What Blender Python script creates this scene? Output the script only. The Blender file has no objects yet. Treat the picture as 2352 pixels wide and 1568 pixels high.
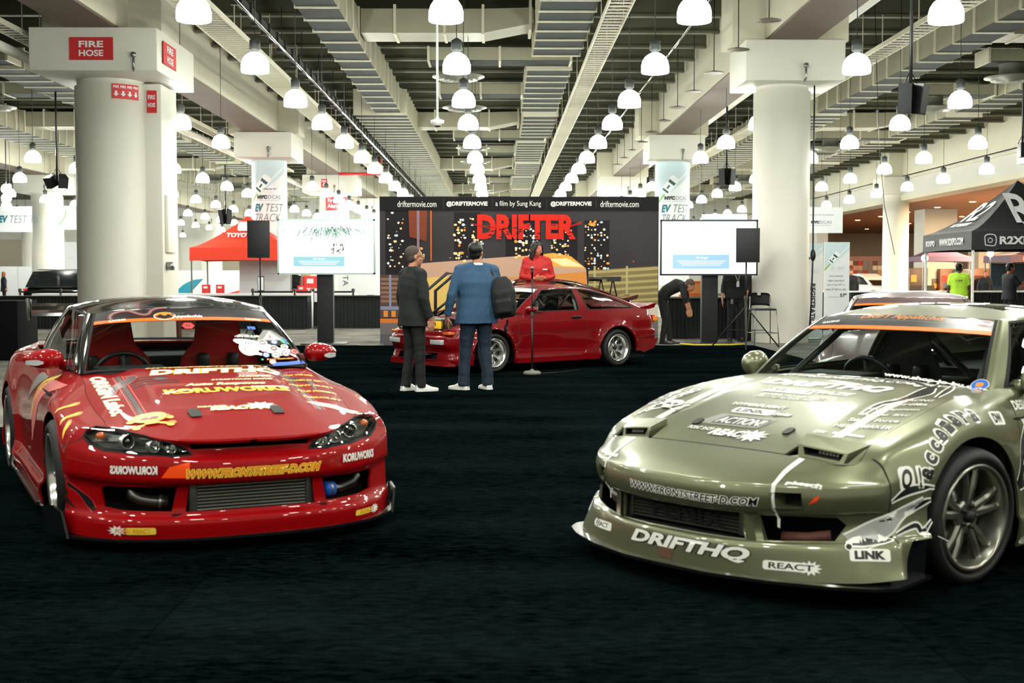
import bpy, bmesh, math, random
import numpy as np
from mathutils import Vector, Matrix, Euler
from mathutils.bvhtree import BVHTree
from mathutils.geometry import tessellate_polygon
SC = bpy.context.scene
COL = SC.collection
PI = math.pi
random.seed(7)
# ---------------------------------------------------------------- camera
CAM_H = 1.38
FPX = 3000.0                      # focal length in pixels of the 2352 px wide frame
cam_data = bpy.data.cameras.new('camera')
cam_data.sensor_width = 36.0
cam_data.lens = 36.0 * FPX / 2352.0
cam_data.clip_end = 400
cam_data.dof.use_dof = True
cam_data.dof.focus_distance = 15.5
cam_data.dof.aperture_fstop = 4.0
camera = bpy.data.objects.new('camera', cam_data)
COL.objects.link(camera)
camera.location = (0, 0, CAM_H)
YAW = math.atan(30.0 / FPX)
PIT = math.atan(147.0 / FPX)
camera.rotation_euler = (PI / 2 - PIT, 0, -YAW)
SC.camera = camera
# ---------------------------------------------------------------- view, world
SC.view_settings.view_transform = 'Standard'
SC.view_settings.look = 'None'
SC.view_settings.exposure = 0.85
SC.view_settings.gamma = 1.0
SC.view_settings.use_curve_mapping = False
SC.cycles.use_denoising = True
SC.cycles.max_bounces = 7
SC.cycles.diffuse_bounces = 3
SC.cycles.glossy_bounces = 4
SC.cycles.transmission_bounces = 6
SC.cycles.transparent_max_bounces = 12
SC.cycles.caustics_reflective = False
SC.cycles.caustics_refractive = False
SC.cycles.sample_clamp_indirect = 6.0
world = bpy.data.worlds.new('hall_air')
SC.world = world
world.use_nodes = True
world.node_tree.nodes['Background'].inputs[0].default_value = (0.78, 0.86, 0.80, 1)
world.node_tree.nodes['Background'].inputs[1].default_value = 0.02
LAMP_E = 70.0                      # radiance of a lamp's open mouth
# ---------------------------------------------------------------- helpers
def srgb(r, g, b):
 def f(c):
  c /= 255.0
  return c / 12.92 if c <= 0.04045 else ((c + 0.055) / 1.055) ** 2.4
 return (f(r), f(g), f(b), 1.0)
MATS = {}
def mat(name, col=(128, 128, 128), rough=0.6, metal=0.0, coat=0.0, emit=0.0, spec=0.5, noise=None, bump=None, ecol=None, coat_rough=0.03, coat_ior=1.5):
 """noise = (scale, amount, detail) mottles the base colour; bump = (scale, strength, distance)"""
 if name in MATS:
  return MATS[name]
 m = bpy.data.materials.new(name)
 m.use_nodes = True
 nt = m.node_tree
 b = nt.nodes['Principled BSDF']
 c = srgb(*col)
 b.inputs['Base Color'].default_value = c
 b.inputs['Roughness'].default_value = rough
 b.inputs['Metallic'].default_value = metal
 b.inputs['Coat Weight'].default_value = coat
 b.inputs['Coat Roughness'].default_value = coat_rough
 b.inputs['Coat IOR'].default_value = coat_ior
 b.inputs['Specular IOR Level'].default_value = spec
 if emit:
  b.inputs['Emission Color'].default_value = srgb(*(ecol or col))
  b.inputs['Emission Strength'].default_value = emit
 if noise or bump:
  tc = nt.nodes.new('ShaderNodeTexCoord')
 if noise:
  n = nt.nodes.new('ShaderNodeTexNoise')
  n.inputs['Scale'].default_value = noise[0]
  n.inputs['Detail'].default_value = noise[2] if len(noise) > 2 else 3
  nt.links.new(tc.outputs['Object'], n.inputs['Vector'])
  r = nt.nodes.new('ShaderNodeMapRange')
  r.inputs[1].default_value = 0.25
  r.inputs[2].default_value = 0.75
  r.inputs[3].default_value = 1 - noise[1]
  r.inputs[4].default_value = 1 + noise[1]
  nt.links.new(n.outputs['Fac'], r.inputs[0])
  mx = nt.nodes.new('ShaderNodeVectorMath')
  mx.operation = 'SCALE'
  mx.inputs[0].default_value = c[:3]
  nt.links.new(r.outputs[0], mx.inputs['Scale'])
  nt.links.new(mx.outputs[0], b.inputs['Base Color'])
 if bump:
  n = nt.nodes.new('ShaderNodeTexNoise')
  n.inputs['Scale'].default_value = bump[0]
  n.inputs['Detail'].default_value = 2
  nt.links.new(tc.outputs['Object'], n.inputs['Vector'])
  bp = nt.nodes.new('ShaderNodeBump')
  bp.inputs['Strength'].default_value = bump[1]
  bp.inputs['Distance'].default_value = bump[2]
  nt.links.new(n.outputs['Fac'], bp.inputs['Height'])
  nt.links.new(bp.outputs[0], b.inputs['Normal'])
 MATS[name] = m
 return m
def glass_mat(name, tint=(1, 1, 1), refl=1.0, rough=0.0):
 """thin pane: clear with fresnel reflection, tint multiplies what is seen through it"""
 if name in MATS:
  return MATS[name]
 m = bpy.data.materials.new(name)
 m.use_nodes = True
 nt = m.node_tree
 nt.nodes.remove(nt.nodes['Principled BSDF'])
 out = nt.nodes['Material Output']
 tr = nt.nodes.new('ShaderNodeBsdfTransparent')
 tr.inputs[0].default_value = (*tint, 1)
 gl = nt.nodes.new('ShaderNodeBsdfGlossy')
 gl.inputs['Roughness'].default_value = rough
 gl.inputs[0].default_value = (refl, refl, refl, 1)
 lw = nt.nodes.new('ShaderNodeLayerWeight')
 lw.inputs[0].default_value = 0.5
 pw = nt.nodes.new('ShaderNodeMath')
 pw.operation = 'POWER'
 pw.inputs[1].default_value = 4.0
 fr = nt.nodes.new('ShaderNodeMath')
 fr.operation = 'MULTIPLY_ADD'
 fr.inputs[1].default_value = 0.9
 fr.inputs[2].default_value = 0.05
 nt.links.new(lw.outputs['Facing'], pw.inputs[0])
 nt.links.new(pw.outputs[0], fr.inputs[0])
 mx = nt.nodes.new('ShaderNodeMixShader')
 nt.links.new(fr.outputs[0], mx.inputs[0])
 nt.links.new(tr.outputs[0], mx.inputs[1])
 nt.links.new(gl.outputs[0], mx.inputs[2])
 nt.links.new(mx.outputs[0], out.inputs[0])
 MATS[name] = m
 return m
def link(o, parent=None):
 COL.objects.link(o)
 if parent is not None:
  o.parent = parent
 return o
def tag(o, label=None, cat=None, group=None, kind=None):
 if label:
  o['label'] = label
 if cat:
  o['category'] = cat
 if group:
  o['group'] = group
 if kind:
  o['kind'] = kind
 return o
def empty(name, label, cat, loc=(0, 0, 0), rz=0.0, group=None, parent=None):
 o = bpy.data.objects.new(name, None)
 link(o, parent)
 o.location = loc
 o.rotation_euler = (0, 0, rz)
 o.empty_display_size = 0.1
 return tag(o, label, cat, group)
class MB:
 """collects shapes, then links them as ONE mesh object"""
 def __init__(self):
  self.v, self.f, self.m, self.s, self.mats = [], [], [], [], []
 def mi(self, m):
  if m not in self.mats:
   self.mats.append(m)
  return self.mats.index(m)
 def add(self, vs, fs, m=None, smooth=False, M=None):
  k = len(self.v)
  if M is not None:
   vs = [tuple(M @ Vector(p)) for p in vs]
  self.v.extend([tuple(p) for p in vs])
  i = self.mi(m) if m is not None else 0
  for f in fs:
   self.f.append(tuple(a + k for a in f))
   self.m.append(i)
   self.s.append(smooth)
  return self
 def box(self, lo, hi, m=None, M=None, bev=0.0):
  x0, y0, z0 = lo
  x1, y1, z1 = hi
  if bev > 0:
   bm = bmesh.new()
   bmesh.ops.create_cube(bm, size=1)
   for v in bm.verts:
    v.co = Vector(((x0 + x1) / 2 + v.co.x * (x1 - x0), (y0 + y1) / 2 + v.co.y * (y1 - y0), (z0 + z1) / 2 + v.co.z * (z1 - z0)))
   bmesh.ops.bevel(bm, geom=list(bm.edges), offset=bev, segments=2, affect='EDGES', profile=0.5)
   return self.bm(bm, m, True, M)
  vs = [(x0, y0, z0), (x1, y0, z0), (x1, y1, z0), (x0, y1, z0), (x0, y0, z1), (x1, y0, z1), (x1, y1, z1), (x0, y1, z1)]
  fs = [(0, 3, 2, 1), (4, 5, 6, 7), (0, 1, 5, 4), (1, 2, 6, 5), (2, 3, 7, 6), (3, 0, 4, 7)]
  return self.add(vs, fs, m, False, M)
 def bm(self, bm, m=None, smooth=False, M=None):
  bm.verts.index_update()
  vs = [v.co.copy() for v in bm.verts]
  fs = [[v.index for v in f.verts] for f in bm.faces]
  bm.free()
  return self.add(vs, fs, m, smooth, M)
 def tube(self, pts, r, m=None, n=8, caps=True, smooth=True, M=None, closed=False):
  pts = [Vector(p) for p in pts]
  N = len(pts)
  rs = r if hasattr(r, '__len__') else [r] * N
  vs, fs = [], []
  up = None
  for i, p in enumerate(pts):
   a = pts[i - 1] if (i > 0 or closed) else p
   b = pts[(i + 1) % N] if (i < N - 1 or closed) else p
   d = (b - a)
   d = d.normalized() if d.length > 1e-9 else Vector((0, 0, 1))
   if up is None:
    up = Vector((0, 0, 1)) if abs(d.z) < 0.9 else Vector((1, 0, 0))
   e1 = d.cross(up)
   if e1.length < 1e-6:
    e1 = d.cross(Vector((0, 1, 0)))
   e1.normalize()
   e2 = e1.cross(d).normalized()
   up = e2
   for k in range(n):
    t = 2 * PI * k / n
    vs.append(p + e1 * math.cos(t) * rs[i] + e2 * math.sin(t) * rs[i])
  for i in range(N if closed else N - 1):
   j = (i + 1) % N
   for k in range(n):
    fs.append((i * n + k, i * n + (k + 1) % n, j * n + (k + 1) % n, j * n + k))
  if caps and not closed:
   fs.append(tuple(range(n - 1, -1, -1)))
   fs.append(tuple((N - 1) * n + k for k in range(n)))
  return self.add(vs, fs, m, smooth, M)
 def lathe(self, prof, m=None, n=24, M=None, smooth=True, ms=None):
  """prof = [(radius, z)] turned about Z"""
  vs, k0 = [], len(self.v)
  for (r, z) in prof:
   for k in range(n):
    t = 2 * PI * k / n
    vs.append((r * math.cos(t), r * math.sin(t), z))
  if ms is None:
   fs = [(i * n + k, i * n + (k + 1) % n, (i + 1) * n + (k + 1) % n, (i + 1) * n + k) for i in range(len(prof) - 1) for k in range(n)]
   return self.add(vs, fs, m, smooth, M)
  self.add(vs, [], ms[0], smooth, M)
  for i in range(len(prof) - 1):
   fs = [(k0 + i * n + k, k0 + i * n + (k + 1) % n, k0 + (i + 1) * n + (k + 1) % n, k0 + (i + 1) * n + k) for k in range(n)]
   mi = self.mi(ms[i])
   for f in fs:
    self.f.append(f)
    self.m.append(mi)
    self.s.append(smooth)
  return self
 def prism(self, poly, h0, h1, m=None, M=None, axis='z', smooth=False):
  """2D polygon extruded between h0 and h1 along axis; poly in the other two axes"""
  def P(a, b, h):
   return {'z': (a, b, h), 'y': (a, h, b), 'x': (h, a, b)}[axis]
  n = len(poly)
  vs = [P(a, b, h0) for a, b in poly] + [P(a, b, h1) for a, b in poly]
  tr = tessellate_polygon([[Vector((a, b, 0)) for a, b in poly]])
  fs = [tuple(t) for t in tr] + [tuple(i + n for i in reversed(t)) for t in tr]
  fs += [(i, (i + 1) % n, n + (i + 1) % n, n + i) for i in range(n)]
  return self.add(vs, fs, m, smooth, M)
 def ball(self, c, r, m=None, n=12, M=None, sc=(1, 1, 1)):
  vs, fs = [], []
  h = n // 2
  for i in range(h + 1):
   a = PI * i / h
   for k in range(n):
    t = 2 * PI * k / n
    vs.append((c[0] + r * sc[0] * math.sin(a) * math.cos(t), c[1] + r * sc[1] * math.sin(a) * math.sin(t), c[2] + r * sc[2] * math.cos(a)))
  for i in range(h):
   for k in range(n):
    fs.append((i * n + k, (i + 1) * n + k, (i + 1) * n + (k + 1) % n, i * n + (k + 1) % n))
  return self.add(vs, fs, m, True, M)
 def build(self, name, parent=None, m=None, fix=True):
  me = bpy.data.meshes.new(name)
  me.from_pydata(self.v, [], self.f)
  for x in (self.mats if m is None else [m]):
   me.materials.append(x)
  if m is None:
   me.polygons.foreach_set('material_index', self.m)
  me.polygons.foreach_set('use_smooth', self.s)
  if fix:
   bm = bmesh.new()
   bm.from_mesh(me)
   bmesh.ops.recalc_face_normals(bm, faces=bm.faces)
   bm.to_mesh(me)
   bm.free()
  me.update()
  return link(bpy.data.objects.new(name, me), parent)
def sharp(o, ang=35):
 """smooth shading that keeps edges above the angle"""
 me = o.data
 bm = bmesh.new()
 bm.from_mesh(me)
 for f in bm.faces:
  f.smooth = True
 for e in bm.edges:
  e.smooth = not (len(e.link_faces) == 2 and e.calc_face_angle(0) > math.radians(ang))
 bm.to_mesh(me)
 bm.free()
 return o
def copy_tree(o, parent=None):
 kids = [c for c in bpy.data.objects if c.parent is o] if o.type == 'EMPTY' or o.children else []
 c = o.copy()
 COL.objects.link(c)
 c.parent = parent
 for ch in kids:
  copy_tree(ch, c)
 return c
def struct(o):
 o['kind'] = 'structure'
 return o
def sbox(name, lo, hi, m):
 return struct(MB().box(lo, hi, m).build(name))
# ---- text as meshes -------------------------------------------------------------
def text_geo(s, size=1.0, bold=0.0, shear=0.0, space=1.0, align='CENTER', res=3):
 """triangulated text in the XY plane as (verts, faces)"""
 cu = bpy.data.curves.new('lettering', 'FONT')
 cu.body = s
 cu.size = size
 cu.offset = bold
 cu.shear = shear
 cu.space_character = space
 cu.align_x = align
 cu.align_y = 'CENTER'
 cu.resolution_u = res
 cu.fill_mode = 'FRONT'
 ob = bpy.data.objects.new('lettering', cu)
 COL.objects.link(ob)
 dg = bpy.context.evaluated_depsgraph_get()
 me = bpy.data.meshes.new_from_object(ob.evaluated_get(dg))
 bpy.data.objects.remove(ob)
 bpy.data.curves.remove(cu)
 V = [tuple(v.co) for v in me.vertices]
 Fc = [tuple(p.vertices) for p in me.polygons]
 bpy.data.meshes.remove(me)
 return V, Fc
def fit_text(s, w, h, bold=0.0, shear=0.0, space=1.0, flip=False):
 """text scaled to exactly w by h, centred on the origin"""
 V, Fc = text_geo(s, 1.0, bold, 0.0, space)
 V = [(p[0] + shear * p[1], p[1], p[2]) for p in V]
 A = np.array(V)
 lo, hi = A.min(0), A.max(0)
 c = (lo + hi) / 2
 sx, sy = w / max(hi[0] - lo[0], 1e-6), h / max(hi[1] - lo[1], 1e-6)
 if flip:
  sx = -sx
 return [((p[0] - c[0]) * sx, (p[1] - c[1]) * sy, 0.0) for p in V], Fc
def add_text(mb, s, w, h, m, M, **k):
 V, Fc = fit_text(s, w, h, **k)
 mb.add(V, Fc, m, False, M)
def facing(x, y, z, rz=0.0, eps=0.0):
 """matrix: text plane standing upright, facing -Y (the camera) when rz = 0"""
 return Matrix.Translation((x, y, z)) @ Matrix.Rotation(rz, 4, 'Z') @ Matrix.Rotation(PI / 2, 4, 'X') @ Matrix.Translation((0, 0, eps))
# ================================================================ the hall
paint = mat('cream_paint', (200, 196, 174), 0.6, noise=(0.6, 0.05), spec=0.3)
colpaint = mat('column_paint', (214, 212, 200), 0.5, noise=(0.5, 0.04), bump=(60, 0.15, 0.01), spec=0.35)
joistm = mat('joist_paint', (88, 88, 70), 0.65, noise=(0.8, 0.08), spec=0.3)
deckm = mat('deck_paint', (62, 64, 52), 0.8, noise=(0.7, 0.15))
ductm = mat('duct_paint', (148, 145, 122), 0.5, noise=(1.3, 0.08), metal=0.15)
undershadem = mat('duct_underside_shade', (42, 50, 45), 0.8, spec=0.2, noise=(2, .15))  # grey-green duct undersides, darkened to put shade into the colour
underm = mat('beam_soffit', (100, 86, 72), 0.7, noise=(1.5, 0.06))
wallm = mat('wall_paint', (196, 194, 184), 0.7, noise=(0.3, 0.04))
blackm = mat('black_satin', (14, 15, 17), 0.45)
steelm = mat('brushed_steel', (150, 152, 150), 0.3, metal=0.9)
darkm = mat('dark_iron', (40, 41, 40), 0.5, metal=0.5)
whitem = mat('white_plastic', (226, 228, 226), 0.5)
redm = mat('sign_red', (196, 26, 34), 0.45)
lampm = mat('lamp_dome', (240, 243, 235), 0.4, emit=LAMP_E * 1.35, ecol=(246, 250, 240))
lampt = mat('lamp_crown', (240, 243, 235), 0.4, emit=LAMP_E * .08, ecol=(246, 250, 240))
lampd = mat('lamp_mouth', (240, 243, 235), 0.4, emit=LAMP_E, ecol=(255, 250, 236))
def carpet_mat(name, c0, c1, scale, stretch=(1, 1, 1), rough=0.95, spec=0.0, seams=None):
 m = mat(name, c0, rough, spec=spec)
 nt = m.node_tree
 b = nt.nodes['Principled BSDF']
 b.inputs['Sheen Weight'].default_value = 0.0
 tc = nt.nodes.new('ShaderNodeTexCoord')
 mp = nt.nodes.new('ShaderNodeMapping')
 mp.inputs['Scale'].default_value = stretch
 nt.links.new(tc.outputs['Object'], mp.inputs[0])
 n1 = nt.nodes.new('ShaderNodeTexNoise')
 n1.inputs['Scale'].default_value = scale
 n1.inputs['Detail'].default_value = 4
 n1.inputs['Roughness'].default_value = 0.7
 nt.links.new(mp.outputs[0], n1.inputs['Vector'])
 n2 = nt.nodes.new('ShaderNodeTexNoise')
 n2.inputs['Scale'].default_value = 1.3
 n2.inputs['Detail'].default_value = 5
 nt.links.new(mp.outputs[0], n2.inputs['Vector'])
 ad = nt.nodes.new('ShaderNodeMath')
 ad.operation = 'MULTIPLY_ADD'
 ad.inputs[1].default_value = 0.6
 nt.links.new(n1.outputs[0], ad.inputs[0])
 sc = nt.nodes.new('ShaderNodeMath')
 sc.operation = 'MULTIPLY'
 sc.inputs[1].default_value = 0.4
 nt.links.new(n2.outputs[0], sc.inputs[0])
 nt.links.new(sc.outputs[0], ad.inputs[2])
 cr = nt.nodes.new('ShaderNodeValToRGB')
 cr.color_ramp.elements[0].position = 0.38
 cr.color_ramp.elements[1].position = 0.64
 cr.color_ramp.elements[0].color = srgb(*c0)
 cr.color_ramp.elements[1].color = srgb(*c1)
 nt.links.new(ad.outputs[0], cr.inputs[0])
 nt.links.new(cr.outputs[0], b.inputs['Base Color'])
 bp = nt.nodes.new('ShaderNodeBump')
 bp.inputs['Strength'].default_value = 0.5
 bp.inputs['Distance'].default_value = 0.01
 nt.links.new(n1.outputs[0], bp.inputs['Height'])
 nt.links.new(bp.outputs[0], b.inputs['Normal'])
 return m
greyc = carpet_mat('grey_carpet', (80, 80, 76), (150, 148, 140), 60)
blackc = carpet_mat('black_carpet', (0, 1, 1), (12, 21, 22), 34, (0.35, 1, 1))
blackc2 = carpet_mat('black_carpet_nap', (0, 1, 2), (15, 24, 25), 34, (0.35, 1, 1))
sbox('floor', (-60, -8, -0.3), (75, 125, 0.0), greyc)
sbox('ceiling', (-60, -8, 8.0), (20.6, 125, 8.3), deckm)
sbox('wall_back', (-60, 112, 0), (75, 112.4, 8.0), wallm)
sbox('wall_left', (-60.4, -8, 0), (-60, 112, 8), wallm)
sbox('wall_near', (-60, -8.3, 0), (75, -8, 8), wallm)
for x0, x1, mm, lab in ((-4.55, -1.35, blackc, 'black exhibit carpet roll running back under the red coupe on the left'),
      (-1.345, 1.6, blackc2, 'black exhibit carpet roll down the middle between the two front cars'),
      (1.605, 5.17, blackc, 'black exhibit carpet roll under the olive green coupe on the right')):
 tag(MB().box((x0, -2, 0.0005), (x1, 26.45, 0.007), mm).build('black_carpet_roll'), lab, 'carpet', 'black carpet rolls on the show floor')
for x0, x1, mm, lab in ((-7.8, -4.555, blackc, 'black exhibit carpet roll left of the red coupe, short front piece'),
      (5.175, 9.0, blackc2, 'black exhibit carpet roll at the right behind the olive coupe, short front piece')):
 tag(MB().box((x0, -2, 0.0005), (x1, 12.0 if x0 < 0 else 15.5, 0.007), mm).build('black_carpet_roll'), lab, 'carpet', 'black carpet rolls on the show floor')
# ---- joists across the hall
def joist_mesh(x0, x1):
 mb = MB()
 mb.box((x0, -0.02, 7.42), (x1, 0.02, 8.0), joistm)
 mb.box((x0, -0.11, 7.36), (x1, 0.11, 7.42), joistm)
 return mb
for bi, (x0, x1) in enumerate(((-21.3, -8.6), (-7.45, 5.42), (6.62, 19.5), (-35, -22.4))):
 j0 = struct(joist_mesh(x0, x1).build('ceiling_joist'))
 j0.location = (0, 6.0, 0)
 for k in range(1, 48):
  c = j0.copy()
  COL.objects.link(c)
  c.location = (0, 6.0 + 2.03 * k, 0)
ROWS = (-21.9, -8.0, 6.03, 20.1)
for X in ROWS:
 for k in range(-1, 5):
  y0 = 27.4 + 18.1 * k if X < 0 else 27.95 + 18.1 * k
  if k == -1:
   y0 -= 14
   y1 = y0 + 14 + 18.05
  else:
   y1 = y0 + 18.05
  mb = MB()
  mb.box((X - 0.53, y0, 6.30), (X + 0.53, y1, 8.0), paint)
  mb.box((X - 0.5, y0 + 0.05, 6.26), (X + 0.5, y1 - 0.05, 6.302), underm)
  mb.box((X - 1.2, y1 - 0.7, 6.26), (X + 1.2, y1 + 0.7 if k < 4 else y1, 7.9), paint)
  struct(mb.build('ceiling_beam'))
mb = MB()
mb.box((7.15, 4, 6.95), (7.25, 105, 8.0), mat('olive_steel', (112, 104, 74), 0.6))
mb.box((7.0, 4, 6.85), (7.55, 105, 6.95), colpaint)
struct(mb.build('ceiling_beam'))
def column(X, Y, r, cap, sign=0, panel=False, z1=5.42):
 mb = MB()
 n = 40
 mb.lathe([(r, 0), (r, z1 - 0.12), (r - 0.05, z1 - 0.1), (r - 0.05, z1 + 0.02)], colpaint, n, Matrix.Translation((X, Y, 0)))
 x0, x1, y0, y1 = cap
 mb.box((x0, y0, z1), (x1, y1, 6.26), colpaint, bev=0.02)
 mb.box((x0 + 0.25, y0 + 0.25, 6.24), (x1 - 0.25, y1 - 0.25, 6.3), darkm)
 o = struct(mb.build('wall_column'))
 f = MB()
 cx = x0 + (x1 - x0) * (0.82 if panel else 0.6)
 f.tube([(cx, y0 - 0.04, 5.72), (cx, y0 - 0.04, 5.46), (cx - 0.02, y0 + 0.03, 5.42)], 0.022, steelm)
 f.lathe([(0, .02), (.05, .0), (.05, -.08), (0, -.1)], steelm, 12, Matrix.Translation((cx, y0 - .05, 5.76)))
 f.build('conduit_fitting', o)
 return o
def sign_box(name, lab, x0, x1, y, z0, z1, lines, face=-1, par=None, cat='sign'):
 """red sign with white lines of text; face -1 looks at -Y"""
 mb = MB()
 mb.box((x0, y, z0), (x1, y + 0.02, z1), redm)
 h = (z1 - z0) / (len(lines) + 0.55)
 for i, s in enumerate(lines):
  z = z1 - h * (i + 0.78)
  add_text(mb, s, (x1 - x0) * (0.72 if len(s) > 4 else 0.5 + 0.06 * (len(s) == 4)), h * 0.72, whitem, facing((x0 + x1) / 2, y, z, 0, 0.004), bold=0.03)
 return tag(mb.build(name), lab, cat)
c1 = column(-8.05, 27.4, 0.72, (-9.18, -6.68, 25.84, 28.93), panel=True)
pm = MB()
pm.box((-7.40, 27.32, 0.0), (-6.99, 28.6, 5.38), colpaint, bev=0.02)
pm.build('cabinet_panel', c1)
b = MB()
b.box((-6.99, 27.5, 1.9), (-6.92, 28.2, 3.1), colpaint, bev=0.01)
b.tube([(-6.99, 27.6, 1.62), (-6.84, 27.6, 1.62)], 0.09, steelm, 12)
b.build('valve_box', c1)
sign_box('fire_hose_sign', 'red sign reading FIRE HOSE on the front of the big left column capital', -8.38, -7.53, 25.81, 5.62, 6.06, ['FIRE', 'HOSE'])
mb = MB()
M = Matrix.Translation((-6.66, 26.7, 5.84)) @ Matrix.Rotation(PI / 2, 4, 'Z')
mb.box((-0.5, -0.02, -0.22), (0.5, 0.0, 0.22), redm, M)
Mt = M @ Matrix.Rotation(PI / 2, 4, 'X')
add_text(mb, 'FIRE', 0.5, 0.14, whitem, Matrix.Translation((0.025, 0, 0.1)) @ Mt, bold=0.03)
add_text(mb, 'HOSE', 0.5, 0.14, whitem, Matrix.Translation((0.025, 0, -0.1)) @ Mt, bold=0.03)
tag(mb.build('fire_hose_sign'), 'red FIRE HOSE sign on the side face of the big left column capital', 'sign')
def wrap_sign(name, lab, cx, cy, r, a0, a1, z0, z1, cols, m, words, parent=None, wm=None, fm=None):
 """sign wrapped on a round column between angles a0..a1 (degrees, -90 faces the camera)"""
 mb = MB()
 n = 24
 vs = []
 for i in range(n + 1):
  a = math.radians(a0 + (a1 - a0) * i / n)
  for z in (z0, z1):
   for rr in (r + 0.004, r + 0.016):
    vs.append((cx + rr * math.cos(a), cy + rr * math.sin(a), z))
 fs = []
 for i in range(n):
  k, l = i * 4, i * 4 + 4
  fs += [(k + 1, l + 1, l + 3, k + 3), (k, k + 2, l + 2, l), (k, l, l + 1, k + 1), (k + 2, k + 3, l + 3, l + 2)]
 fs += [(0, 1, 3, 2), (n * 4, n * 4 + 2, n * 4 + 3, n * 4 + 1)]
 mb.add(vs, fs, m)
 for (s, u, v, w, h, tm, kw) in words:       # u, w in metres along the arc from its middle
  V, Fc = s if isinstance(s, tuple) else fit_text(s, w, h, **kw)
  am = math.radians((a0 + a1) / 2)
  out = [(cx + (r + 0.02) * math.cos(am + (x + u) / r), cy + (r + 0.02) * math.sin(am + (x + u) / r), v + y) for x, y, _ in V]
  mb.add(out, Fc, tm)
 return tag(mb.build(name), lab, 'sign')
def arrow(w, h):
 return ([(-w * .2, h * .5, 0), (w * .2, h * .5, 0), (w * .2, 0, 0), (w * .5, 0, 0), (0, -h * .5, 0), (-w * .5, 0, 0), (-w * .2, 0, 0)], [(0, 1, 2, 6), (5, 6, 2, 3, 4)])
words = []
for i in range(4):
 u = -0.21 + 0.14 * i
 words.append(('FIRE', u, 5.24, 0.11, 0.05, whitem, dict(bold=0.03)))
 words.append((arrow(0.11, 0.11), u, 5.1, 0, 0, whitem, {}))
wrap_sign('fire_arrow_strip', 'red strip of four FIRE arrows wrapped round the big left column', -8.05, 27.4, 0.72, -72, -26, 5.0, 5.3, 1, redm, words)
mb = MB()
mb.box((-7.28, 27.29, 4.78), (-7.08, 27.32, 5.24), redm)
for i, s in enumerate(('FIRE', 'HOSE')):
 add_text(mb, s, 0.15, 0.09, whitem, facing(-7.18, 27.29, 5.1 - 0.16 * i, 0, 0.004), bold=0.03)
tag(mb.build('fire_hose_sign'), 'small red FIRE HOSE sign on the narrow panel beside the big left column', 'sign')
column(6.03, 27.98, 0.6, (5.07, 7.12, 27.0, 28.9))
column(-7.95, 45.6, 0.6, (-8.9, -6.97, 44.2, 46.9))
column(6.08, 46.0, 0.6, (5.15, 7.06, 44.9, 46.9))
c3 = column(-8.0, 63.9, 0.72, (-9.35, -6.8, 62.5, 65.2))
column(6.1, 64.5, 0.72, (4.9, 7.15, 63.4, 65.4))
for k in (3, 4):
 column(-8.0, 27.6 + 18.1 * k, 0.6, (-9.0, -7.0, 26.6 + 18.1 * k, 28.6 + 18.1 * k))
for k in range(0, 5):
 column(-21.9, 27.6 + 18.1 * k, 0.75, (-23.1, -20.6, 26.4 + 18.1 * k, 28.8 + 18.1 * k))
for k in range(2, 5):
 column(-35.5, 27.6 + 18.1 * k, 0.75, (-36.7, -34.3, 26.4 + 18.1 * k, 28.8 + 18.1 * k))
mb = MB()
mb.box((-8.45, 62.46, 5.65), (-8.17, 62.49, 6.05), redm)
add_text(mb, 'FIRE', 0.22, 0.09, whitem, facing(-8.31, 62.46, 5.95, 0, 0.005), bold=0.03)
V, Fc = arrow(0.18, 0.18)
mb.add(V, Fc, whitem, False, facing(-8.31, 62.46, 5.78, 0, 0.005))
tag(mb.build('fire_arrow_sign'), 'small red FIRE arrow sign on the capital of the third left column', 'sign')
wrap_sign('fire_alarm_sign', 'red Fire Alarm sign on the shaft of the third left column', -8.0, 63.9, 0.72, -118, -55, 4.6, 5.25, 1, redm,
          [('Fire', -0.1, 5.08, 0.36, 0.2, whitem, dict(bold=0.02)), ('Alarm', 0.0, 4.82, 0.58, 0.2, whitem, dict(bold=0.02))])
wrap_sign('extinguisher_sign', 'small red sign with three white dots right of the Fire Alarm sign', -8.0, 63.9, 0.72, -50, -12, 4.95, 5.25, 1, redm,
          [(arrow(0.12, 0.18), -0.13, 5.1, 0, 0, whitem, {}), (arrow(0.12, 0.18), 0.04, 5.1, 0, 0, whitem, {})])
# ---- ducts
def duct(x0, x1, y0, y1, z0, z1, name='air_duct', step=1.25, lab=None, grp='painted air ducts along the ceiling', t=0.035):
 mb = MB()
 mb.box((x0, y0, z0), (x1, y1, z1), ductm)
 mb.box((x0 + .004, y0 + .004, z0 - .006), (x1 - .004, y1 - .004, z0 + .002), undershadem)
 ax = 1 if (y1 - y0) > (x1 - x0) else 0
 a, b2 = (y0, y1) if ax else (x0, x1)
 n = max(1, int(round((b2 - a) / step)))
 for i in range(n + 1):
  p = a + (b2 - a) * i / n
  if ax:
   mb.box((x0 - t, p - 0.03, z0 - t), (x1 + t, p + 0.03, z1 + t), paint)
  else:
   mb.box((p - 0.03, y0 - t, z0 - t), (p + 0.03, y1 + t, z1 + t), paint)
 return tag(mb.build(name), lab, 'duct', grp)
def ordw(i):
 return ('first', 'second', 'third', 'fourth', 'fifth', 'sixth', 'seventh', 'eighth', 'ninth', 'tenth', 'eleventh', 'twelfth', 'thirteenth', 'fourteenth', 'fifteenth', 'sixteenth', 'seventeenth', 'eighteenth', 'nineteenth', 'twentieth', 'twenty-first', 'twenty-second', 'twenty-third', 'twenty-fourth', 'twenty-fifth')[i]
BAY = {0: 'central bay', -1: 'left-hand bay', 1: 'right-hand bay'}
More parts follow.
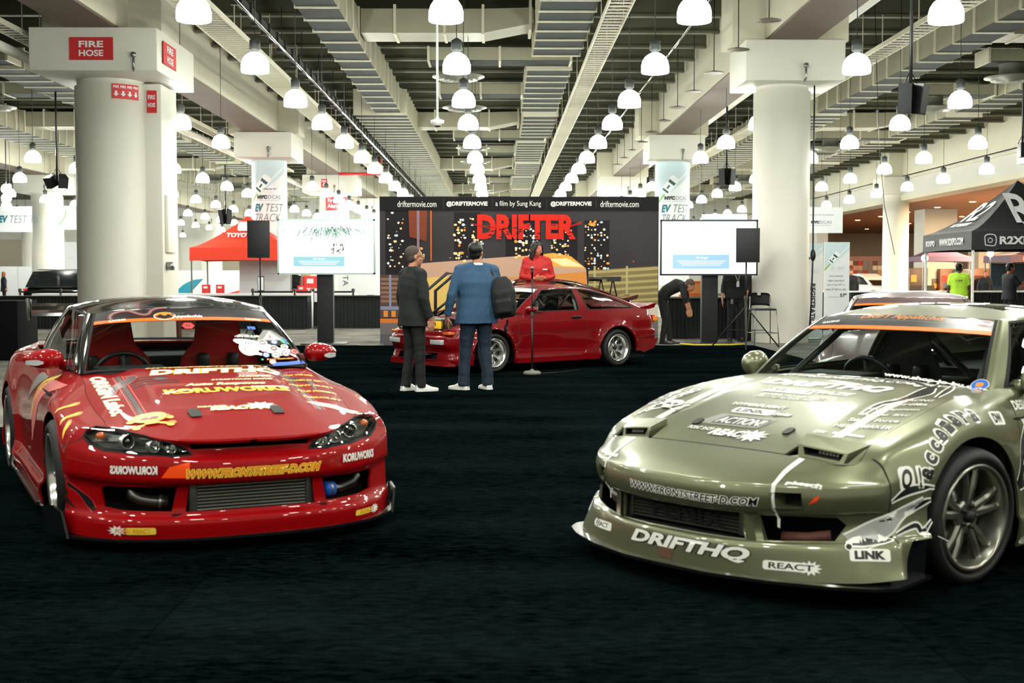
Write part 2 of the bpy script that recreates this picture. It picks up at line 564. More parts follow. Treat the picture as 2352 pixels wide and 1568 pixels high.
for b0 in (-1, 0, 1):
 ox = 14.0 * b0
 nm = BAY[b0]
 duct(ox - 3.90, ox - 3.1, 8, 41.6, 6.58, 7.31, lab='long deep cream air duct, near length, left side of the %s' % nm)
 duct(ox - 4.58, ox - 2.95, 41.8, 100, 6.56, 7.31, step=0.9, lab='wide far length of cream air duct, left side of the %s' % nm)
 for k in range(4):
  Y = 29.2 + 18.1 * k
  pos = ordw(k)
  mb = MB()
  mb.box((ox - 3.05, Y, 6.78), (ox - 0.35, Y + 1.1, 7.31), ductm)
  mb.prism([(-0.35 + ox, 6.78), (0.78 + ox, 7.0), (0.76 + ox, 7.34), (-0.35 + ox, 7.31)], Y, Y + 1.1, ductm, axis='y')
  for p in (-2.3, -1.2, -0.35, 0.7):
   mb.box((ox + p - 0.03, Y - 0.03, 6.75 + 0.1 * (p > 0)), (ox + p + 0.03, Y + 1.12, 7.4 + 0.1 * (p > 0)), paint)
  tag(mb.build('cross_duct'), 'kinked cream cross duct between the two long ducts, %s one back in the %s' % (pos, nm), 'duct', 'cross ducts under the ceiling')
  duct(ox + 0.82, ox + 1.93, Y - 4.0 if k else Y - 6, Y + 2.4, 6.7, 7.31, step=1.1, lab='short thick cream duct box over the %s kinked cross duct of the %s' % (pos, nm))
  duct(ox + 0.74, ox + 1.85, Y + 4.6, Y + 13.2, 6.72, 7.2, step=1.05, lab='flanged cream duct run following the %s kinked cross duct, right side of the %s' % (pos, nm))
  for q, dy in enumerate((3.6, 9.6)):
   duct(ox - 1.75, ox + 1.8 - 1.12 * q, Y + dy, Y + dy + 0.9, 6.78, 7.08, step=1.6,
                 lab='flat cream branch duct carrying the %s round diffuser, group %s of the %s' % (('nearer', 'farther')[q], pos, nm), grp='flat branch ducts with diffusers')
   d = MB()
   M = Matrix.Translation((ox - 1.02, Y + dy + 0.45, 6.32))
   d.lathe([(0.02, 0.03), (0.1, 0.0), (0.12, 0.05), (0.22, 0.0), (0.24, 0.06), (0.36, 0.01), (0.38, 0.07), (0.5, 0.03), (0.52, 0.09), (0.66, 0.1), (0.66, 0.13), (0.3, 0.2), (0.3, 0.46)],
     mat('diffuser_grey', (120, 120, 108), 0.4, metal=0.3), 24, M)
   tag(d.build('ceiling_diffuser'), 'round ringed ceiling diffuser, %s of the pair behind the %s kinked cross duct, %s' % (('nearer', 'farther')[q], pos, nm), 'vent', 'round ceiling diffusers')
# ---- cable trays and pipes
def ladder(x0, x1, y0, y1, z, lab, step=0.3, m=None, name='cable_tray', h=0.1, cables=True):
 m = m or paint
 mb = MB()
 for x in (x0, x1):
  mb.box((x - 0.015, y0, z), (x + 0.015, y1, z + h), m)
 n = int((y1 - y0) / step)
 for i in range(n):
  y = y0 + step * (i + 0.5)
  mb.box((x0, y - 0.02, z), (x1, y + 0.02, z + 0.03), m)
 if cables:
  for k in range(5):
   x = x0 + (x1 - x0) * (0.2 + 0.13 * k)
   pts = [(x + 0.03 * math.sin(j * 1.7 + k), y0 + (y1 - y0) * j / 30, z + 0.05) for j in range(31)]
   mb.tube(pts, 0.014, darkm, 5)
 for i in range(int((y1 - y0) / 4)):
  for x in (x0, x1):
   mb.box((x - 0.01, y0 + 4 * i + 1, z), (x + 0.01, y0 + 4 * i + 1.02, 7.355), m)
 return tag(mb.build(name), lab, 'cable tray', 'cable trays under the ceiling')
ladder(2.02, 2.46, 9, 100, 6.38, 'white ladder cable tray running back right of the central ducts')
ladder(-5.85, -5.2, 9, 100, 6.25, 'wide mesh cable tray beside the left row of lamps', step=0.22)
ladder(8.3, 8.75, 9, 100, 6.35, 'mesh cable tray in the right-hand bay beside the column row')
ladder(-9.72, -9.36, 14, 60, 6.15, 'narrow ladder cable tray under the left main beam', step=0.26)
mb = MB()
mb.box((-4.86, 8, 6.42), (-4.74, 100, 6.56), darkm)
for i in range(90):
 y = 8.2 + i * 1.0
 mb.box((-4.9, y, 6.36), (-4.7, y + 0.08, 6.6), blackm)
 if i % 3 == 0:
  mb.box((-4.81, y, 6.56), (-4.79, y + 0.02, 7.355), darkm)
tag(mb.build('lighting_track'), 'black lighting track running back left of the long central duct', 'track')
tag(MB().tube([(-4.72, 8, 6.36), (-4.72, 100, 6.36)], 0.03, mat('chrome', (220, 222, 222), 0.12, metal=1.0), 8).build('chrome_conduit'), 'shiny chrome conduit slung under the black lighting track', 'pipe')
tag(MB().tube([(3.74, 8, 6.28), (3.74, 100, 6.28)], 0.022, MATS['chrome'], 8).build('chrome_conduit'), 'thin shiny conduit running back beside the right row of lamps', 'pipe')
tag(MB().tube([(-9.7, 8, 5.88), (-9.7, 100, 5.88)], 0.1, colpaint, 12).build('white_pipe'), 'thick white pipe running back behind the big left column', 'pipe')
redp = mat('pipe_red', (190, 22, 30), 0.35)
mb = MB()
mb.tube([(-7.3, 19.3, 6.0), (-5.0, 19.3, 6.0)], 0.07, redp, 10)
mb.tube([(-5.0, 19.3, 6.0), (-5.0, 17.2, 6.25)], 0.06, redp, 10)
mb.tube([(-5.2, 19.3, 6.0), (-4.98, 19.3, 6.0)], 0.1, redp, 10)
mb.tube([(-5.0, 17.2, 6.2), (-5.0, 17.2, 7.9)], 0.06, redp, 10)
tag(mb.build('sprinkler_pipe'), 'red sprinkler pipe with elbow behind the nearest left lamp', 'pipe')
mb = MB()
mb.tube([(-1.25, 27.5, 6.9), (-1.25, 27.5, 7.9)], 0.06, redp, 10)
mb.tube([(-1.25, 27.5, 7.75), (-1.25, 34, 7.75)], 0.06, redp, 10)
tag(mb.build('sprinkler_pipe'), 'short red sprinkler pipe above the central lamp row', 'pipe')
mb = MB()
mb.tube([(-7.3, 60, 6.1), (-5.4, 60, 6.1), (-5.4, 60, 6.8)], 0.07, redp, 8)
tag(mb.build('sprinkler_pipe'), 'far red sprinkler pipe above the third left column', 'pipe')
for i in range(12):
 Y = 20.6 + 3.0 * i
 mb = MB()
 mb.tube([(4.84, Y, 6.02), (4.84, Y, 8.0)], 0.012, darkm, 5)
 mb.lathe([(0.0, 0.05), (0.05, 0.04), (0.22, 0.0), (0.225, -0.01), (0.0, 0.03)], mat('disc_brown', (96, 88, 70), 0.5), 20, Matrix.Translation((4.84, Y, 5.98)))
 tag(mb.build('sprinkler_disc'), 'dark sprinkler disc on a rod by the right beam, %s from the front' % ordw(i), 'sprinkler', 'sprinkler shield discs')
# ---- pendant lamps
def lamp_parts(full=True):
 d = MB()
 d.lathe([(0.0, 0.012), (0.205, 0.008)], lampd, 20)
 d.lathe([(0.205, 0.008), (0.217, 0.0), (0.227, 0.02), (0.226, 0.13)], lampm, 20)
 d.lathe([(0.226, 0.13), (0.207, 0.20), (0.165, 0.265), (0.10, 0.312), (0.055, 0.33)], lampt, 20)
 s = MB()
 s.lathe([(0.062, 0.30), (0.062, 0.36), (0.09, 0.37), (0.09, 0.52), (0.03, 0.56), (0.0, 0.56)], mat('lamp_ballast', (70, 74, 72), 0.5), 12)
 s.tube([(0, 0, 0.55), (0, 0, 3.29 if full else 1.80)], 0.008, darkm, 5)
 return d, s
d, s = lamp_parts()
LZ = 4.72
lamp0 = empty('pendant_lamp', 'x', 'pendant lamp')
dome0 = d.build('lamp_dome', lamp0)
stem0 = s.build('lamp_stem', lamp0)
d, s = lamp_parts(False)
short_stem = s.build('lamp_stem')
short_me = short_stem.data
bpy.data.objects.remove(short_stem)
used = []
def lamp(X, Y, lab, grp):
 if used:
  r = lamp0.copy()
  COL.objects.link(r)
  for ch in (dome0, stem0):
   c = ch.copy()
   COL.objects.link(c)
   c.parent = r
   if ch is stem0 and X == -3.98 and Y > 41:
    c.data = short_me
 else:
  r = lamp0
 used.append(1)
 r.location = (X, Y, LZ)
 r['label'] = lab
 r['group'] = grp
YS = [0.6, 4.8, 8.95, 13.1, 17.27, 21.56, 25.8, 29.65, 33.9, 38.2, 42.1, 46.2, 50.3, 54.4, 58.6, 62.7, 66.8, 71, 75.1, 79.2, 83.4, 87.5, 91.6, 95.8, 100, 104, 108]
RN = {-3.98: 'left of the long central duct', -0.69: 'down the hall centre', 2.56: 'right of the white ladder tray',
      5.87: 'along the right column line', 9.07: 'just right of the right columns', 12.4: 'farther right towards the opening', 15.7: 'nearest the right wall',
      -7.15: 'along the left column line', -10.4: 'behind the big left column', -13.5: 'in the left-hand bay', -16.8: 'on the far side of the left-hand bay', -20.2: 'by the far left columns', -26.0: 'beyond the far left columns', -30.0: 'towards the far left wall', -36.0: 'at the far left wall', -43.0: 'in the farthest left bay', -50.0: 'along the farthest left wall'}
SKIP = {(x, k + 4) for x, k in {(-7.15, 0), (-7.15, 1), (-7.15, 2), (-7.15, 5), (-7.15, 6), (-7.15, 7), (5.87, 2), (5.87, 6), (5.87, 7), (-10.4, 2), (-10.4, 3), (12.4, 3)}}
for X, nm in RN.items():
 n = 0
 for k, Y in enumerate(YS):
  if (X, k) in SKIP or (k >= 4 and 3000 * abs(X) / Y > 1290) or (k < 4 and not -11 < X < 13):
   continue
  if X > 14 and k > 18:
   continue
  if k < 4:
   lamp(X, Y, 'white dome lamp overhead before the picture, %s, row %s' % (ordw(k), nm), 'dome pendant lamps in rows')
   continue
  lamp(X, Y, 'white dome lamp, %s from the front, row %s' % (ordw(n), nm), 'dome pendant lamps in rows')
  n += 1
# ---- right-hand wall with its openings
mb = MB()
mb.box((19.6, 20, 5.1), (20.5, 112, 8.0), wallm)
mb.box((19.55, 20, 5.1), (19.62, 112, 5.35), paint)
mb.box((19.5, 20, 6.1), (19.62, 112, 6.2), paint)
struct(mb.build('wall_right'))
for y0, y1 in ((45.2, 46.4), (81, 112)):
 sbox('wall_right_pier', (19.7, y0, 0), (20.4, y1, 5.1), wallm)
for Y in (46.1, 64.2, 82.2):
 column(19.5, Y, 0.62, (18.6, 20.4, Y - 0.9, Y + 0.9))
warm = mat('side_hall_wall', (176, 132, 84), 0.7)
warmc = mat('side_hall_ceiling', (150, 96, 66), 0.6)
sbox('ceiling_side', (20.6, 10, 5.15), (75, 112, 5.35), warmc)
sbox('wall_side', (62, 10, 0), (62.4, 112, 5.2), warm)
for (x, y) in ((24.4, 73), (30, 80), (44, 92), (38, 70)):
 struct(MB().box((x - 0.9, y - 0.9, 0), (x + 0.9, y + 0.9, 5.15), wallm).build('wall_column'))
dl = mat('downlight', (255, 214, 150), 0.5, emit=60, ecol=(255, 196, 120))
first = None
k = 0
for i in range(5):
 for j in range(12):
  X, Y = 23.5 + i * 5.0, 44 + j * 5.2
  if first is None:
   m_ = MB()
   m_.lathe([(0.0, 0.0), (0.15, 0.0), (0.16, 0.015)], dl, 12)
   m_.lathe([(0.16, -0.005), (0.2, -0.005), (0.2, 0.03)], whitem, 12)
   first = o = m_.build('downlight')
  else:
   o = first.copy()
   COL.objects.link(o)
  o.location = (X, Y, 5.12)
  tag(o, 'warm recessed downlight in the side hall ceiling, %s row back, %s from the left' % (ordw(j), ordw(i)), 'downlight', 'downlights of the side hall')
for (x, y, p) in ((26, 62, 4200), (34, 80, 5200), (25, 46, 3400), (45, 70, 4200)):
 L = bpy.data.lights.new('side_hall_lamp', 'AREA')
 L.shape = 'DISK'
 L.size = 3.0
 L.energy = p
 L.color = (1.0, 0.72, 0.42)
 o = bpy.data.objects.new('side_hall_lamp', L)
 COL.objects.link(o)
 o.location = (x, y, 5.0)
# ---- far end of the hall: roll-up doors
for i in range(7):
 x0 = -52 + i * 9.5
 mb = MB()
 mb.box((x0, 111.7, 0), (x0 + 5.5, 112, 4.6), mat('door_tan', (150, 142, 122), 0.6))
 for q in range(14):
  mb.box((x0, 111.65, 0.1 + q * 0.32), (x0 + 5.5, 111.7, 0.3 + q * 0.32), MATS['door_tan'])
 mb.box((x0 - 0.3, 111.6, 0), (x0, 112, 4.9), wallm)
 mb.box((x0 + 5.5, 111.6, 0), (x0 + 5.8, 112, 4.9), wallm)
 struct(mb.build('door_%d' % (i + 1)))
# ================================================================ car tools
def crv(T, P, t, mirror0=False):
 """cubic through points P at knots T (non-uniform Catmull-Rom), sampled at t"""
 T = np.asarray(T, float)
 P = np.asarray(P, float)
 n = len(T)
 m = np.zeros_like(P)
 d = (P[1:] - P[:-1]) / (T[1:] - T[:-1])[:, None]
 h = T[1:] - T[:-1]
 m[1:-1] = (d[:-1] * h[1:, None] + d[1:] * h[:-1, None]) / (h[:-1] + h[1:])[:, None]
 m[0], m[-1] = d[0], d[-1]
 t = np.clip(np.asarray(t, float), T[0], T[-1])
 i = np.clip(np.searchsorted(T, t, 'right') - 1, 0, n - 2)
 u = ((t - T[i]) / h[i])[:, None]
 H = h[i][:, None]
 return ((2 * u ** 3 - 3 * u ** 2 + 1) * P[i] + (u ** 3 - 2 * u ** 2 + u) * H * m[i] + (-2 * u ** 3 + 3 * u ** 2) * P[i + 1] + (u ** 3 - u ** 2) * H * m[i + 1])
def grid_bm(G, flip=False):
 """(rows, cols, 3) array -> bmesh quads"""
 bm = bmesh.new()
 R, C = G.shape[:2]
 vs = [[bm.verts.new(G[i, j]) for j in range(C)] for i in range(R)]
 for i in range(R - 1):
  for j in range(C - 1):
   q = [vs[i][j], vs[i][j + 1], vs[i + 1][j + 1], vs[i + 1][j]]
   bm.faces.new(q[::-1] if flip else q)
 bmesh.ops.remove_doubles(bm, verts=bm.verts, dist=1e-5)
 bm.faces.ensure_lookup_table()
 return bm
AX = {'front': (1, 2), 'side': (0, 2), 'top': (0, 1)}
def knife(bm, poly, proj, test=None, keep=None):
 """cut the convex polygon, seen along the projection axis, into the faces; returns the faces inside"""
 a, b = AX[proj]
 poly = [Vector(p) for p in poly]
 ar = sum(poly[i].x * poly[(i + 1) % len(poly)].y - poly[(i + 1) % len(poly)].x * poly[i].y for i in range(len(poly)))
 if ar < 0:
  poly = poly[::-1]
 x0, x1 = min(p.x for p in poly), max(p.x for p in poly)
 y0, y1 = min(p.y for p in poly), max(p.y for p in poly)
 fs = []
 for f in (keep if keep is not None else bm.faces):
  if not f.is_valid:
   continue
  us = [v.co[a] for v in f.verts]
  ws = [v.co[b] for v in f.verts]
  if max(us) < x0 or min(us) > x1 or max(ws) < y0 or min(ws) > y1:
   continue
  if test is None or test(f.calc_center_median()):
   fs.append(f)
 n = len(poly)
 for i in range(n):
  p, q = poly[i], poly[(i + 1) % n]
  e = q - p
  nrm = Vector((0, 0, 0))
  nrm[a], nrm[b] = e.y, -e.x          # outward for a counter-clockwise polygon
  nrm.normalize()
  co = Vector((0, 0, 0))
  co[a], co[b] = p.x, p.y
  geom = set()
  for f in fs:
   geom.add(f)
   geom.update(f.edges)
   geom.update(f.verts)
  r = bmesh.ops.bisect_plane(bm, geom=list(geom), dist=1e-5, plane_co=co, plane_no=nrm)
  fs = [g for g in r['geom'] if isinstance(g, bmesh.types.BMFace)]
  fs = [f for f in fs if (f.calc_center_median() - co).dot(nrm) < 0]
 return fs
def knife_any(bm, poly, proj, test=None):
 """the same for a concave polygon, triangle by triangle"""
 out = []
 for t in tessellate_polygon([[Vector((p[0], p[1], 0)) for p in poly]]):
  out += knife(bm, [poly[i] for i in t], proj, test)
 return [f for f in out if f.is_valid]
def strip_polys(pts, w):
 """a polyline as thin overlapping quads (for panel gaps, stripes)"""
 out = []
 pts = [Vector(p) for p in pts]
 for i in range(len(pts) - 1):
  d = (pts[i + 1] - pts[i])
  if d.length < 1e-6:
   continue
  d.normalize()
  nn = Vector((-d.y, d.x)) * (w / 2)
  a, b = pts[i] - d * w * 0.2, pts[i + 1] + d * w * 0.2
  out.append([a - nn, b - nn, b + nn, a + nn])
 return out
class Skin:
 """smooth reference surface: nearest point normals and ray casts for stickers"""
 def __init__(self, bms):
  self.V, self.N, self.T = [], [], []
  for bm in bms:
   bm.normal_update()
   k = len(self.V)
   bm.verts.index_update()
   for v in bm.verts:
    self.V.append(v.co.copy())
    self.N.append(v.normal.copy())
   for f in bm.faces:
    ix = [v.index + k for v in f.verts]
    for i in range(1, len(ix) - 1):
     self.T.append((ix[0], ix[i], ix[i + 1]))
  self.tree = BVHTree.FromPolygons(self.V, self.T)
 def normal_at(self, p):
  loc, n, i, d = self.tree.find_nearest(p)
  if loc is None:
   return Vector((0, 0, 1))
  a, b, c = (self.V[k] for k in self.T[i])
  na, nb, nc = (self.N[k] for k in self.T[i])
  v0, v1, v2 = b - a, c - a, loc - a
  d00, d01, d11, d20, d21 = v0.dot(v0), v0.dot(v1), v1.dot(v1), v2.dot(v0), v2.dot(v1)
  den = d00 * d11 - d01 * d01
  if abs(den) < 1e-14:
   return n
  v = (d11 * d20 - d01 * d21) / den
  w = (d00 * d21 - d01 * d20) / den
  r = na * (1 - v - w) + nb * v + nc * w
  return r.normalized() if r.length > 1e-9 else n
 def cast(self, o, d):
  loc, n, i, dist = self.tree.ray_cast(o, d)
  if loc is None:
   return None, None
  return loc, self.normal_at(loc)
def panel_object(name, bm, faces, parent, mats, skin=None, thick=0.0, shift=0.0):
 """faces of bm become one object; mats = material list, index from f.material_index"""
 nb = bmesh.new()
 mp = {}
 for f in faces:
  vs = []
  for v in f.verts:
   if v not in mp:
    mp[v] = nb.verts.new(v.co)
   vs.append(mp[v])
  try:
   g = nb.faces.new(vs)
  except ValueError:
   continue
  g.material_index = f.material_index
  g.smooth = True
 if not len(nb.faces):
  nb.free()
  return None
 me = bpy.data.meshes.new(name)
 if skin:
  nv = len(nb.verts)
  nb.verts.ensure_lookup_table()
  nb.verts.index_update()
  ns = [skin.normal_at(v.co) for v in nb.verts]
  if shift:
   for v, n in zip(nb.verts, ns):
    v.co += n * shift
  edge_n = {}
 if thick:
  if not skin:
   nb.normal_update()
   ns = [v.normal.copy() for v in nb.verts]
  vn = {v: ns[v.index] for v in nb.verts}
  be = [e for e in nb.edges if len(e.link_faces) == 1]
  lo = {}
  for e in be:
   for v in e.verts:
    if v not in lo:
     lo[v] = None
  for v in list(lo):
   a = nb.verts.new(v.co)
   b = nb.verts.new(v.co - vn[v] * thick)
   lo[v] = (a, b)
   vn[a] = vn[b] = vn[v]
  for e in be:
   f = e.link_faces[0]
   v1, v2 = e.verts
   g = nb.faces.new((lo[v1][0], lo[v2][0], lo[v2][1], lo[v1][1]))
   g.material_index = f.material_index
   g.smooth = False
  nb.verts.index_update()
  ns = [vn[v] for v in nb.verts]
 nb.to_mesh(me)
 nb.free()
 for m in mats:
  me.materials.append(m)
 if skin:
  ln = []
  for p in me.polygons:
   for vi in p.vertices:
    ln.append(tuple(ns[vi]) if p.use_smooth else tuple(p.normal))
  me.normals_split_custom_set(ln)
 return link(bpy.data.objects.new(name, me), parent)
def decal(mb, geo, skin, org, ax, ay, d, m, off=0.0015, seg=0.06):
 """lay flat 2D geometry (verts, faces) on the skin: org + x*ax + y*ay, thrown along d"""
 V, Fc = geo
 bm = bmesh.new()
 vs = [bm.verts.new((p[0], p[1], 0)) for p in V]
 for f in Fc:
  try:
   bm.faces.new([vs[i] for i in f])
  except ValueError:
   pass
 xs = [p[0] for p in V]
 ys = [p[1] for p in V]
 for (lo_, hi_, nn_) in ((min(xs), max(xs), (1, 0, 0)), (min(ys), max(ys), (0, 1, 0))):
  q = math.ceil(lo_ / seg) * seg
  while q < hi_:
   bmesh.ops.bisect_plane(bm, geom=list(bm.verts) + list(bm.edges) + list(bm.faces), dist=1e-6, plane_co=Vector(nn_) * q, plane_no=nn_)
   q += seg
 org, ax, ay, d = Vector(org), Vector(ax), Vector(ay), Vector(d).normalized()
 bad = []
 for v in bm.verts:
  p = org + ax * v.co.x + ay * v.co.y
  loc, n = skin.cast(p - d * 0.6, d)
  if loc is None:
   bad.append(v)
  else:
   v.co = loc - d * 0.0 + n * off
 bmesh.ops.delete(bm, geom=bad, context='VERTS')
 mb.bm(bm, m, True)
def outline_pts(pts):
 return [(p[0], p[1], 0) for p in pts], [tuple(range(len(pts)))]
def poly_geo(pts):
 tr = tessellate_polygon([[Vector((p[0], p[1], 0)) for p in pts]])
 return [(p[0], p[1], 0) for p in pts], [tuple(t) for t in tr]
def ribbon(pts, w, n=6):
 """smooth tapering ribbon through the points, as quads; w = width or list"""
 T = list(range(len(pts)))
 tt = np.linspace(0, T[-1], (len(pts) - 1) * n + 1)
 P = crv(T, pts, tt)
 ws = crv(T, [[x] for x in (w if hasattr(w, '__len__') else [w] * len(pts))], tt)[:, 0]
 V, Fc = [], []
 for i in range(len(P)):
  a = P[max(i - 1, 0)]
  b = P[min(i + 1, len(P) - 1)]
  d = b - a
  d = d / (np.linalg.norm(d) + 1e-9)
  nn = np.array([-d[1], d[0]]) * ws[i] / 2
  V += [(P[i][0] + nn[0], P[i][1] + nn[1], 0), (P[i][0] - nn[0], P[i][1] - nn[1], 0)]
 for i in range(len(P) - 1):
  Fc.append((2 * i, 2 * i + 1, 2 * i + 3, 2 * i + 2))
 return V, Fc
def disc_geo(r, n=20, sx=1.0, sy=1.0, cx=0, cy=0):
 return [(cx + r * sx * math.cos(2 * PI * k / n), cy + r * sy * math.sin(2 * PI * k / n), 0) for k in range(n)], [tuple(range(n))]
def burst_geo(w, h, n=13, k=0.55, cx=0, cy=0):
 P = []
 for i in range(2 * n):
  r = 1.0 if i % 2 == 0 else k
  t = PI * i / n
  P.append((cx + w / 2 * r * math.cos(t), cy + h / 2 * r * math.sin(t)))
 return poly_geo(P)
# ---- wheels ----------------------------------------------------------------------
def wheel(parent, R, width, rim_r, spokes, style, tyre_m, rim_m, lip_m, loc, side, steer=0.0, camber=0.0, hubm=None, lip_w=0.05, dish=0.05):
 """wheel whose outer face looks along +Y of the car when side = 1"""
 e = bpy.data.objects.new('wheel', None)
 link(e, parent)
 e.location = loc
 e.rotation_euler = (math.radians(camber) * side, 0, math.radians(steer))
 S = Matrix.Rotation(-PI / 2 * side, 4, 'X')      # lathe Z -> outward
 w = width / 2
 t = MB()
 rr = rim_r + 0.008
 prof = [(rr, -w + 0.02), (rr + 0.02, -w), (R - 0.03, -w - 0.002), (R - 0.008, -w + 0.02), (R, -w + 0.05)]
 for k in range(5):                                   # tread grooves
  z = -w + 0.05 + (2 * w - 0.1) * (k + 0.5) / 5
  prof += [(R, z - 0.012), (R - 0.007, z - 0.01), (R - 0.007, z - 0.004), (R, z - 0.002)]
 prof += [(R, w - 0.05), (R - 0.008, w - 0.02), (R - 0.03, w + 0.002), (R - 0.05, w + 0.004), (R - 0.052, w + 0.001), (rr + 0.02, w), (rr, w - 0.02)]
 t.lathe(prof, tyre_m, 48, S)
 t.build('tyre', e)
 r = MB()
 prof = [(rim_r + 0.01, -w + 0.02), (rim_r - 0.015, -w + 0.03), (rim_r - 0.04, 0), (rim_r - 0.02, w - lip_w), (rim_r - 0.012, w - 0.012), (rim_r - 0.006, w - 0.002), (rim_r + 0.008, w + 0.002), (rim_r + 0.012, w - 0.012)]
 r.lathe(prof, lip_m, 48, S)
 r.build('rim_barrel', e)
 f = MB()
 z = w - dish
 hub_r = 0.075
 f.lathe([(0.0, z - 0.015), (0.03, z - 0.012), (0.035, z + 0.0), (hub_r, z - 0.004), (hub_r + 0.01, z - 0.03), (0, z - 0.05)], rim_m, 24, S)
 ro = rim_r - 0.012
 def spoke(a, w0, w1, z0=z, z1=z, rr0=hub_r - 0.02, rr1=ro, th=0.035, off0=0.0, off1=0.0):
  """tapering chamfered spoke from the hub to the barrel"""
  ca, sa = math.cos(a), math.sin(a)
  vs = []
  for (rad, ww, zz, of) in ((rr0, w0, z0, off0), ((rr0 + rr1) / 2, (w0 + w1) / 2 * 0.86, (z0 + z1) / 2 + 0.006, (off0 + off1) / 2), (rr1, w1, z1, off1)):
   for (q, zq) in ((-ww / 2, zz - th), (-ww / 2, zz - 0.012), (-ww * 0.22, zz), (ww * 0.22, zz), (ww / 2, zz - 0.012), (ww / 2, zz - th)):
    x, y = rad, q + of
    vs.append((x * ca - y * sa, x * sa + y * ca, zq))
  fs = []
  for i in range(2):
   for k in range(6):
    fs.append((i * 6 + k, i * 6 + (k + 1) % 6, i * 6 + 6 + (k + 1) % 6, i * 6 + 6 + k))
  fs += [(5, 4, 3, 2, 1, 0), (12, 13, 14, 15, 16, 17)]
  f.add(vs, fs, rim_m, False, S)
 for k in range(spokes):
  a = 2 * PI * k / spokes + 0.3
  if style == 'twin':
   spoke(a - 0.13, 0.048, 0.036, z - 0.002, z + 0.012, off0=-0.002, off1=-0.012)
   spoke(a + 0.13, 0.048, 0.036, z - 0.002, z + 0.012, off0=0.002, off1=0.012)
   for s_ in (-1, 1):                # foot that spreads onto the rim edge
    aa = a + s_ * 0.20
    spoke(aa, 0.015, 0.07, z + 0.01, z + 0.012, ro - 0.02, ro)
  else:
   spoke(a, 0.05, 0.03, z, z + 0.01)
   spoke(a - 0.12, 0.016, 0.02, z + 0.005, z + 0.01, ro * 0.72, ro)
   spoke(a + 0.12, 0.016, 0.02, z + 0.005, z + 0.01, ro * 0.72, ro)
  b = a + PI / spokes if spokes <= 6 else a
  cx, cy = 0.052 * math.cos(b), 0.052 * math.sin(b)
  if k < 5:
   b = 2 * PI * k / 5
   cx, cy = 0.05 * math.cos(b), 0.05 * math.sin(b)
   f.lathe([(0.0, z + 0.02), (0.009, z + 0.018), (0.011, z - 0.01)], hubm or lip_m, 8, S @ Matrix.Translation((cx, cy, 0)))
 f.build('spokes', e)
 c = MB()
 c.lathe([(0, z + 0.028), (0.022, z + 0.026), (0.03, z + 0.016), (0.032, z - 0.01)], hubm or blackm, 16, S)
 c.build('centre_cap', e)
 br = MB()
 br.lathe([(0.0, w - 0.12), (rim_r * 0.75, w - 0.12), (rim_r * 0.75, w - 0.14), (0.05, w - 0.14)], steelm, 24, S)
 br.build('brake_disc', e)
 return e
# ---- body from control rows -------------------------------------------------------
def body_rows(T, rows, TT, vs_per=5, ridge=()):
 """rows = list of (S, Y, Z) lists over knots T (T[0] on the centre line). Returns grid (n, 2*len(TT)-1, 3), both halves."""
 dense = []
 for (S, Y, Z) in rows:
  P = np.stack([S, Y, Z], 1).astype(float)
  T2 = [-T[1]] + list(T)
  P2 = np.vstack([[P[1][0], -P[1][1], P[1][2]], P])
  dense.append(crv(T2, P2, TT))
 D = np.array(dense)                          # rows, cols, 3
 n = D.shape[0]
 out = []
 cuts = [0] + [r for r in ridge] + [n - 1]
 for a, b in zip(cuts[:-1], cuts[1:]):
  k = (b - a) * vs_per
  if b - a == 1:
   u = np.linspace(0, 1, 3)
   seg = D[a][None] * (1 - u)[:, None, None] + D[b][None] * u[:, None, None]
  else:
   tt = np.linspace(a, b, k + 1)
   flat = crv(list(range(a, b + 1)), D[a:b + 1].reshape(b - a + 1, -1), tt)
   seg = flat.reshape(len(tt), D.shape[1], 3)
  out.append(seg if not out else seg[1:])
 G = np.concatenate(out, 0)
 Mi = G[:, :0:-1].copy()
 Mi[:, :, 1] *= -1
 return np.concatenate([Mi, G], 1)
def flare(G, cx, cz, R, amp, wid, up=0.25, ymin=0.55):
 """push the side outward round a wheel arch"""
 dx, dz = G[..., 0] - cx, G[..., 2] - cz
 r = np.sqrt(dx ** 2 + dz ** 2)
 w = np.exp(-((np.maximum(r - R, 0)) / wid) ** 2) * np.clip((G[..., 2] - (cz - 0.25)) / 0.2, 0, 1) * np.clip((np.abs(G[..., 1]) - ymin) / 0.12, 0, 1)
 G[..., 1] += np.sign(G[..., 1]) * amp * w
 return G
def arch_poly(cx, cz, rx, rz, n=28, low=-0.5):
 P = []
 for k in range(n + 1):
  a = PI * k / n
  P.append((cx + rx * math.cos(a), cz + rz * math.sin(a)))
 P.append((cx - rx, low))
 P.append((cx + rx, low))
 return P
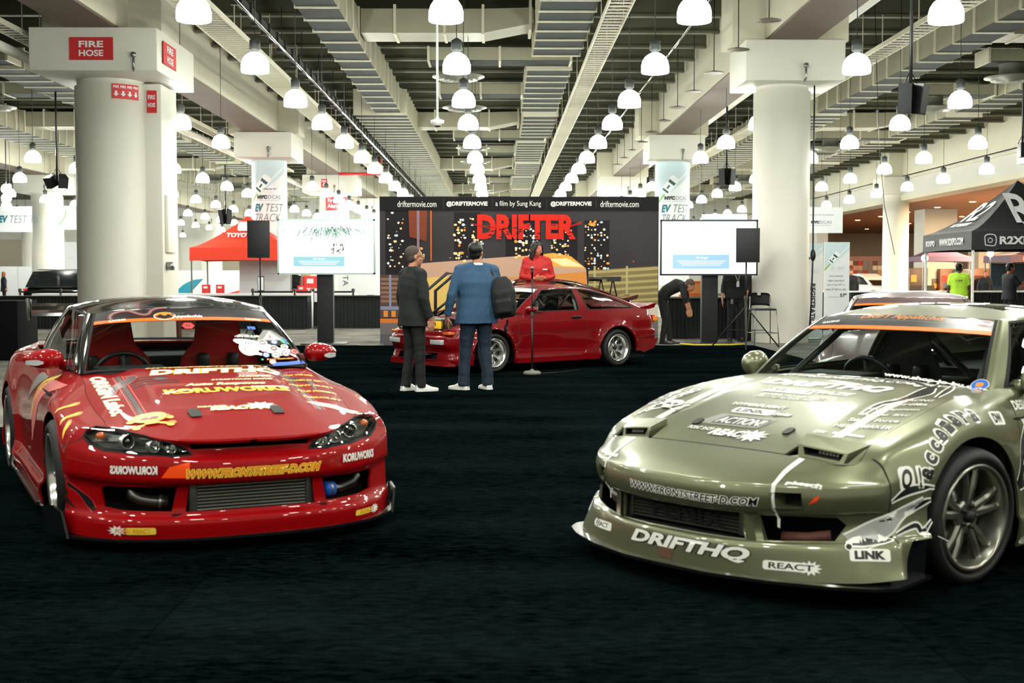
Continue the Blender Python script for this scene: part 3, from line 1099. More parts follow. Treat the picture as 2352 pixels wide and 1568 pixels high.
# ---- stickers --------------------------------------------------------------------
yel = mat('sticker_yellow', (240, 212, 70), 0.4)
ora = mat('sticker_orange', (236, 140, 40), 0.4)
wht = mat('sticker_white', (238, 238, 230), 0.4)
blk = mat('sticker_black', (14, 13, 14), 0.4)
gry = mat('sticker_grey', (128, 126, 122), 0.45)
pnk = mat('sticker_pink', (214, 120, 116), 0.4)
mar = mat('sticker_maroon', (112, 40, 40), 0.4)
blu = mat('sticker_blue', (30, 96, 190), 0.4)
red_s = mat('sticker_red', (206, 40, 40), 0.4)
grn = mat('sticker_green', (60, 170, 110), 0.4)
class Stick:
 """one sticker part made of flat layers pressed onto the car"""
 def __init__(self, car, skin, org, ax, ay, n, name='sticker'):
  self.car, self.skin, self.name = car, skin, name
  self.o, self.x, self.y, self.d = Vector(org), Vector(ax), Vector(ay), -Vector(n)
  self.mb = MB()
  self.k = 0
 def g(self, geo, m, off=None, at=(0, 0), seg=0.03):
  self.k += 1
  V, Fc = geo
  V = [(p[0] + at[0], p[1] + at[1], 0) for p in V]
  decal(self.mb, (V, Fc), self.skin, self.o, self.x, self.y, self.d, m, off or (0.0016 + 0.0004 * self.k), seg)
  return self
 def t(self, s, w, h, m, at=(0, 0), edge=None, bold=0.02, eb=0.05, shear=0.0, space=1.0, flip=False, off=None):
  if edge is not None:
   k = 1 + 0.5 * eb
   self.g(fit_text(s, w * 1.015, h * (1 + eb * 1.4), bold=bold + eb, shear=shear, space=space, flip=flip), edge, at=at)
  return self.g(fit_text(s, w, h, bold=bold, shear=shear, space=space, flip=flip), m, at=at, off=off)
 def done(self):
  if self.mb.f:
   o = self.mb.build(self.name, self.car, fix=False)
   return o
def rect(w, h):
 return [(-w / 2, -h / 2, 0), (w / 2, -h / 2, 0), (w / 2, h / 2, 0), (-w / 2, h / 2, 0)], [(0, 1, 2, 3)]
def rrect(w, h, r=0.3, n=5):
 r = r * min(w, h)
 P = []
 for (cx, cy, a0) in ((w / 2 - r, h / 2 - r, 0), (-w / 2 + r, h / 2 - r, 90), (-w / 2 + r, -h / 2 + r, 180), (w / 2 - r, -h / 2 + r, 270)):
  for i in range(n):
   a = math.radians(a0 + 90 * i / (n - 1))
   P.append((cx + r * math.cos(a), cy + r * math.sin(a), 0))
 return P, [tuple(range(len(P)))]
def skull(st, w, h, m1, m2, md):
 for a in (0.5, -0.5):
  c, s = math.cos(a), math.sin(a)
  st.g(ribbon([(-w * .48 * c, -w * .48 * s - h * .14), (0, -h * .14), (w * .48 * c, w * .48 * s - h * .14)], [h * .13, h * .1, h * .13]), m2)
  st.g(ribbon([(-w * .47 * c, -w * .47 * s - h * .14), (0, -h * .14), (w * .47 * c, w * .47 * s - h * .14)], [h * .09, h * .05, h * .09]), m1)
  for q in (-1, 1):
   for e in (-1, 1):
    st.g(disc_geo(h * .085, 12, cx=q * w * .48 * c - e * s * h * .06, cy=q * w * .48 * s - h * .14 + e * c * h * .06), m2 if e > 0 else m1)
 st.g(disc_geo(h * .34, 24, 1.15, 0.92, 0, h * .13), m2)
 st.g(disc_geo(h * .31, 24, 1.15, 0.92, 0, h * .13), m1)
 st.g(rrect(w * .34, h * .26), m2, at=(0, -h * .16))
 st.g(rrect(w * .29, h * .22), m1, at=(0, -h * .16))
 for q in (-1, 1):
  st.g(disc_geo(h * .085, 14, 1.2, .9, q * w * .11, h * .07), md)
 st.g(disc_geo(h * .035, 8, 1, 1, 0, -h * .02), md)
 for i in range(-2, 3):
  st.g(rect(w * .008, h * .14), md, at=(i * w * .05, -h * .17))
 st.g(rect(w * .27, h * .012), md, at=(0, -h * .17))
hot_orange = mat('hot_orange_patch', (255, 78, 8), 0.4)
# ================================================================ the car body
TK = [0, .25, .5, .75, .9, 1.0, 1.45, 1.9, 2.4, 3.0, 3.8, 4.45, 5.0, 5.3, 5.6, 6.2]
TT0 = np.unique(np.round(np.concatenate([np.linspace(0, 1.0, 21), np.linspace(1.0, 2.6, 33), np.linspace(2.6, 5.0, 30), np.linspace(5.0, 6.2, 19)]), 4))
gapm = mat('panel_gap', (6, 6, 7), 0.8)
rubber = mat('tyre_rubber', (17, 18, 19), 0.65, bump=(40, 0.2, 0.004))
chromem = mat('wheel_chrome', (232, 232, 228), 0.2, metal=0.9)
silverm = mat('wheel_silver', (150, 150, 138), 0.28, metal=0.85)
cfib = mat('dark_lip', (16, 18, 20), 0.25, coat=0.6)
seatred = mat('seat_red', (200, 26, 30), 0.85)
interior = mat('car_interior', (16, 17, 19), 0.8)
screenglass = glass_mat('windscreen_glass', (0.80, 0.87, 0.85))
sideglass = glass_mat('side_window_glass', (0.74, 0.80, 0.79))
lensglass = glass_mat('headlamp_lens', (0.92, 0.94, 0.94))
def car_shell(sp, car, paint_m, roof_m, seams, holes, panels, extra_mats=(), flares=(), hoodfn=None, popup=None):
 """sp holds the control rows; returns skin and the paint body meshes"""
 mats = [paint_m, gapm, roof_m] + list(extra_mats)
 rows = sp['rows']
 G = body_rows(TK, rows, TT0, 4, sp['ridge'])
 for fl in flares:
  G = flare(G, *fl)
 belt = grid_bm(G)
 # ---- hood: between the left and right top rows, from the nose to the cowl
 top = G[-1]                                         # (cols,3) last row
 half = top[len(top) // 2:]                          # centre -> rear centre
 Sx, Sy, Sz = half[:, 0], half[:, 1], half[:, 2]
 iA = int(np.argmax(np.array(np.concatenate([TT0])) >= 1.0))
 fs, fy, fz = Sx[:iA + 1], Sy[:iA + 1], Sz[:iA + 1]   # nose edge over y
 cs = sp['cowl_s']
 iB = int(np.argmax(Sx[iA:] >= cs)) + iA
 es, ey, ez = Sx[iA:iB + 1], Sy[iA:iB + 1], Sz[iA:iB + 1]
 V = np.linspace(0, 1, 41)
 U = np.linspace(-1, 1, 61)
 HG = np.zeros((len(V), len(U), 3))
 zc = sp['hood_z']                                    # [(s,z)...] centre line
 zcf = lambda s: crv([p[0] for p in zc], [[p[1]] for p in zc], np.atleast_1d(s))[:, 0]
 for i, v in enumerate(V):
  s_e = es[0] + (cs - es[0]) * v
  y_e = np.interp(s_e, es, ey)
  z_e = np.interp(s_e, es, ez)
  for j, u in enumerate(U):
   au = abs(u)
   y = max(y_e - 0.0035, 0) * au
   y0 = ey[0] * au
   s0 = np.interp(y0, fy, fs)
   z0 = np.interp(y0, fy, fz)
   s1 = cs + sp.get('cowl_bow', 0.0) * (1 - au ** 2)
   s = s0 + (s1 - s0) * v
   zz = float(zcf(s)[0])
   z = z_e + (zz - z_e) * (1 - au ** 2.4)
   k = (1 - v) ** 3                            # meet the nose edge exactly
   zf = ez[0] + (float(zcf(s0)[0]) - ez[0]) * (1 - au ** 2.4)
   z += k * (z0 - zf)
   if hoodfn:
    z += hoodfn(s, y * (1 if u > 0 else -1), v, au)
   HG[i, j] = (s, y * np.sign(u), z)
 hood = grid_bm(HG, True)
 # ---- roof
 rf = sp['roof']
 vmap = sp['gv']
 ug = np.unique(np.round(np.concatenate([np.linspace(0, 1, 17), [m_ for m_ in sp['gmarks'] if m_ < 1]]), 4))
 sg_ = np.unique(np.round(np.concatenate([np.linspace(1, 1.15, 4), np.linspace(1.15, 5, 50), [m_ for m_ in sp['gmarks'] if 1 < m_ < 5]]), 4))
 RU = np.concatenate([-ug[:0:-1], ug])
 RV = np.interp(sg_, [p[0] for p in vmap], [p[1] for p in vmap])
 rc = crv(rf['v'], rf['centre'], RV)                  # s, z
 re = crv(rf['v'], rf['edge'], RV)                    # s, y, z
 def roofpt(u, v):
  c = crv(rf['v'], rf['centre'], [v])[0]
  e = crv(rf['v'], rf['edge'], [v])[0]
  a = abs(u)
  return (c[0] + (e[0] - c[0]) * a ** 2, e[1] * u, e[2] + (c[1] - e[2]) * (1 - a ** rf.get('pow', 2.6)))
 RG = np.array([[roofpt(u, v) for u in RU] for v in RV])
 roof = grid_bm(RG, True)
 # ---- glasshouse
 gT = sp['gT']
 def topT(t):
  if t <= 1:
   return roofpt(t, 0.0)
  if t >= 5:
   return roofpt(6 - t, 1.0)
  return roofpt(1.0, float(np.interp(t, [p[0] for p in vmap], [p[1] for p in vmap])))
 marks = sp['gmarks']
 TG = np.unique(np.round(np.concatenate([ug, sg_, 6 - ug]), 4))
 T2 = [-gT[1][0]] + [g[0] for g in gT]
 P2 = [(gT[1][1], -gT[1][2], gT[1][3])] + [g[1:] for g in gT]
 base = crv(T2, P2, TG)
 topp = np.array([topT(t) for t in TG])
 GV = np.array(sp['gvs'])
 GG = np.zeros((len(GV), len(TG), 3))
 for i, v in enumerate(GV):
  GG[i] = base * (1 - v) + topp * v
  d = topp - base
  tan = np.gradient((base + topp) / 2, axis=0)
  nrm = np.cross(tan, d)
  nrm /= np.linalg.norm(nrm, axis=1)[:, None] + 1e-9
  sg = np.sign(nrm[len(TG) // 3, 1])
  GG[i] += nrm * sg * sp.get('bulge', 0.018) * 4 * v * (1 - v)
 mir = GG[:, :0:-1].copy()
 mir[:, :, 1] *= -1
 GF = np.concatenate([mir, GG], 1)
 TF = np.concatenate([-TG[:0:-1], TG])
 gh = bmesh.new()
 gv = [[gh.verts.new(GF[i, j]) for j in range(GF.shape[1])] for i in range(GF.shape[0])]
 lay = {}
 for i in range(GF.shape[0] - 1):
  for j in range(GF.shape[1] - 1):
   f = gh.faces.new((gv[i][j], gv[i][j + 1], gv[i + 1][j + 1], gv[i + 1][j]))
   tm, vm = (TF[j] + TF[j + 1]) / 2, (GV[i] + GV[i + 1]) / 2
   lay[f] = sp['gclass'](tm, vm)
 # ---- tail deck
 iC = int(np.argmax(Sx >= sp['deck_s']))
 ds_, dy_, dz_ = Sx[iC:], Sy[iC:], Sz[iC:]
 DG = []
 Vd = np.linspace(0, 1, 15)
 for v in Vd:
  s = sp['deck_s'] + (Sx.max() - 0.001 - sp['deck_s']) * v
  k = np.searchsorted(ds_, s) if s < ds_.max() else len(ds_) - 1
  y_e = np.interp(s, ds_, dy_)
  z_e = np.interp(s, ds_, dz_)
  DG.append([(s, y_e * u, z_e + sp.get('deck_crown', 0.012) * (1 - u * u)) for u in np.linspace(-1, 1, 25)])
 deck = grid_bm(np.array(DG), True)
 for b_ in (belt, hood, roof, gh, deck):
  b_.normal_update()
  cc_ = Vector((2.3, 0, 0.45))
  sc_ = sum((1 if (f.calc_center_median() - cc_).dot(f.normal) > 0 else -1) * f.calc_area() for f in b_.faces)
  if sc_ < 0:
   bmesh.ops.reverse_faces(b_, faces=b_.faces)
 skin = Skin([belt, hood, roof, gh, deck])
 for q in (-1, 1):
  ch = MB()
  ch.tube([(Sx[i], q * Sy[i], Sz[i] - 0.012) for i in range(iA - 4, iB + 2)], 0.010, gapm, 6)
  ch.build('bonnet_gap', car)
 # ---- cut holes and gaps
 meshes = {'belt': belt, 'hood': hood, 'roof': roof, 'deck': deck}
 bits = {}
 for (which, proj, poly, test, act) in holes:
  bm = meshes[which]
  fs_ = knife_any(bm, poly, proj, test) if act[0] != '!' else knife(bm, poly, proj, test)
  a = act.lstrip('!')
  if a == 'hole':
   bmesh.ops.delete(bm, geom=fs_, context='FACES')
  elif a.startswith('mat'):
   for f in fs_:
    f.material_index = int(a[3:])
  else:
   nb = panel_object(a, bm, fs_, car, [lensglass], skin)
   if nb:
    bits.setdefault(a, []).append(nb)
   bmesh.ops.delete(bm, geom=[f for f in fs_ if f.is_valid], context='FACES')
 for (which, proj, pts, w, test) in seams:
  bm = meshes[which]
  for q in strip_polys(pts, w):
   for f in knife(bm, q, proj, test):
    f.material_index = 1
 # ---- split into panels
 def out(bm, default, m_):
  groups = {}
  for f in bm.faces:
   c = f.calc_center_median()
   nm = default
   for (which, name, tst) in panels:
    if which == default and tst(c) and f.material_index != 1:
     nm = name
     break
   groups.setdefault(nm, []).append(f)
  for nm, fs_ in groups.items():
   o = panel_object(nm.split(':')[0], bm, fs_, car, m_, skin, 0.012)
   bits.setdefault(nm, []).append(o)
 out(belt, 'belt', mats)
 out(hood, 'hood', mats)
 rmats = [roof_m, gapm, roof_m] + list(extra_mats)
 out(roof, 'roof', rmats)
 out(deck, 'deck', mats)
 for o in bits.get('belt', []):
  o.name = 'body_shell'
 for o in bits.get('deck', []):
  o.name = 'boot_lid'
 groups = {}
 for f, k in lay.items():
  groups.setdefault(k, []).append(f)
 for k, fs_ in groups.items():
  if k == 'windscreen':
   panel_object('windscreen', gh, fs_, car, [screenglass], skin)
  elif k == 'pillar':
   panel_object('roof_pillars', gh, fs_, car, [roof_m], skin, 0.02)
  elif k == 'frit':
   panel_object('window_seal', gh, fs_, car, [gapm], skin, 0.01)
  elif k == 'banner':
   panel_object('sun_strip', gh, fs_, car, [sp['banner_m']], skin, 0.004)
  elif k == 'orange':
   panel_object('orange_strip', gh, fs_, car, [sp['orange_m']], skin, 0.004)
  elif k == 'rear_glass':
   panel_object('rear_window', gh, fs_, car, [sideglass], skin)
  else:
   panel_object('side_window', gh, fs_, car, [sideglass], skin)
 for b in (belt, hood, roof, gh, deck):
  b.free()
 return skin, bits
def underbody(car, L, w, axles, R, z0=0.09, hoodtop=0.5, cowl=1.3, front=0.35):
 """floor pan, inner arches and dark engine bay so that nothing is see-through"""
 mb = MB()
 mb.box((front + 0.1, -w + 0.14, z0 + 0.03), (L - 0.25, w - 0.14, z0 + 0.07), interior)
 mb.box((axles[0] + R + 0.12, -w + 0.06, z0 + 0.05), (axles[1] - R - 0.1, -w + 0.10, 0.72), interior)
 mb.box((axles[0] + R + 0.12, w - 0.10, z0 + 0.05), (axles[1] - R - 0.1, w - 0.06, 0.72), interior)
 mb.box((cowl - 0.1, -0.62, z0 + 0.05), (cowl - 0.06, 0.62, 0.74), interior)
 mb.box((axles[1] - 0.62, -w + .26, 0.80), (axles[1] + 0.62, w - .26, 0.83), interior)
 mb.box((axles[1] - 0.62, -w + .26, 0.2), (axles[1] - 0.58, w - .26, 0.83), interior)
 for ax in axles:
  for s in (-1, 1):
   n = 16
   vs, fs = [], []
   for k in range(n + 1):
    a = PI * k / n
    for y in (w - 0.36, w - 0.05):
     vs.append((ax + (R + 0.07) * math.cos(a), s * y, R + 0.0 + (R + 0.06) * math.sin(a)))
   for k in range(n):
    fs.append((2 * k, 2 * k + 1, 2 * k + 3, 2 * k + 2))
   mb.add(vs, fs, interior)
   vs = [(ax + (R + 0.07) * math.cos(PI * k / n), s * (w - 0.36), R + (R + 0.06) * math.sin(PI * k / n)) for k in range(n + 1)]
   mb.add(vs, [tuple(range(n + 1))], interior)
   mb.box((ax - 0.25, s * (w - 0.5) - 0.1, z0 + 0.05), (ax + 0.25, s * (w - 0.5) + 0.1, R + 0.15), interior)
 mb.build('floor_pan', car)
def bucket_seat(car, s, y, m, z=0.18, name='bucket_seat', top=1.0, text=None):
 e = MB()
 prof = [(-0.50, 0.16, 0.26, 0.07), (-0.30, 0.10, 0.26, 0.08), (-0.05, 0.08, 0.25, 0.09), (0.06, 0.14, 0.25, 0.11), (0.12, 0.36, 0.27, 0.12), (0.16, 0.56, 0.285, 0.11), (0.18, 0.66, 0.25, 0.06), (0.20, 0.76, 0.165, 0.05), (0.22, 0.90, 0.145, 0.05), (0.23, 0.965, 0.11, 0.03)]
 U = np.linspace(-1, 1, 13)
 vs, fs = [], []
 for (ds, dz, hw, wing) in prof:
  for u in U:
   a = abs(u)
   vs.append((s + ds - wing * a ** 3 * 0.9, y + hw * u, z + dz + (wing * a ** 4 if dz < 0.2 else 0)))
 n = len(U)
 for i in range(len(prof) - 1):
  for j in range(n - 1):
   fs.append((i * n + j, i * n + j + 1, (i + 1) * n + j + 1, (i + 1) * n + j))
 bm = bmesh.new()
 bv = [bm.verts.new(p) for p in vs]
 for f in fs:
  bm.faces.new([bv[i] for i in f])
 r = bmesh.ops.solidify(bm, geom=list(bm.faces), thickness=0.06)
 bmesh.ops.smooth_vert(bm, verts=bm.verts, factor=0.4)
 e.bm(bm, m, True)
 for q in (-1, 1):
  e.box((s + 0.10, y + q * 0.10 - 0.035, z + 0.56), (s + 0.20, y + q * 0.10 + 0.035, z + 0.68), blackm, bev=0.02)
 o = e.build(name, car)
 return o
def cabin(car, L, cowl, roofz, seat_m, seats, wheel_side=-1, dash_z=0.80, sz=0.19):
 mb = MB()
 mb.box((cowl + 0.05, -0.64, 0.55), (cowl + 0.42, 0.64, dash_z - 0.05), interior, bev=0.04)
 mb.prism([(cowl - 0.02, dash_z - 0.06), (cowl + 0.36, dash_z - 0.02), (cowl + 0.42, dash_z - 0.10), (cowl + 0.2, dash_z - 0.12)], -0.64, 0.64, interior, axis='y')
 if wheel_side:
  y = 0.34 * wheel_side
  mb.prism([(cowl + 0.1, dash_z - 0.05), (cowl + 0.2, dash_z + 0.035), (cowl + 0.40, dash_z + 0.04), (cowl + 0.45, dash_z - 0.08)], y - 0.2, y + 0.2, interior, axis='y')
 mb.build('dashboard', car)
 if wheel_side:
  sw = MB()
  M = Matrix.Translation((cowl + 0.60, y, dash_z - 0.05)) @ Matrix.Rotation(math.radians(68), 4, 'Y')
  pts = [(0.17 * math.cos(2 * PI * k / 28), 0.17 * math.sin(2 * PI * k / 28), 0) for k in range(28)]
  sw.tube(pts, 0.015, blackm, 8, closed=True, M=M)
  for a in (0.0, 2.2, -2.2):
   sw.tube([(0, 0, -0.03), (0.16 * math.cos(a + PI), 0.16 * math.sin(a + PI), 0)], 0.012, darkm, 6, M=M)
  sw.lathe([(0, 0.0), (0.035, 0.0), (0.045, -0.03), (0.04, -0.14)], blackm, 12, M)
  sw.build('steering_wheel', car)
 for (s, y) in seats:
  bucket_seat(car, s, y, seat_m, z=sz)
def rollcage(car, hoop_s, w, top, m, cowl):
 mb = MB()
 mb.tube([(hoop_s, -w, 0.25), (hoop_s, -w, 0.85), (hoop_s, -w + 0.12, top - 0.04), (hoop_s, w - 0.12, top - 0.04), (hoop_s, w, 0.85), (hoop_s, w, 0.25)], 0.022, m, 8)
 mb.tube([(hoop_s, -w + 0.08, 0.35), (hoop_s, w - 0.14, top - 0.05)], 0.02, m, 8)
 mb.tube([(hoop_s, w - 0.08, 0.35), (hoop_s, -w + 0.14, top - 0.05)], 0.02, m, 8)
 mb.tube([(hoop_s, -w + 0.02, 0.78), (hoop_s, w - 0.02, 0.78)], 0.02, m, 8)
 for s in (-1, 1):
  mb.tube([(hoop_s, s * (w - 0.13), top - 0.05), (hoop_s + 0.85, s * (w - 0.18), 0.55)], 0.02, m, 8)
  mb.tube([(hoop_s, s * (w - 0.13), top - 0.05), (cowl + 0.5, s * (w - 0.14), top - 0.09), (cowl + 0.12, s * (w - 0.02), 0.8), (cowl + 0.12, s * (w - 0.02), 0.3)], 0.02, m, 8)
  mb.tube([(hoop_s, s * w, 0.35), (cowl + 0.14, s * w, 0.6)], 0.02, m, 8)
 mb.build('roll_cage', car)
def car_root(name, label, X, Y, a):
 """car frame: x = distance behind the nose, y = towards the car's left, z up"""
 e = empty(name, label, 'car', (X, Y, 0.0))
 fw = Vector((math.sin(a), -math.cos(a), 0))
 e.rotation_euler = (0, 0, math.atan2(-fw.y, -fw.x))
 return e
def test_left(c):
 return c.y > 0.45
def test_right(c):
 return c.y < -0.45
# ---------------------------------------------------------------- red coupe (front left)
def gclass_std(b=0.82, o=0.765, wsT=0.94, door=(1.14, 2.92), quarter=(3.06, 4.3), rear=5.15, banner=True):
 def f(t, v):
  a = abs(t)
  if a < wsT:
   if v < 0.03:
    return 'frit'
   if banner and v > b:
    return 'banner'
   if banner and v > o:
    return 'orange'
   return 'windscreen'
  if a < 1.0:
   return 'frit' if a < wsT + 0.03 else 'pillar'
  if a < door[0]:
   return 'pillar'
  if a > rear:
   if v < 0.05 or v > 0.92:
    return 'frit'
   return 'rear_glass'
  if 0.06 < v < 0.93:
   if door[0] + 0.05 < a < door[1] - 0.05:
    return 'glass_door_l' if t > 0 else 'glass_door_r'
   if quarter[0] + 0.05 < a < quarter[1] - 0.1:
    return 'glass_q_l' if t > 0 else 'glass_q_r'
  if 0.02 < v < 0.97 and (door[0] < a < door[1] or quarter[0] < a < quarter[1]):
   return 'frit'
  return 'pillar'
 return f
S15_paint = mat('red_paint', (146, 0, 6), 0.5, coat=1.0, spec=0.1, coat_ior=1.38)
S15_roof = mat('black_gloss_paint', (9, 9, 10), 0.12, coat=1.0)
bann = mat('black_banner', (33, 29, 34), 0.35)
orangem = mat('orange_vinyl', (255, 112, 12), 0.45)
s15 = dict(
 rows=[
  ([-.005, .0, .04, .14, .27, .36, .47, .9, 1.4, 2.0, 2.8, 3.45, 4.0, 4.28, 4.42, 4.45], [0, .21, .43, .65, .78, .835, .865, .885, .89, .89, .89, .925, .88, .78, .5, 0], [.078, .078, .078, .080, .082, .085, .085, .085, .085, .09, .09, .11, .15, .16, .16, .16]),
  ([-.012, -.006, .033, .13, .255, .345, .46, .9, 1.4, 2.0, 2.8, 3.45, 4.0, 4.28, 4.42, 4.45], [0, .21, .43, .64, .765, .822, .858, .89, .90, .90, .90, .93, .88, .79, .51, 0], [.165, .165, .165, .168, .172, .178, .18, .18, .18, .18, .18, .2, .24, .25, .25, .25]),
  ([.03, .036, .07, .16, .265, .345, .46, .9, 1.4, 2.0, 2.8, 3.45, 4.0, 4.28, 4.42, 4.45], [0, .21, .42, .61, .73, .795, .845, .855, .86, .86, .865, .915, .87, .79, .51, 0], [.205, .205, .205, .21, .215, .22, .23, .24, .24, .24, .25, .28, .3, .32, .32, .32]),
  ([.025, .03, .065, .155, .255, .34, .46, .9, 1.4, 2.0, 2.8, 3.45, 4.0, 4.28, 4.42, 4.45], [0, .21, .42, .61, .72, .785, .84, .855, .855, .855, .865, .91, .87, .79, .51, 0], [.343, .343, .345, .35, .355, .36, .37, .38, .38, .38, .39, .40, .41, .42, .42, .42]),
  ([-.008, -.001, .038, .13, .23, .318, .46, .9, 1.4, 2.0, 2.8, 3.45, 4.0, 4.29, 4.44, 4.47], [0, .21, .42, .61, .73, .80, .85, .86, .86, .86, .87, .91, .88, .80, .52, 0], [.352, .352, .355, .362, .368, .375, .39, .42, .43, .43, .44, .45, .46, .46, .46, .46]),
  ([-.013, -.005, .036, .13, .235, .32, .46, .9, 1.4, 2.0, 2.8, 3.45, 4.0, 4.29, 4.44, 4.47], [0, .21, .42, .61, .73, .80, .852, .862, .862, .865, .872, .905, .88, .80, .52, 0], [.448, .448, .455, .468, .475, .482, .50, .52, .53, .53, .54, .55, .55, .56, .56, .56]),
  ([.035, .042, .055, .15, .25, .335, .46, .9, 1.4, 2.0, 2.8, 3.45, 4.0, 4.28, 4.42, 4.45], [0, .21, .42, .59, .71, .785, .845, .862, .858, .862, .868, .89, .865, .78, .5, 0], [.485, .485, .49, .51, .525, .54, .56, .61, .635, .65, .66, .67, .68, .68, .68, .68]),
  ([.055, .06, .072, .175, .275, .345, .46, .9, 1.4, 2.0, 2.8, 3.45, 4.0, 4.27, 4.41, 4.44], [0, .21, .42, .565, .675, .745, .80, .835, .81, .815, .825, .84, .80, .70, .45, 0], [.528, .528, .535, .562, .582, .598, .622, .69, .745, .785, .815, .83, .82, .80, .79, .79]),
  ([.0, .008, .055, .18, .275, .33, .46, .9, 1.4, 2.0, 2.8, 3.45, 4.0, 4.25, 4.38, 4.42], [0, .21, .40, .54, .615, .65, .665, .668, .675, .73, .735, .70, .64, .58, .40, 0], [.559, .559, .570, .595, .610, .620, .640, .725, .828, .878, .89, .895, .895, .89, .88, .875]),
 ],
 ridge=(3, 4), cowl_s=1.33, cowl_bow=0.03,
 hood_z=[(-.05, .545), (0, .560), (.12, .598), (.3, .650), (.55, .705), (.9, .768), (1.2, .815), (1.5, .85)],
 roof=dict(v=[0, .25, .5, .75, 1], centre=[(1.77, 1.190), (2.05, 1.250), (2.4, 1.262), (2.8, 1.235), (3.15, 1.165)],
              edge=[(1.82, .545, 1.158), (2.1, .585, 1.188), (2.45, .59, 1.195), (2.8, .57, 1.17), (3.10, .52, 1.125)], pow=2.4),
 gT=[(0, 1.355, 0, .835), (.5, 1.35, .34, .835), (.85, 1.33, .60, .832), (1.0, 1.315, .668, .826), (1.1, 1.37, .69, .83), (2, 2.0, .72, .868), (3, 2.6, .725, .88), (4, 3.1, .70, .888), (4.6, 3.4, .65, .893), (5, 3.6, .58, .897), (5.4, 3.76, .40, .90), (6, 3.83, 0, .90)],
 gv=[(1, 0), (1.1, .03), (2, .27), (3, .58), (4, .83), (4.6, .94), (5, 1)],
 gmarks=[.94, .97, 1.14, 1.19, 2.87, 2.92, 3.06, 3.11, 4.2, 4.3, 5.15],
 gvs=[0, .02, .03, .05, .06, .12, .2, .3, .4, .5, .6, .7, .765, .79, .82, .87, .92, .93, .97, 1.0],
 gclass=gclass_std(), deck_s=3.45, banner_m=bann, orange_m=orangem)
def s15_hood(s, y, v, au):
 a = abs(y)
 t = np.clip((s - 0.25) / 0.35, 0, 1)
 z = 0.014 * t / (1 + math.exp((a - 0.40) / 0.012))          # raised centre
 z -= 0.010 * t * math.exp(-((a - 0.50) / 0.05) ** 2)          # channel beside it
 return z
redcar = car_root('sports_coupe', 'red drift coupe with black roof and sponsor stickers, front left of the floor', -1.246, 6.608, 0.433)
hl_front = [(.300, .492), (.335, .530), (.41, .560), (.52, .590), (.64, .614), (.715, .622), (.765, .607), (.782, .575), (.76, .545), (.70, .515), (.55, .497), (.40, .488)]
hl_frontL = hl_front
hl_frontR = [(-y, z) for y, z in hl_front]
ftest = lambda c: c.x < 0.62
holes = []
for P in (hl_frontL, hl_frontR):
 holes.append(('belt', 'front', P, lambda c: c.x < 0.5 and c.z > 0.44, 'headlamp_lens'))
 holes.append(('hood', 'front', P, lambda c: c.x < 0.42, 'hole'))
holes.append(('belt', 'front', [(-.335, .207), (-.318, .340), (.318, .340), (.335, .207)], ftest, 'hole'))
for s in (-1, 1):
 holes.append(('belt', 'front', [(s * .40, .212), (s * .375, .335), (s * .69, .338), (s * .715, .325), (s * .70, .232), (s * .62, .218)], ftest, 'hole'))
 holes.append(('belt', 'side', arch_poly(.90, .30, .45, .355), test_left if s > 0 else test_right, '!hole'))
 holes.append(('belt', 'side', arch_poly(3.425, .30, .40, .345), test_left if s > 0 else test_right, '!hole'))
holes.append(('belt', 'front', [(-.30, .518), (-.31, .5555), (.31, .5555), (.30, .518)], ftest, 'hole'))
for k in range(4):      # vent slots in the bonnet
 for s in (-1,):
  y0 = 0.31
  s0 = 0.93 + 0.052 * k
  holes.append(('hood', 'top', [(s0, y0 - .13 + (.05 if k > 1 else 0)), (s0 + .022, y0 - .13 + (.05 if k > 1 else 0)), (s0 + .022, y0 + .13), (s0, y0 + .13)], None, 'mat1'))
seams = [('belt', 'side', [(1.345, .70), (1.335, .45), (1.36, .25)], .006, lambda c: abs(c.y) > .6), ('belt', 'side', [(2.58, .90), (2.60, .60), (2.54, .28), (2.35, .22), (1.5, .22), (1.36, .25)], .006, lambda c: abs(c.y) > .6),
         ('belt', 'side', [(.335, .66), (.36, .56), (.45, .52), (.5, .50)], .005, lambda c: abs(c.y) > .7)]
panels = [('belt', 'front_bumper', lambda c: c.x < .33 or (c.x < .55 and c.z < .51)), ('belt', 'rear_bumper', lambda c: c.x > 3.9 and c.z < .6),
          ('belt', 'front_fender:l', lambda c: c.x < 1.34 and c.z > .2 and c.y > 0), ('belt', 'front_fender:r', lambda c: c.x < 1.34 and c.z > .2 and c.y < 0),
          ('belt', 'door:l', lambda c: 1.345 < c.x < 2.59 and c.z > .225 and c.y > 0), ('belt', 'door:r', lambda c: 1.345 < c.x < 2.59 and c.z > .225 and c.y < 0)]
redskin, redbits = car_shell(s15, redcar, S15_paint, S15_roof, seams, holes, panels,
                             flares=[(.90, .30, .40, .025, .10), (3.425, .30, .38, .02, .12)], hoodfn=s15_hood)
underbody(redcar, 4.45, .90, (.90, 3.425), .31, cowl=1.33)
cabin(redcar, 4.45, 1.36, 1.2, seatred, [(2.22, -.36), (2.22, .36)], 1, 0.80)
for s in (-1, 1):
 wheel(redcar, .31, .235, .225, 5, 'twin', rubber, chromem, chromem, (.90, s * .765, .31), s, camber=-3)
 wheel(redcar, .31, .25, .225, 5, 'twin', rubber, chromem, chromem, (3.425, s * .79, .31), s, camber=-1)
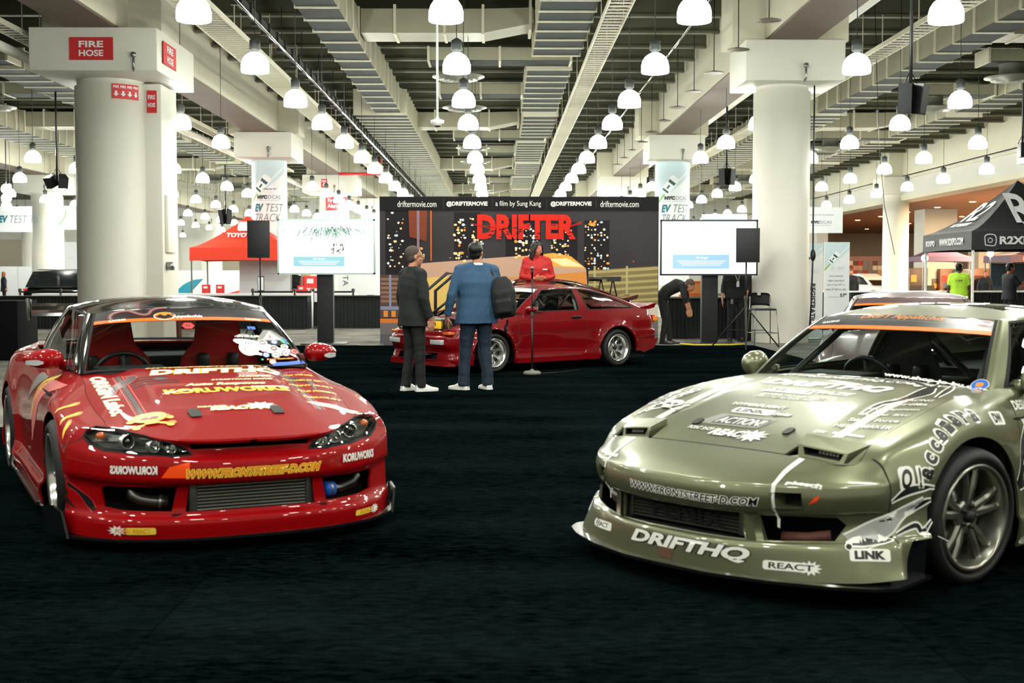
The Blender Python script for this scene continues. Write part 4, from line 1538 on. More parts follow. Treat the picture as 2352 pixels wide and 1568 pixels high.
def inner_box(car, name, y0, y1, s0, s1, z0, z1, m):
 mb = MB()
 vs = [(s0, y0, z0), (s0, y1, z0), (s0, y1, z1), (s0, y0, z1), (s1, y0, z0), (s1, y1, z0), (s1, y1, z1), (s1, y0, z1)]
 mb.add(vs, [(4, 5, 6, 7), (0, 1, 5, 4), (1, 2, 6, 5), (2, 3, 7, 6), (3, 0, 4, 7)], m)
 return mb.build(name, car)
def cooler(car, y0, y1, z0, z1, s, m_core, m_fin, n, tank=0.05, slope=0.0, letters=None, tilt=0.0):
 mb = MB()
 mb.box((s + 0.008, y0, z0), (s + 0.06, y1, z1), m_core)
 for i in range(n):
  z = z0 + (z1 - z0) * (i + 0.5) / n
  mb.box((s, y0, z - 0.0028), (s + 0.012, y1, z + 0.0028), m_fin)
 for y in (y0 - tank, y1):
  mb.box((s - 0.004, y, z0 - 0.005), (s + 0.062, y + tank, z1 + 0.005), mat('cast_alloy', (92, 94, 90), 0.45, metal=0.8), bev=0.008)
 o = mb.build('intercooler', car)
 if letters:
  t = MB()
  V, Fc = fit_text(letters, (y1 - y0) * .82, (z1 - z0) * .62, bold=0.02)
  M = Matrix.Translation((s - 0.004, (y0 + y1) / 2, (z0 + z1) / 2)) @ Matrix(((0, 0, -1, 0), (-1, 0, 0, 0), (0, 1, 0, 0), (0, 0, 0, 1)))
  t.add([(-p[0], p[1], p[2]) for p in V] if False else V, Fc, blackm, False, Matrix.Translation((s - 0.004, (y0 + y1) / 2, (z0 + z1) / 2)) @ Matrix(((0, 0, -1, 0), (1, 0, 0, 0), (0, 1, 0, 0), (0, 0, 0, 1))))
  t.build('cooler_lettering', car, fix=False)
 return o
dark = mat('bay_black', (4, 4, 5), 0.9)
corem = mat('cooler_core', (34, 35, 33), 0.6, metal=0.5)
finm = mat('cooler_fin', (190, 190, 180), 0.3, metal=0.8)
cooler(redcar, -.29, .27, .200, .350, .075, corem, finm, 9, tank=.045)
o = inner_box(redcar, 'front_inner', -.76, .76, .32, .40, .11, .50, dark)
mb = MB()
mb.box((.34, -.74, .10), (.36, .74, .52), dark)
mb.box((.05, -.40, .19), (.34, .40, .2), dark)
mb.build('bay_panel', redcar)
pipem = mat('boost_pipe', (96, 94, 90), 0.3, metal=0.9)
mb = MB()
mb.tube([(.14, .40, .248), (.16, .47, .25), (.18, .53, .26), (.20, .565, .285), (.22, .565, .32), (.25, .55, .37)], .034, pipem, 14)
mb.tube([(.145, .43, .249), (.15, .445, .25)], .039, steelm, 14)
mb.build('boost_pipe', redcar)
mb = MB()
mb.tube([(.13, -.42, .26), (.16, -.50, .255), (.20, -.58, .27), (.22, -.61, .30), (.23, -.58, .345)], .032, cfib, 14)
mb.build('boost_pipe', redcar)
tag(MB().tube([(.115, -.405, .262), (.135, -.455, .258)], .040, mat('blue_silicone', (20, 90, 190), 0.4), 14).tube([(.12, -.425, .26), (.126, -.435, .26)], .042, steelm, 14).build('hose_coupling', redcar), 'blue silicone hose coupling')
def headlamp(car, skin, poly, side):
 """bowl, projector, indicator behind the lens of the red car"""
 P = [(y * side, z) for y, z in poly]
 vs, bk = [], []
 for (y, z) in P:
  loc, n = skin.cast(Vector((-1, y, z)), Vector((1, 0, 0)))
  if loc is None:
   loc, n = Vector((.4, y, z)), Vector((-1, 0, 0))
  vs.append(loc)
 cy = sum(p[0] for p in P) / len(P)
 cz = sum(p[1] for p in P) / len(P)
 for v in vs:
  bk.append(Vector((v.x + 0.07, cy + (v.y - cy) * .9, cz + (v.z - cz) * .86)))
 n = len(P)
 mb = MB()
 V2 = vs + bk
 bowl = mat('lamp_bowl', (120, 124, 122), 0.3, metal=0.7)
 mb.add(V2, [(i, (i + 1) % n, n + (i + 1) % n, n + i) for i in range(n)], mat('lamp_housing', (8, 9, 10), 0.4))
 tr = tessellate_polygon([[Vector((p[0], p[1], 0)) for p in P]])
 mb.add(bk, [tuple(t) for t in tr], bowl)
 o = mb.build('headlamp', car)
 s = MB()
 k = 0
 for i in range(n):
  a, b = vs[i], vs[(i + 1) % n]
  s.tube([a, b], 0.005, gapm, 5, caps=False)
 s.build('lamp_seal', o)
 def at(y, z, back=0.04):
  loc, nn = skin.cast(Vector((-1, y * side, z)), Vector((1, 0, 0)))
  return loc + Vector((back, 0, 0))
 for (y, z, r, mm) in ((.585, .553, .032, chromem), (.47, .535, .027, chromem), (.39, .522, .020, chromem)):
  c = at(y, z)
  M = Matrix.Translation(c) @ Matrix.Rotation(-PI / 2, 4, 'Y') @ Matrix.Rotation(0.35 * side, 4, 'X')
  d = MB()
  d.lathe([(r + .006, -.03), (r + .008, .004), (r + .002, .008), (r, 0), (r * .8, -.012), (0, -.02)], mm, 20, M)
  d.build('reflector', o)
 d = MB()
 c = at(.585, .553)
 d.ball(c + Vector((.006, 0, 0)), .024, mat('projector_glass', (14, 18, 22), 0.04, coat=1), 14)
 d.build('projector_lens', o)
 d = MB()
 c = at(.70, .578)
 d.ball(c, .026, mat('amber_lens', (214, 96, 16), 0.2, coat=1), 12, sc=(.7, 1.0, .8))
 d.build('amber_bulb', o)
 d = MB()
 for q in range(6):
  c = at(.435 + q * .011, .545)
  d.box((c.x - .012, c.y - .002, c.z - .02), (c.x - .008, c.y + .002, c.z + .018), silverm)
 d.build('lamp_ribs', o)
 return o
for s in (-1, 1):
 headlamp(redcar, redskin, hl_front, s)
mb = MB()
pts = [(-.02, 0), (-.012, .21), (.03, .43), (.13, .66), (.26, .80), (.36, .875), (.50, .90), (.62, .91)]
P = [(s, y) for s, y in pts] + [(.62, .80), (.40, .78), (.2, .5), (.15, 0)]
Pf = P + [(s, -y) for s, y in reversed(P[:-1]) if y > 0]
mb.prism([(a, b) for a, b in P] + [(s, -y) for s, y in reversed(P) if y > 0], .066, .080, cfib)
for s in (-1, 1):
 base = [(.33, .86), (.50, .905), (.64, .93)]
 z1 = [.07, .07, .075]
 topz = [(.36, .885, .20), (.50, .915, .215), (.64, .95, .19)]
 vs, fs = [], []
 for (b, tz) in zip(base, topz):
  for off in (0, .012):
   vs.append((b[0], s * (b[1] + off), .066))
   vs.append((tz[0], s * (tz[1] + off), tz[2]))
 for i in range(2):
  k, l = 4 * i, 4 * i + 4
  fs += [(k, l, l + 1, k + 1), (k + 2, k + 3, l + 3, l + 2), (k + 1, l + 1, l + 3, k + 3), (k, k + 2, l + 2, l)]
 fs += [(0, 1, 3, 2), (8, 10, 11, 9)]
 mb.add(vs, fs, cfib)
mb.build('front_splitter', redcar)
for s in (-1, 1):
 mb = MB()
 mb.tube([(1.30, s * .885, .075), (1.42, s * .905, .085), (2.4, s * .905, .09), (2.95, s * .92, .10), (3.0, s * .90, .22)], .014, cfib, 8)
 mb.box((1.35, s * .905 - .02, .075), (2.95, s * .905 + .02, .095), cfib)
 mb.build('side_skirt_edge', redcar)
def mirror(car, skin, s, y, z, side, m, lamp=True, sc=1.0):
 """door mirror: egg shaped shell, indicator strip and foot"""
 mb = MB()
 U, Vn = 16, 10
 vs, fs = [], []
 for i in range(Vn + 1):
  a = PI * i / Vn
  for k in range(U):
   t = 2 * PI * k / U
   x = .062 * math.sin(a) * math.cos(t)
   zz = .060 * math.sin(a) * math.sin(t)
   yy = -.115 * math.cos(a)
   x = x * (1.15 if x < 0 else 0.5)
   zz *= 1 - .25 * (yy / .115) * (1 if side else 1)
   vs.append((s + sc * x + .03 * (yy / .115), side * (y + sc * yy), z + sc * zz))
 for i in range(Vn):
  for k in range(U):
   fs.append((i * U + k, i * U + (k + 1) % U, (i + 1) * U + (k + 1) % U, (i + 1) * U + k))
 mb.add(vs, fs, m, True)
 mb.tube([(s + .03, side * (y - .10), z - .035), (s + .06, side * (y - .19), z - .06)], [.03, .045], m, 10)
 o = mb.build('door_mirror', car)
 g = MB()
 g.add([(s + .045, side * (y - .09), z - .04), (s + .06, side * (y + .09), z - .035), (s + .06, side * (y + .085), z + .04), (s + .045, side * (y - .085), z + .045)], [(0, 1, 2, 3)], chromem)
 g.build('mirror_glass', o, fix=False)
 if lamp:
  l = MB()
  vs = []
  for i in range(9):
   yy = y + .005 + .095 * i / 8
   k = 1 - (i / 8) ** 3 * .35
   xx = s - .0745 * sc * math.sqrt(max(0, 1 - ((yy - y) / .118) ** 2)) + .03 * (yy - y) / .115
   hh = .017 * k * (0.4 + 0.6 * min(1, i / 3))
   for q in (-1, 1):
    vs.append((xx - .002 + abs(q) * .006, side * yy, z - .018 + q * hh))
  l.add(vs, [(2 * i, 2 * i + 1, 2 * i + 3, 2 * i + 2) for i in range(8)], mat('clear_lens', (205, 210, 212), 0.08, coat=1, metal=0.3), True)
  l.build('indicator_lens', o)
 return o
for s in (-1, 1):
 mirror(redcar, redskin, 1.60, .845, .900, s, S15_paint)
mb = MB()
prof = [(0, 0), (.05, .022), (.14, .042), (.24, .07), (.30, .092), (.22, .052), (.10, .012)]
mb.prism([(4.05 + a, 1.085 + b) for a, b in prof], -.69, .69, S15_roof, axis='y')
for s in (-1, 1):
 mb.box((4.02, s * .69 - .006, 1.05), (4.38, s * .69 + .006, 1.215), S15_roof, bev=.004)
 mb.prism([(4.10, .87), (4.22, .87), (4.26, 1.14), (4.16, 1.10)], s * .45 - .01, s * .45 + .01, darkm, axis='y')
mb.build('rear_wing', redcar)
for s in (-1, 1):
 M = Matrix.Rotation(0, 4, 'Z')
 mb = MB()
 mb.prism([(.95 + .0, -.0)] and [(-.028, -.05), (.028, -.05), (.034, .02), (.02, .06), (-.02, .06), (-.034, .02)], 0, .006, darkm,
             Matrix.Translation((.36, s * .22, 0)) @ Matrix.Rotation(PI / 2 * 0, 4, 'Z'))
 for i, p in enumerate(mb.v):
  x, y = p[0], p[1]
  loc, n = redskin.cast(Vector((.36 + (p[1] - s * .22), s * .22 + (p[0] - .36), 2)), Vector((0, 0, -1)))
  mb.v[i] = tuple(loc + n * (p[2] + .001))
 mb.build('bonnet_pin', redcar)
RX, FY = (0, -1, 0), (1, 0, 0)
UPN = (-.17, 0, .98)
FZ = (.96, 0, .16)
def RS(org, ax=RX, ay=FZ, n=UPN, name='sticker'):
 return Stick(redcar, redskin, org, ax, ay, n, name)
RS((1.195, -.08, .83)).t("DRIFTHQ", .78, .165, wht, edge=yel, bold=.045, eb=.04, shear=.25, space=1.05).done()
RS((1.33, -.06, .84)).t("HTTPS://DRIFTHQ.COM", .73, .03, yel, edge=wht, bold=.03, shear=.3).done()
RS((.742, -.045, .755)).t('KORUWORKS', .70, .105, yel, bold=.05, eb=.03).done()
RS((.735, .24, .755)).g(ribbon([(-.08, -.03), (0, .01), (.12, .03)], [.01, .02, .008]), wht).done()
RS((1.04, -.27, .80)).t('ACROSPEED', .20, .05, wht, edge=yel, shear=.35).done()
RS((.965, -.18, .79)).t('STREETFAZE DRIVE', .36, .03, wht, edge=yel, shear=.3).done()
RS((.865, -.06, .775)).t('Auto Response', .46, .075, wht, edge=yel, shear=.35).done()
RS((.79, -.30, .765)).g(rect(.22, .022), wht).done()
s = RS((.423, -.02, .685))
s.g(burst_geo(.20, .13, 11, .62, .13, .01), yel).g(burst_geo(.19, .12, 11, .62, .13, .01), wht)
s.t('POINT SHOP', .15, .025, yel, at=(-.13, .025), edge=wht).t('REACT', .26, .06, wht, at=(-.02, -.012), edge=yel, bold=.05, shear=.2).done()
s = RS((.335, .452, .641))
skull(s, .22, .24, yel, ora, mar)
s.done()
RS((.874, .585, .739), (-.985, -.015, -.17), (.0, -1, .02), (-.18, .078, .98)).t('ORIGIN Labo.', .78, .088, wht, edge=yel, bold=.035, eb=.035).done()
for (sx, y, w, tx, rot) in ((1.17, -.585, .18, 'DW WINGS', 0), (1.04, -.585, .26, 'POWERED BY MAX', .02), (.915, -.60, .27, 'SPRINT FILTER', .02), (.78, -.60, .24, 'TRUE DESIGNS', -.02), (.636, -.60, .23, 'CIRCUIT', -.15)):
 RS((sx, y + .03, .72), (rot, -1, -.1), (.96, rot, .12), (-.18, -.17, .96)).t(tx, w, .034, yel, edge=ora, shear=.2).done()
s = RS((.47, -.565, .657), (-.55, -.82, -.18), (.80, -.55, .13), (-.22, -.16, .96))
s.g(poly_geo([(-.15, -.035), (.14, -.04), (.15, .035), (-.11, .04)]), ora).g(poly_geo([(-.14, -.03), (.135, -.034), (.142, .03), (-.10, .034)]), wht).t('ACTION!', .22, .042, ora).done()
for q in (-1, 1):
 for dy, w, mm in ((-.022, .006, red_s), (0.0, .022, blk), (.02, .004, blk), (.03, .005, red_s)):
  RS((.66, q * (.475 + dy), .7)).g(ribbon([(0, .62), (0, .3), (0, 0), (0, -.27)], w), mm).done()
s = RS((1.10, .46, .81))
s.g(ribbon([(.02, .12), (.05, .06), (.0, -.02), (-.07, -.12), (-.10, -.30)], [.02, .06, .09, .05, .015]), red_s)
s.g(ribbon([(.02, .11), (.05, .055), (.0, -.02), (-.07, -.12), (-.10, -.29)], [.012, .05, .078, .04, .008]), mat('graphic_smoke', (62, 40, 42), 0.35)).done()
s = RS((1.07, -.47, .80))
s.g(ribbon([(-.05, .16), (-.02, .08), (.05, -.02), (.12, -.1), (.1, -.3)], [.015, .05, .07, .04, .01]), MATS['graphic_smoke']).done()
s = RS((1.045, .27, .80))
s.g(disc_geo(.032, 18, 1.3, .9), blk).done()
nf = (-1, 0, -.08)
RS((-.013, -.012, .400), (.02, -1, 0), (0, 0, 1), nf).t('WWW.FRONTSTREET-D.COM', .69, .046, ora, edge=yel, bold=.03, eb=.09, shear=.35).done()
RS((.129, -.612, .426), (.594, -.803, 0), (0, 0, 1), (-.81, -.58, 0)).t('KORUWORKS', .27, .045, wht, bold=.05).done()
RS((.108, .580, .424), (-.531, -.847, 0), (0, 0, 1), (-.845, .534, 0)).t('KORUWORKS', .245, .042, wht, bold=.05, flip=True).done()
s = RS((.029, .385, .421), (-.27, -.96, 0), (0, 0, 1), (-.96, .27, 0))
s.g(poly_geo([(-.07, -.035), (.07, -.04), (.068, .04), (-.03, .018)]), mat('hot_orange_patch', (255, 78, 8), 0.4)).done()  # plain orange patch laid flat on the bumper
s = RS((.100, .596, .122), (-.519, -.854, 0), (0, 0, 1), (-.86, .51, 0))
s.g(burst_geo(.12, .06, 10, .6, -.07, 0), pnk).g(burst_geo(.10, .05, 10, .6, -.07, 0), wht).g(rrect(.15, .035), yel, at=(.05, 0)).t('POINT REACT', .18, .022, ora, at=(.01, 0)).done()
s = RS((.145, -.655, .125), (.616, -.784, 0), (0, 0, 1), (-.76, -.58, .1))
s.g(rrect(.13, .03), yel, at=(-.04, 0)).g(burst_geo(.10, .055, 10, .6, .07, 0), wht).t('REACT', .14, .022, ora, at=(0, 0)).done()
s = Stick(redcar, redskin, (.38, .84, .30), (-.8, -.6, 0), (0, 0, 1), (-.6, .8, 0))
s.g(ribbon([(-.10, .10), (-.04, .04), (.03, .0), (.10, -.05), (.14, -.09)], [.01, .03, .025, .05, .035]), red_s).g(ribbon([(-.10, .10), (-.04, .04), (.03, .0), (.10, -.05), (.14, -.09)], [.004, .022, .018, .042, .025]), blk)
s.g(ribbon([(-.10, .02), (-.06, -.01), (-.02, -.06), (.02, -.09)], [.008, .02, .014, .004]), blk).g(ribbon([(-.11, -.06), (-.06, -.05), (-.02, -.1)], [.006, .014, .004]), blk).done()
for (sx, z, r) in ((.62, .66, -.2), (.52, .60, .2), (.80, .70, .1)):
 s = Stick(redcar, redskin, (sx, .84, z), (-1, 0, 0), (0, 0, 1), (0, .9, .4))
 s.g(ribbon([(-.04, .05), (0, .02), (.01, -.02), (.03, -.06)], [.01, .035, .03, .006]), ora).g(ribbon([(-.03, .04), (0, .015), (.01, -.02), (.025, -.05)], [.004, .02, .018, .002]), yel).done()
for (pts, w, mm) in (([(-.5, -.25), (-.2, -.02), (.1, .12), (.5, .16)], [.02, .16, .10, .02], pnk), ([(-.45, -.1), (-.1, .1), (.2, .2)], [.01, .06, .02], yel), ([(-.6, .0), (-.3, .14), (0, .18)], [.02, .09, .01], gry)):
 for q, sgn in ((1.75, 1), (1.75, -1)):
  s = Stick(redcar, redskin, (q, .86 * sgn, .60), (-1 * sgn, 0, 0), (0, 0, 1), (0, sgn, 0))
  s.g(ribbon(pts, w), mm).done()
bn = (-.57, 0, .82)
BY = (.83, 0, .56)
s = RS((1.70, .035, 1.142), RX, BY, bn)
s.g(disc_geo(.05, 22, 1.35, .8, -.085, 0), wht).g(disc_geo(.046, 22, 1.35, .8, -.085, .002), ora).g(poly_geo([(-.145, -.008), (-.11, .02), (-.085, .0), (-.06, .018), (-.03, -.012), (-.09, -.03)]), blk)
s.t('DRIFT', .09, .022, blk, at=(.0, .02), edge=gry, shear=.3).t('Appalachia', .19, .036, wht, at=(.05, -.013), bold=.04, shear=.2).done()
RS((1.697, .405, 1.118), (0, -1, .12), BY, bn).t('RACING', .10, .02, wht, bold=.04).t('ACC', .055, .018, gry, at=(-.085, 0), bold=.02, shear=.3).done()
RS((1.692, -.43, 1.114), (0, -1, -.08), BY, bn).t('RACING', .10, .02, wht, bold=.04).t('ACC', .055, .018, gry, at=(-.085, 0), bold=.02, shear=.3).done()
s = RS((1.745, .31, 1.165), (0, -1, .05), BY, bn)
for w, mm in ((.026, red_s), (.020, MATS['black_banner']), (.012, gry)):
 s.g(ribbon([(-.13, -.055), (-.13, -.01), (-.09, .025), (-.02, .03), (.03, -.01), (.07, -.03), (.10, -.02), (.12, .01), (.16, .03), (.22, .035)], w), mm)
s.done()
gn = (-.62, 0, .78)
GY = (.78, 0, .62)
def GS(sx, y, z):
 return RS((sx, y, z), RX, GY, gn)
GS(1.619, -.006, 1.082).g(disc_geo(.038, 6, 1.05, .85), red_s).t('H', .022, .028, blk, bold=.04).done()
GS(1.611, -.400, 1.061).t('FS', .052, .032, blu, bold=.08).done()
s = GS(1.553, -.505, 1.014)
s.g(poly_geo([(-.10, -.05), (.10, -.05), (.02, .055), (-.035, .055)]), gry).g(poly_geo([(-.055, -.04), (.06, -.04), (.0, .045)]), wht).t('E', .022, .034, red_s, at=(.0, -.015), bold=.02).done()
GS(1.545, -.36, 1.012).g(ribbon([(-.085, -.005), (-.03, .012), (.03, -.006), (.09, .006)], [.012, .026, .022, .012]), gry).t('Drift Life', .14, .02, wht, shear=.4).done()
GS(1.56, -.47, .975).g(disc_geo(.02, 12, 1.2, .8), gry).done()
s = GS(1.462, -.345, .943)
s.g(disc_geo(.066, 26, .95, 1.0), wht).g(ribbon([(-.02, .01), (-.025, -.02), (.0, -.035)], [.004, .006, .002]), gry).g(ribbon([(.02, -.045), (.045, -.05), (.07, -.06)], [.03, .025, .02]), wht).done()
for (u, v, r, c1_, c2_) in ((-.35 + .0, 1.50, .022, 'b', 'w'), (-.44, 1.505, .03, 'w', 'g'), (-.515, 1.51, .022, 'b', 'w'), (-.435, 1.455, .024, 'p', 'w'), (-.50, 1.46, .03, 'w', 'm'), (-.44, 1.415, .022, 'b', 'w'), (-.50, 1.41, .028, 'g', 'w'), (-.565, 1.42, .028, 'm', 'w'), (-.625, 1.43, .03, 'm', 'p'), (-.57, 1.47, .024, 'w', 'g'), (-.47, 1.365, .022, 'p', 'w')):
 cm = dict(b=blu, w=wht, g=gry, p=pnk, m=mar)
 zz = .84 + (v - 1.33) * .70
 GS(v, u, zz).g(disc_geo(r, 18), cm[c1_]).g(disc_geo(r * .72, 16), cm[c2_]).g(disc_geo(r * .35, 10, 1.3, .6), cm[c1_]).done()
GS(1.515, -.575, .97).g(ribbon([(-.02, .04), (.0, .0), (.03, -.03)], [.02, .03, .01]), grn).g(ribbon([(.0, .03), (.015, .0), (.01, -.03)], [.006, .014, .006]), blu).done()
GS(1.385, -.52, .877).t('Aaron Motivation', .17, .016, ora, bold=.03).g(burst_geo(.024, .022, 5, .4, -.11, 0), grn).g(burst_geo(.02, .02, 5, .4, .105, 0), red_s).done()
GS(1.35, -.565, .85).g(rect(.20, .028), blu).done()
for y in (.36, -.36):
 t = MB()
 V, Fc = fit_text('sparco', .19, .04, bold=.0)
 t.add(V, Fc, gry, False, Matrix.Translation((2.40, y, 1.10)) @ Matrix(((0, .25, -1, 0), (-1, 0, 0, 0), (0, .97, .25, 0), (0, 0, 0, 1))))
 t.box((2.405, y - .09, 1.068), (2.407, y + .09, 1.071), gry)
 t.build('seat_lettering', redcar, fix=False)
# ---------------------------------------------------------------- olive green coupe (front right)
grn_paint = mat('olive_metallic_paint', (114, 118, 90), 0.36, metal=0.55, coat=0.8, coat_rough=0.05)
gbann = mat('grey_banner', (52, 53, 55), 0.3, coat=.4)
s13 = dict(
 rows=[
  ([-.100, -.09, -.03, .08, .17, .25, .43, .9, 1.4, 2.0, 2.8, 3.40, 4.0, 4.35, 4.50, 4.54], [0, .24, .48, .71, .84, .90, .905, .905, .87, .87, .87, .89, .87, .78, .5, 0], [.105, .105, .106, .11, .118, .125, .125, .12, .12, .12, .12, .13, .16, .18, .18, .18]),
  ([-.097, -.087, -.027, .083, .175, .255, .43, .9, 1.4, 2.0, 2.8, 3.40, 4.0, 4.35, 4.50, 4.54], [0, .235, .47, .69, .82, .88, .90, .905, .875, .875, .875, .89, .87, .78, .5, 0], [.15, .15, .152, .158, .165, .17, .17, .17, .17, .17, .17, .2, .22, .24, .24, .24]),
  ([-.088, -.078, -.018, .092, .185, .262, .43, .9, 1.4, 2.0, 2.8, 3.40, 4.0, 4.35, 4.50, 4.54], [0, .225, .45, .655, .775, .84, .885, .895, .87, .87, .87, .885, .87, .78, .5, 0], [.240, .240, .242, .25, .256, .262, .27, .28, .24, .24, .24, .26, .3, .32, .32, .32]),
  ([-.055, -.045, .01, .11, .19, .262, .43, .9, 1.4, 2.0, 2.8, 3.40, 4.0, 4.35, 4.50, 4.54], [0, .22, .44, .635, .745, .80, .865, .88, .855, .855, .86, .875, .86, .77, .5, 0], [.252, .252, .255, .265, .272, .28, .29, .30, .27, .27, .27, .3, .34, .36, .36, .36]),
  ([-.065, -.055, .0, .095, .17, .245, .42, .9, 1.4, 2.0, 2.8, 3.40, 4.0, 4.35, 4.50, 4.54], [0, .22, .43, .60, .70, .765, .845, .865, .85, .85, .86, .87, .86, .77, .5, 0], [.372, .372, .373, .377, .38, .385, .39, .40, .40, .40, .40, .41, .42, .43, .43, .43]),
  ([-.094, -.085, -.03, .068, .15, .225, .42, .9, 1.4, 2.0, 2.8, 3.40, 4.0, 4.36, 4.52, 4.56], [0, .22, .43, .60, .705, .77, .85, .865, .85, .855, .865, .87, .86, .78, .5, 0], [.388, .388, .389, .392, .396, .40, .41, .43, .43, .43, .43, .45, .46, .47, .47, .47]),
  ([-.110, -.10, -.045, .055, .14, .215, .42, .9, 1.4, 2.0, 2.8, 3.40, 4.0, 4.36, 4.52, 4.56], [0, .22, .43, .605, .715, .78, .855, .87, .855, .86, .87, .87, .86, .78, .5, 0], [.45, .45, .45, .452, .455, .46, .47, .49, .50, .50, .51, .52, .53, .54, .54, .54]),
  ([-.096, -.087, -.032, .065, .15, .225, .42, .9, 1.4, 2.0, 2.8, 3.40, 4.0, 4.36, 4.52, 4.56], [0, .22, .43, .60, .71, .775, .855, .872, .855, .86, .87, .87, .86, .78, .5, 0], [.505, .505, .505, .507, .508, .51, .52, .55, .57, .58, .59, .60, .61, .62, .62, .62]),
  ([-.075, -.065, -.01, .085, .165, .238, .42, .9, 1.4, 2.0, 2.8, 3.40, 4.0, 4.35, 4.50, 4.54], [0, .22, .43, .595, .70, .765, .845, .868, .85, .85, .86, .865, .85, .77, .49, 0], [.515, .515, .515, .518, .52, .523, .56, .65, .67, .68, .69, .70, .71, .72, .72, .72]),
  ([.02, .03, .06, .13, .205, .265, .43, .9, 1.4, 2.0, 2.8, 3.40, 4.0, 4.32, 4.48, 4.52], [0, .215, .425, .585, .685, .745, .805, .825, .80, .80, .82, .83, .80, .72, .45, 0], [.553, .553, .553, .555, .558, .565, .648, .762, .79, .80, .82, .84, .85, .84, .84, .84]),
  ([.195, .195, .195, .205, .225, .26, .43, .9, 1.4, 2.0, 2.8, 3.40, 4.0, 4.28, 4.42, 4.46], [0, .21, .42, .575, .66, .70, .705, .71, .715, .73, .73, .70, .66, .60, .40, 0], [.608, .608, .604, .596, .590, .592, .672, .802, .845, .868, .885, .90, .928, .93, .925, .92]),
 ],
 ridge=(3, 4, 7), cowl_s=1.345, cowl_bow=-0.05,
 hood_z=[(0, .545), (.19, .609), (.35, .660), (.6, .725), (.9, .795), (1.15, .842), (1.5, .882)],
 roof=dict(v=[0, .2, .45, .7, 1], centre=[(1.74, 1.178), (2.0, 1.228), (2.3, 1.240), (2.6, 1.225), (2.85, 1.19)],
              edge=[(1.79, .536, 1.162), (2.0, .565, 1.175), (2.3, .57, 1.182), (2.6, .555, 1.165), (2.85, .52, 1.13)], pow=2.6),
 gT=[(0, 1.30, 0, .853), (.5, 1.315, .34, .850), (.85, 1.35, .62, .842), (1.0, 1.37, .705, .835), (1.1, 1.44, .722, .838), (2, 2.0, .722, .86), (3, 2.55, .722, .872), (4, 3.1, .71, .885), (4.6, 3.7, .67, .90), (5, 4.05, .60, .915), (5.4, 4.2, .40, .92), (6, 4.25, 0, .922)],
 gv=[(1, 0), (1.1, .04), (2, .30), (3, .68), (4, .88), (4.6, .96), (5, 1)],
 gmarks=[.94, .97, 1.14, 1.19, 2.87, 2.92, 3.06, 3.11, 4.2, 4.3, 5.15],
 gvs=[0, .02, .03, .05, .06, .12, .2, .3, .4, .5, .6, .7, .74, .80, .83, .87, .92, .93, .97, 1.0],
 gclass=gclass_std(.80, .74), deck_s=3.9, banner_m=gbann, orange_m=orangem)
def s13_hood(s, y, v, au):
 a = abs(y)
 t = np.clip((s - 0.30) / 0.5, 0, 1) * np.clip((1.33 - s) / .06, 0, 1)
 return 0.018 * t / (1 + math.exp((a - 0.43 - 0.06 * (1.2 - s)) / 0.014))
greencar = car_root('sports_coupe', 'olive green drift coupe with pop-up lamp pods and white sponsor stickers, front right', .84, 5.855, -.866)
holes, seams = [], []
LP = [(.337, .415), (.392, .708), (.215, .685), (.192, .395)]          # lamp pod openings seen from above
for q in (-1, 1):
 poly = [(s_, q * y_) for s_, y_ in LP]
 holes.append(('hood', 'top', poly, None, 'hole'))
 tst = test_left if q > 0 else test_right
 holes.append(('belt', 'side', arch_poly(.93, .30, .40, .37), tst, '!hole'))
 holes.append(('belt', 'side', [(.30, .06), (.42, .272), (.70, .272), (.70, .06)], tst, '!hole'))
 holes.append(('belt', 'side', arch_poly(3.40, .30, .385, .35), tst, '!hole'))
 holes.append(('belt', 'front', [(q * .495, .405), (q * .492, .475), (q * .60, .475), (q * .605, .408)], lambda c: c.x < .3, 'hole'))
 holes.append(('belt', 'front', [(q * .44, .258), (q * .425, .368), (q * .70, .372), (q * .73, .34), (q * .70, .275)], lambda c: c.x < .4, 'hole'))
holes.append(('belt', 'front', [(-.36, .256), (-.34, .368), (.34, .368), (.36, .256)], lambda c: c.x < .4, 'hole'))
seams += [('belt', 'side', [(.33, .61), (.335, .39), (.335, .27)], .008, lambda c: abs(c.y) > .6), ('belt', 'side', [(1.40, .80), (1.39, .5), (1.41, .24)], .007, lambda c: abs(c.y) > .6),
          ('belt', 'side', [(2.55, .88), (2.58, .6), (2.5, .3)], .007, lambda c: abs(c.y) > .6)]
seams.append(('hood', 'top', [(.199, -.40), (.199, .40)], .010, None))
panels = [('belt', 'front_bumper', lambda c: c.x < .334), ('belt', 'rear_bumper', lambda c: c.x > 4.0 and c.z < .65),
          ('belt', 'front_fender:l', lambda c: c.x < 1.395 and c.y > 0), ('belt', 'front_fender:r', lambda c: c.x < 1.395 and c.y < 0),
          ('belt', 'door:l', lambda c: 1.4 < c.x < 2.56 and c.z > .225 and c.y > 0), ('belt', 'door:r', lambda c: 1.4 < c.x < 2.56 and c.z > .225 and c.y < 0)]
roofh = [('roof', 'top', [(2.02, -.42), (2.02, .42), (2.40, .42), (2.40, -.42)], None, 'mat3')]
greenskin, greenbits = car_shell(s13, greencar, grn_paint, grn_paint, seams, holes + roofh, panels, extra_mats=[mat('sunroof_glass', (6, 7, 8), 0.05, coat=1.0)],
                                 flares=[(.93, .30, .42, .035, .10), (3.40, .30, .38, .03, .12)], hoodfn=s13_hood)
underbody(greencar, 4.5, .90, (.93, 3.40), .31, cowl=1.33)
gseat = mat('seat_black', (24, 25, 27), 0.85)
cabin(greencar, 4.5, 1.36, 1.18, gseat, [(2.20, .36), (2.20, -.36)], 1, 0.82)
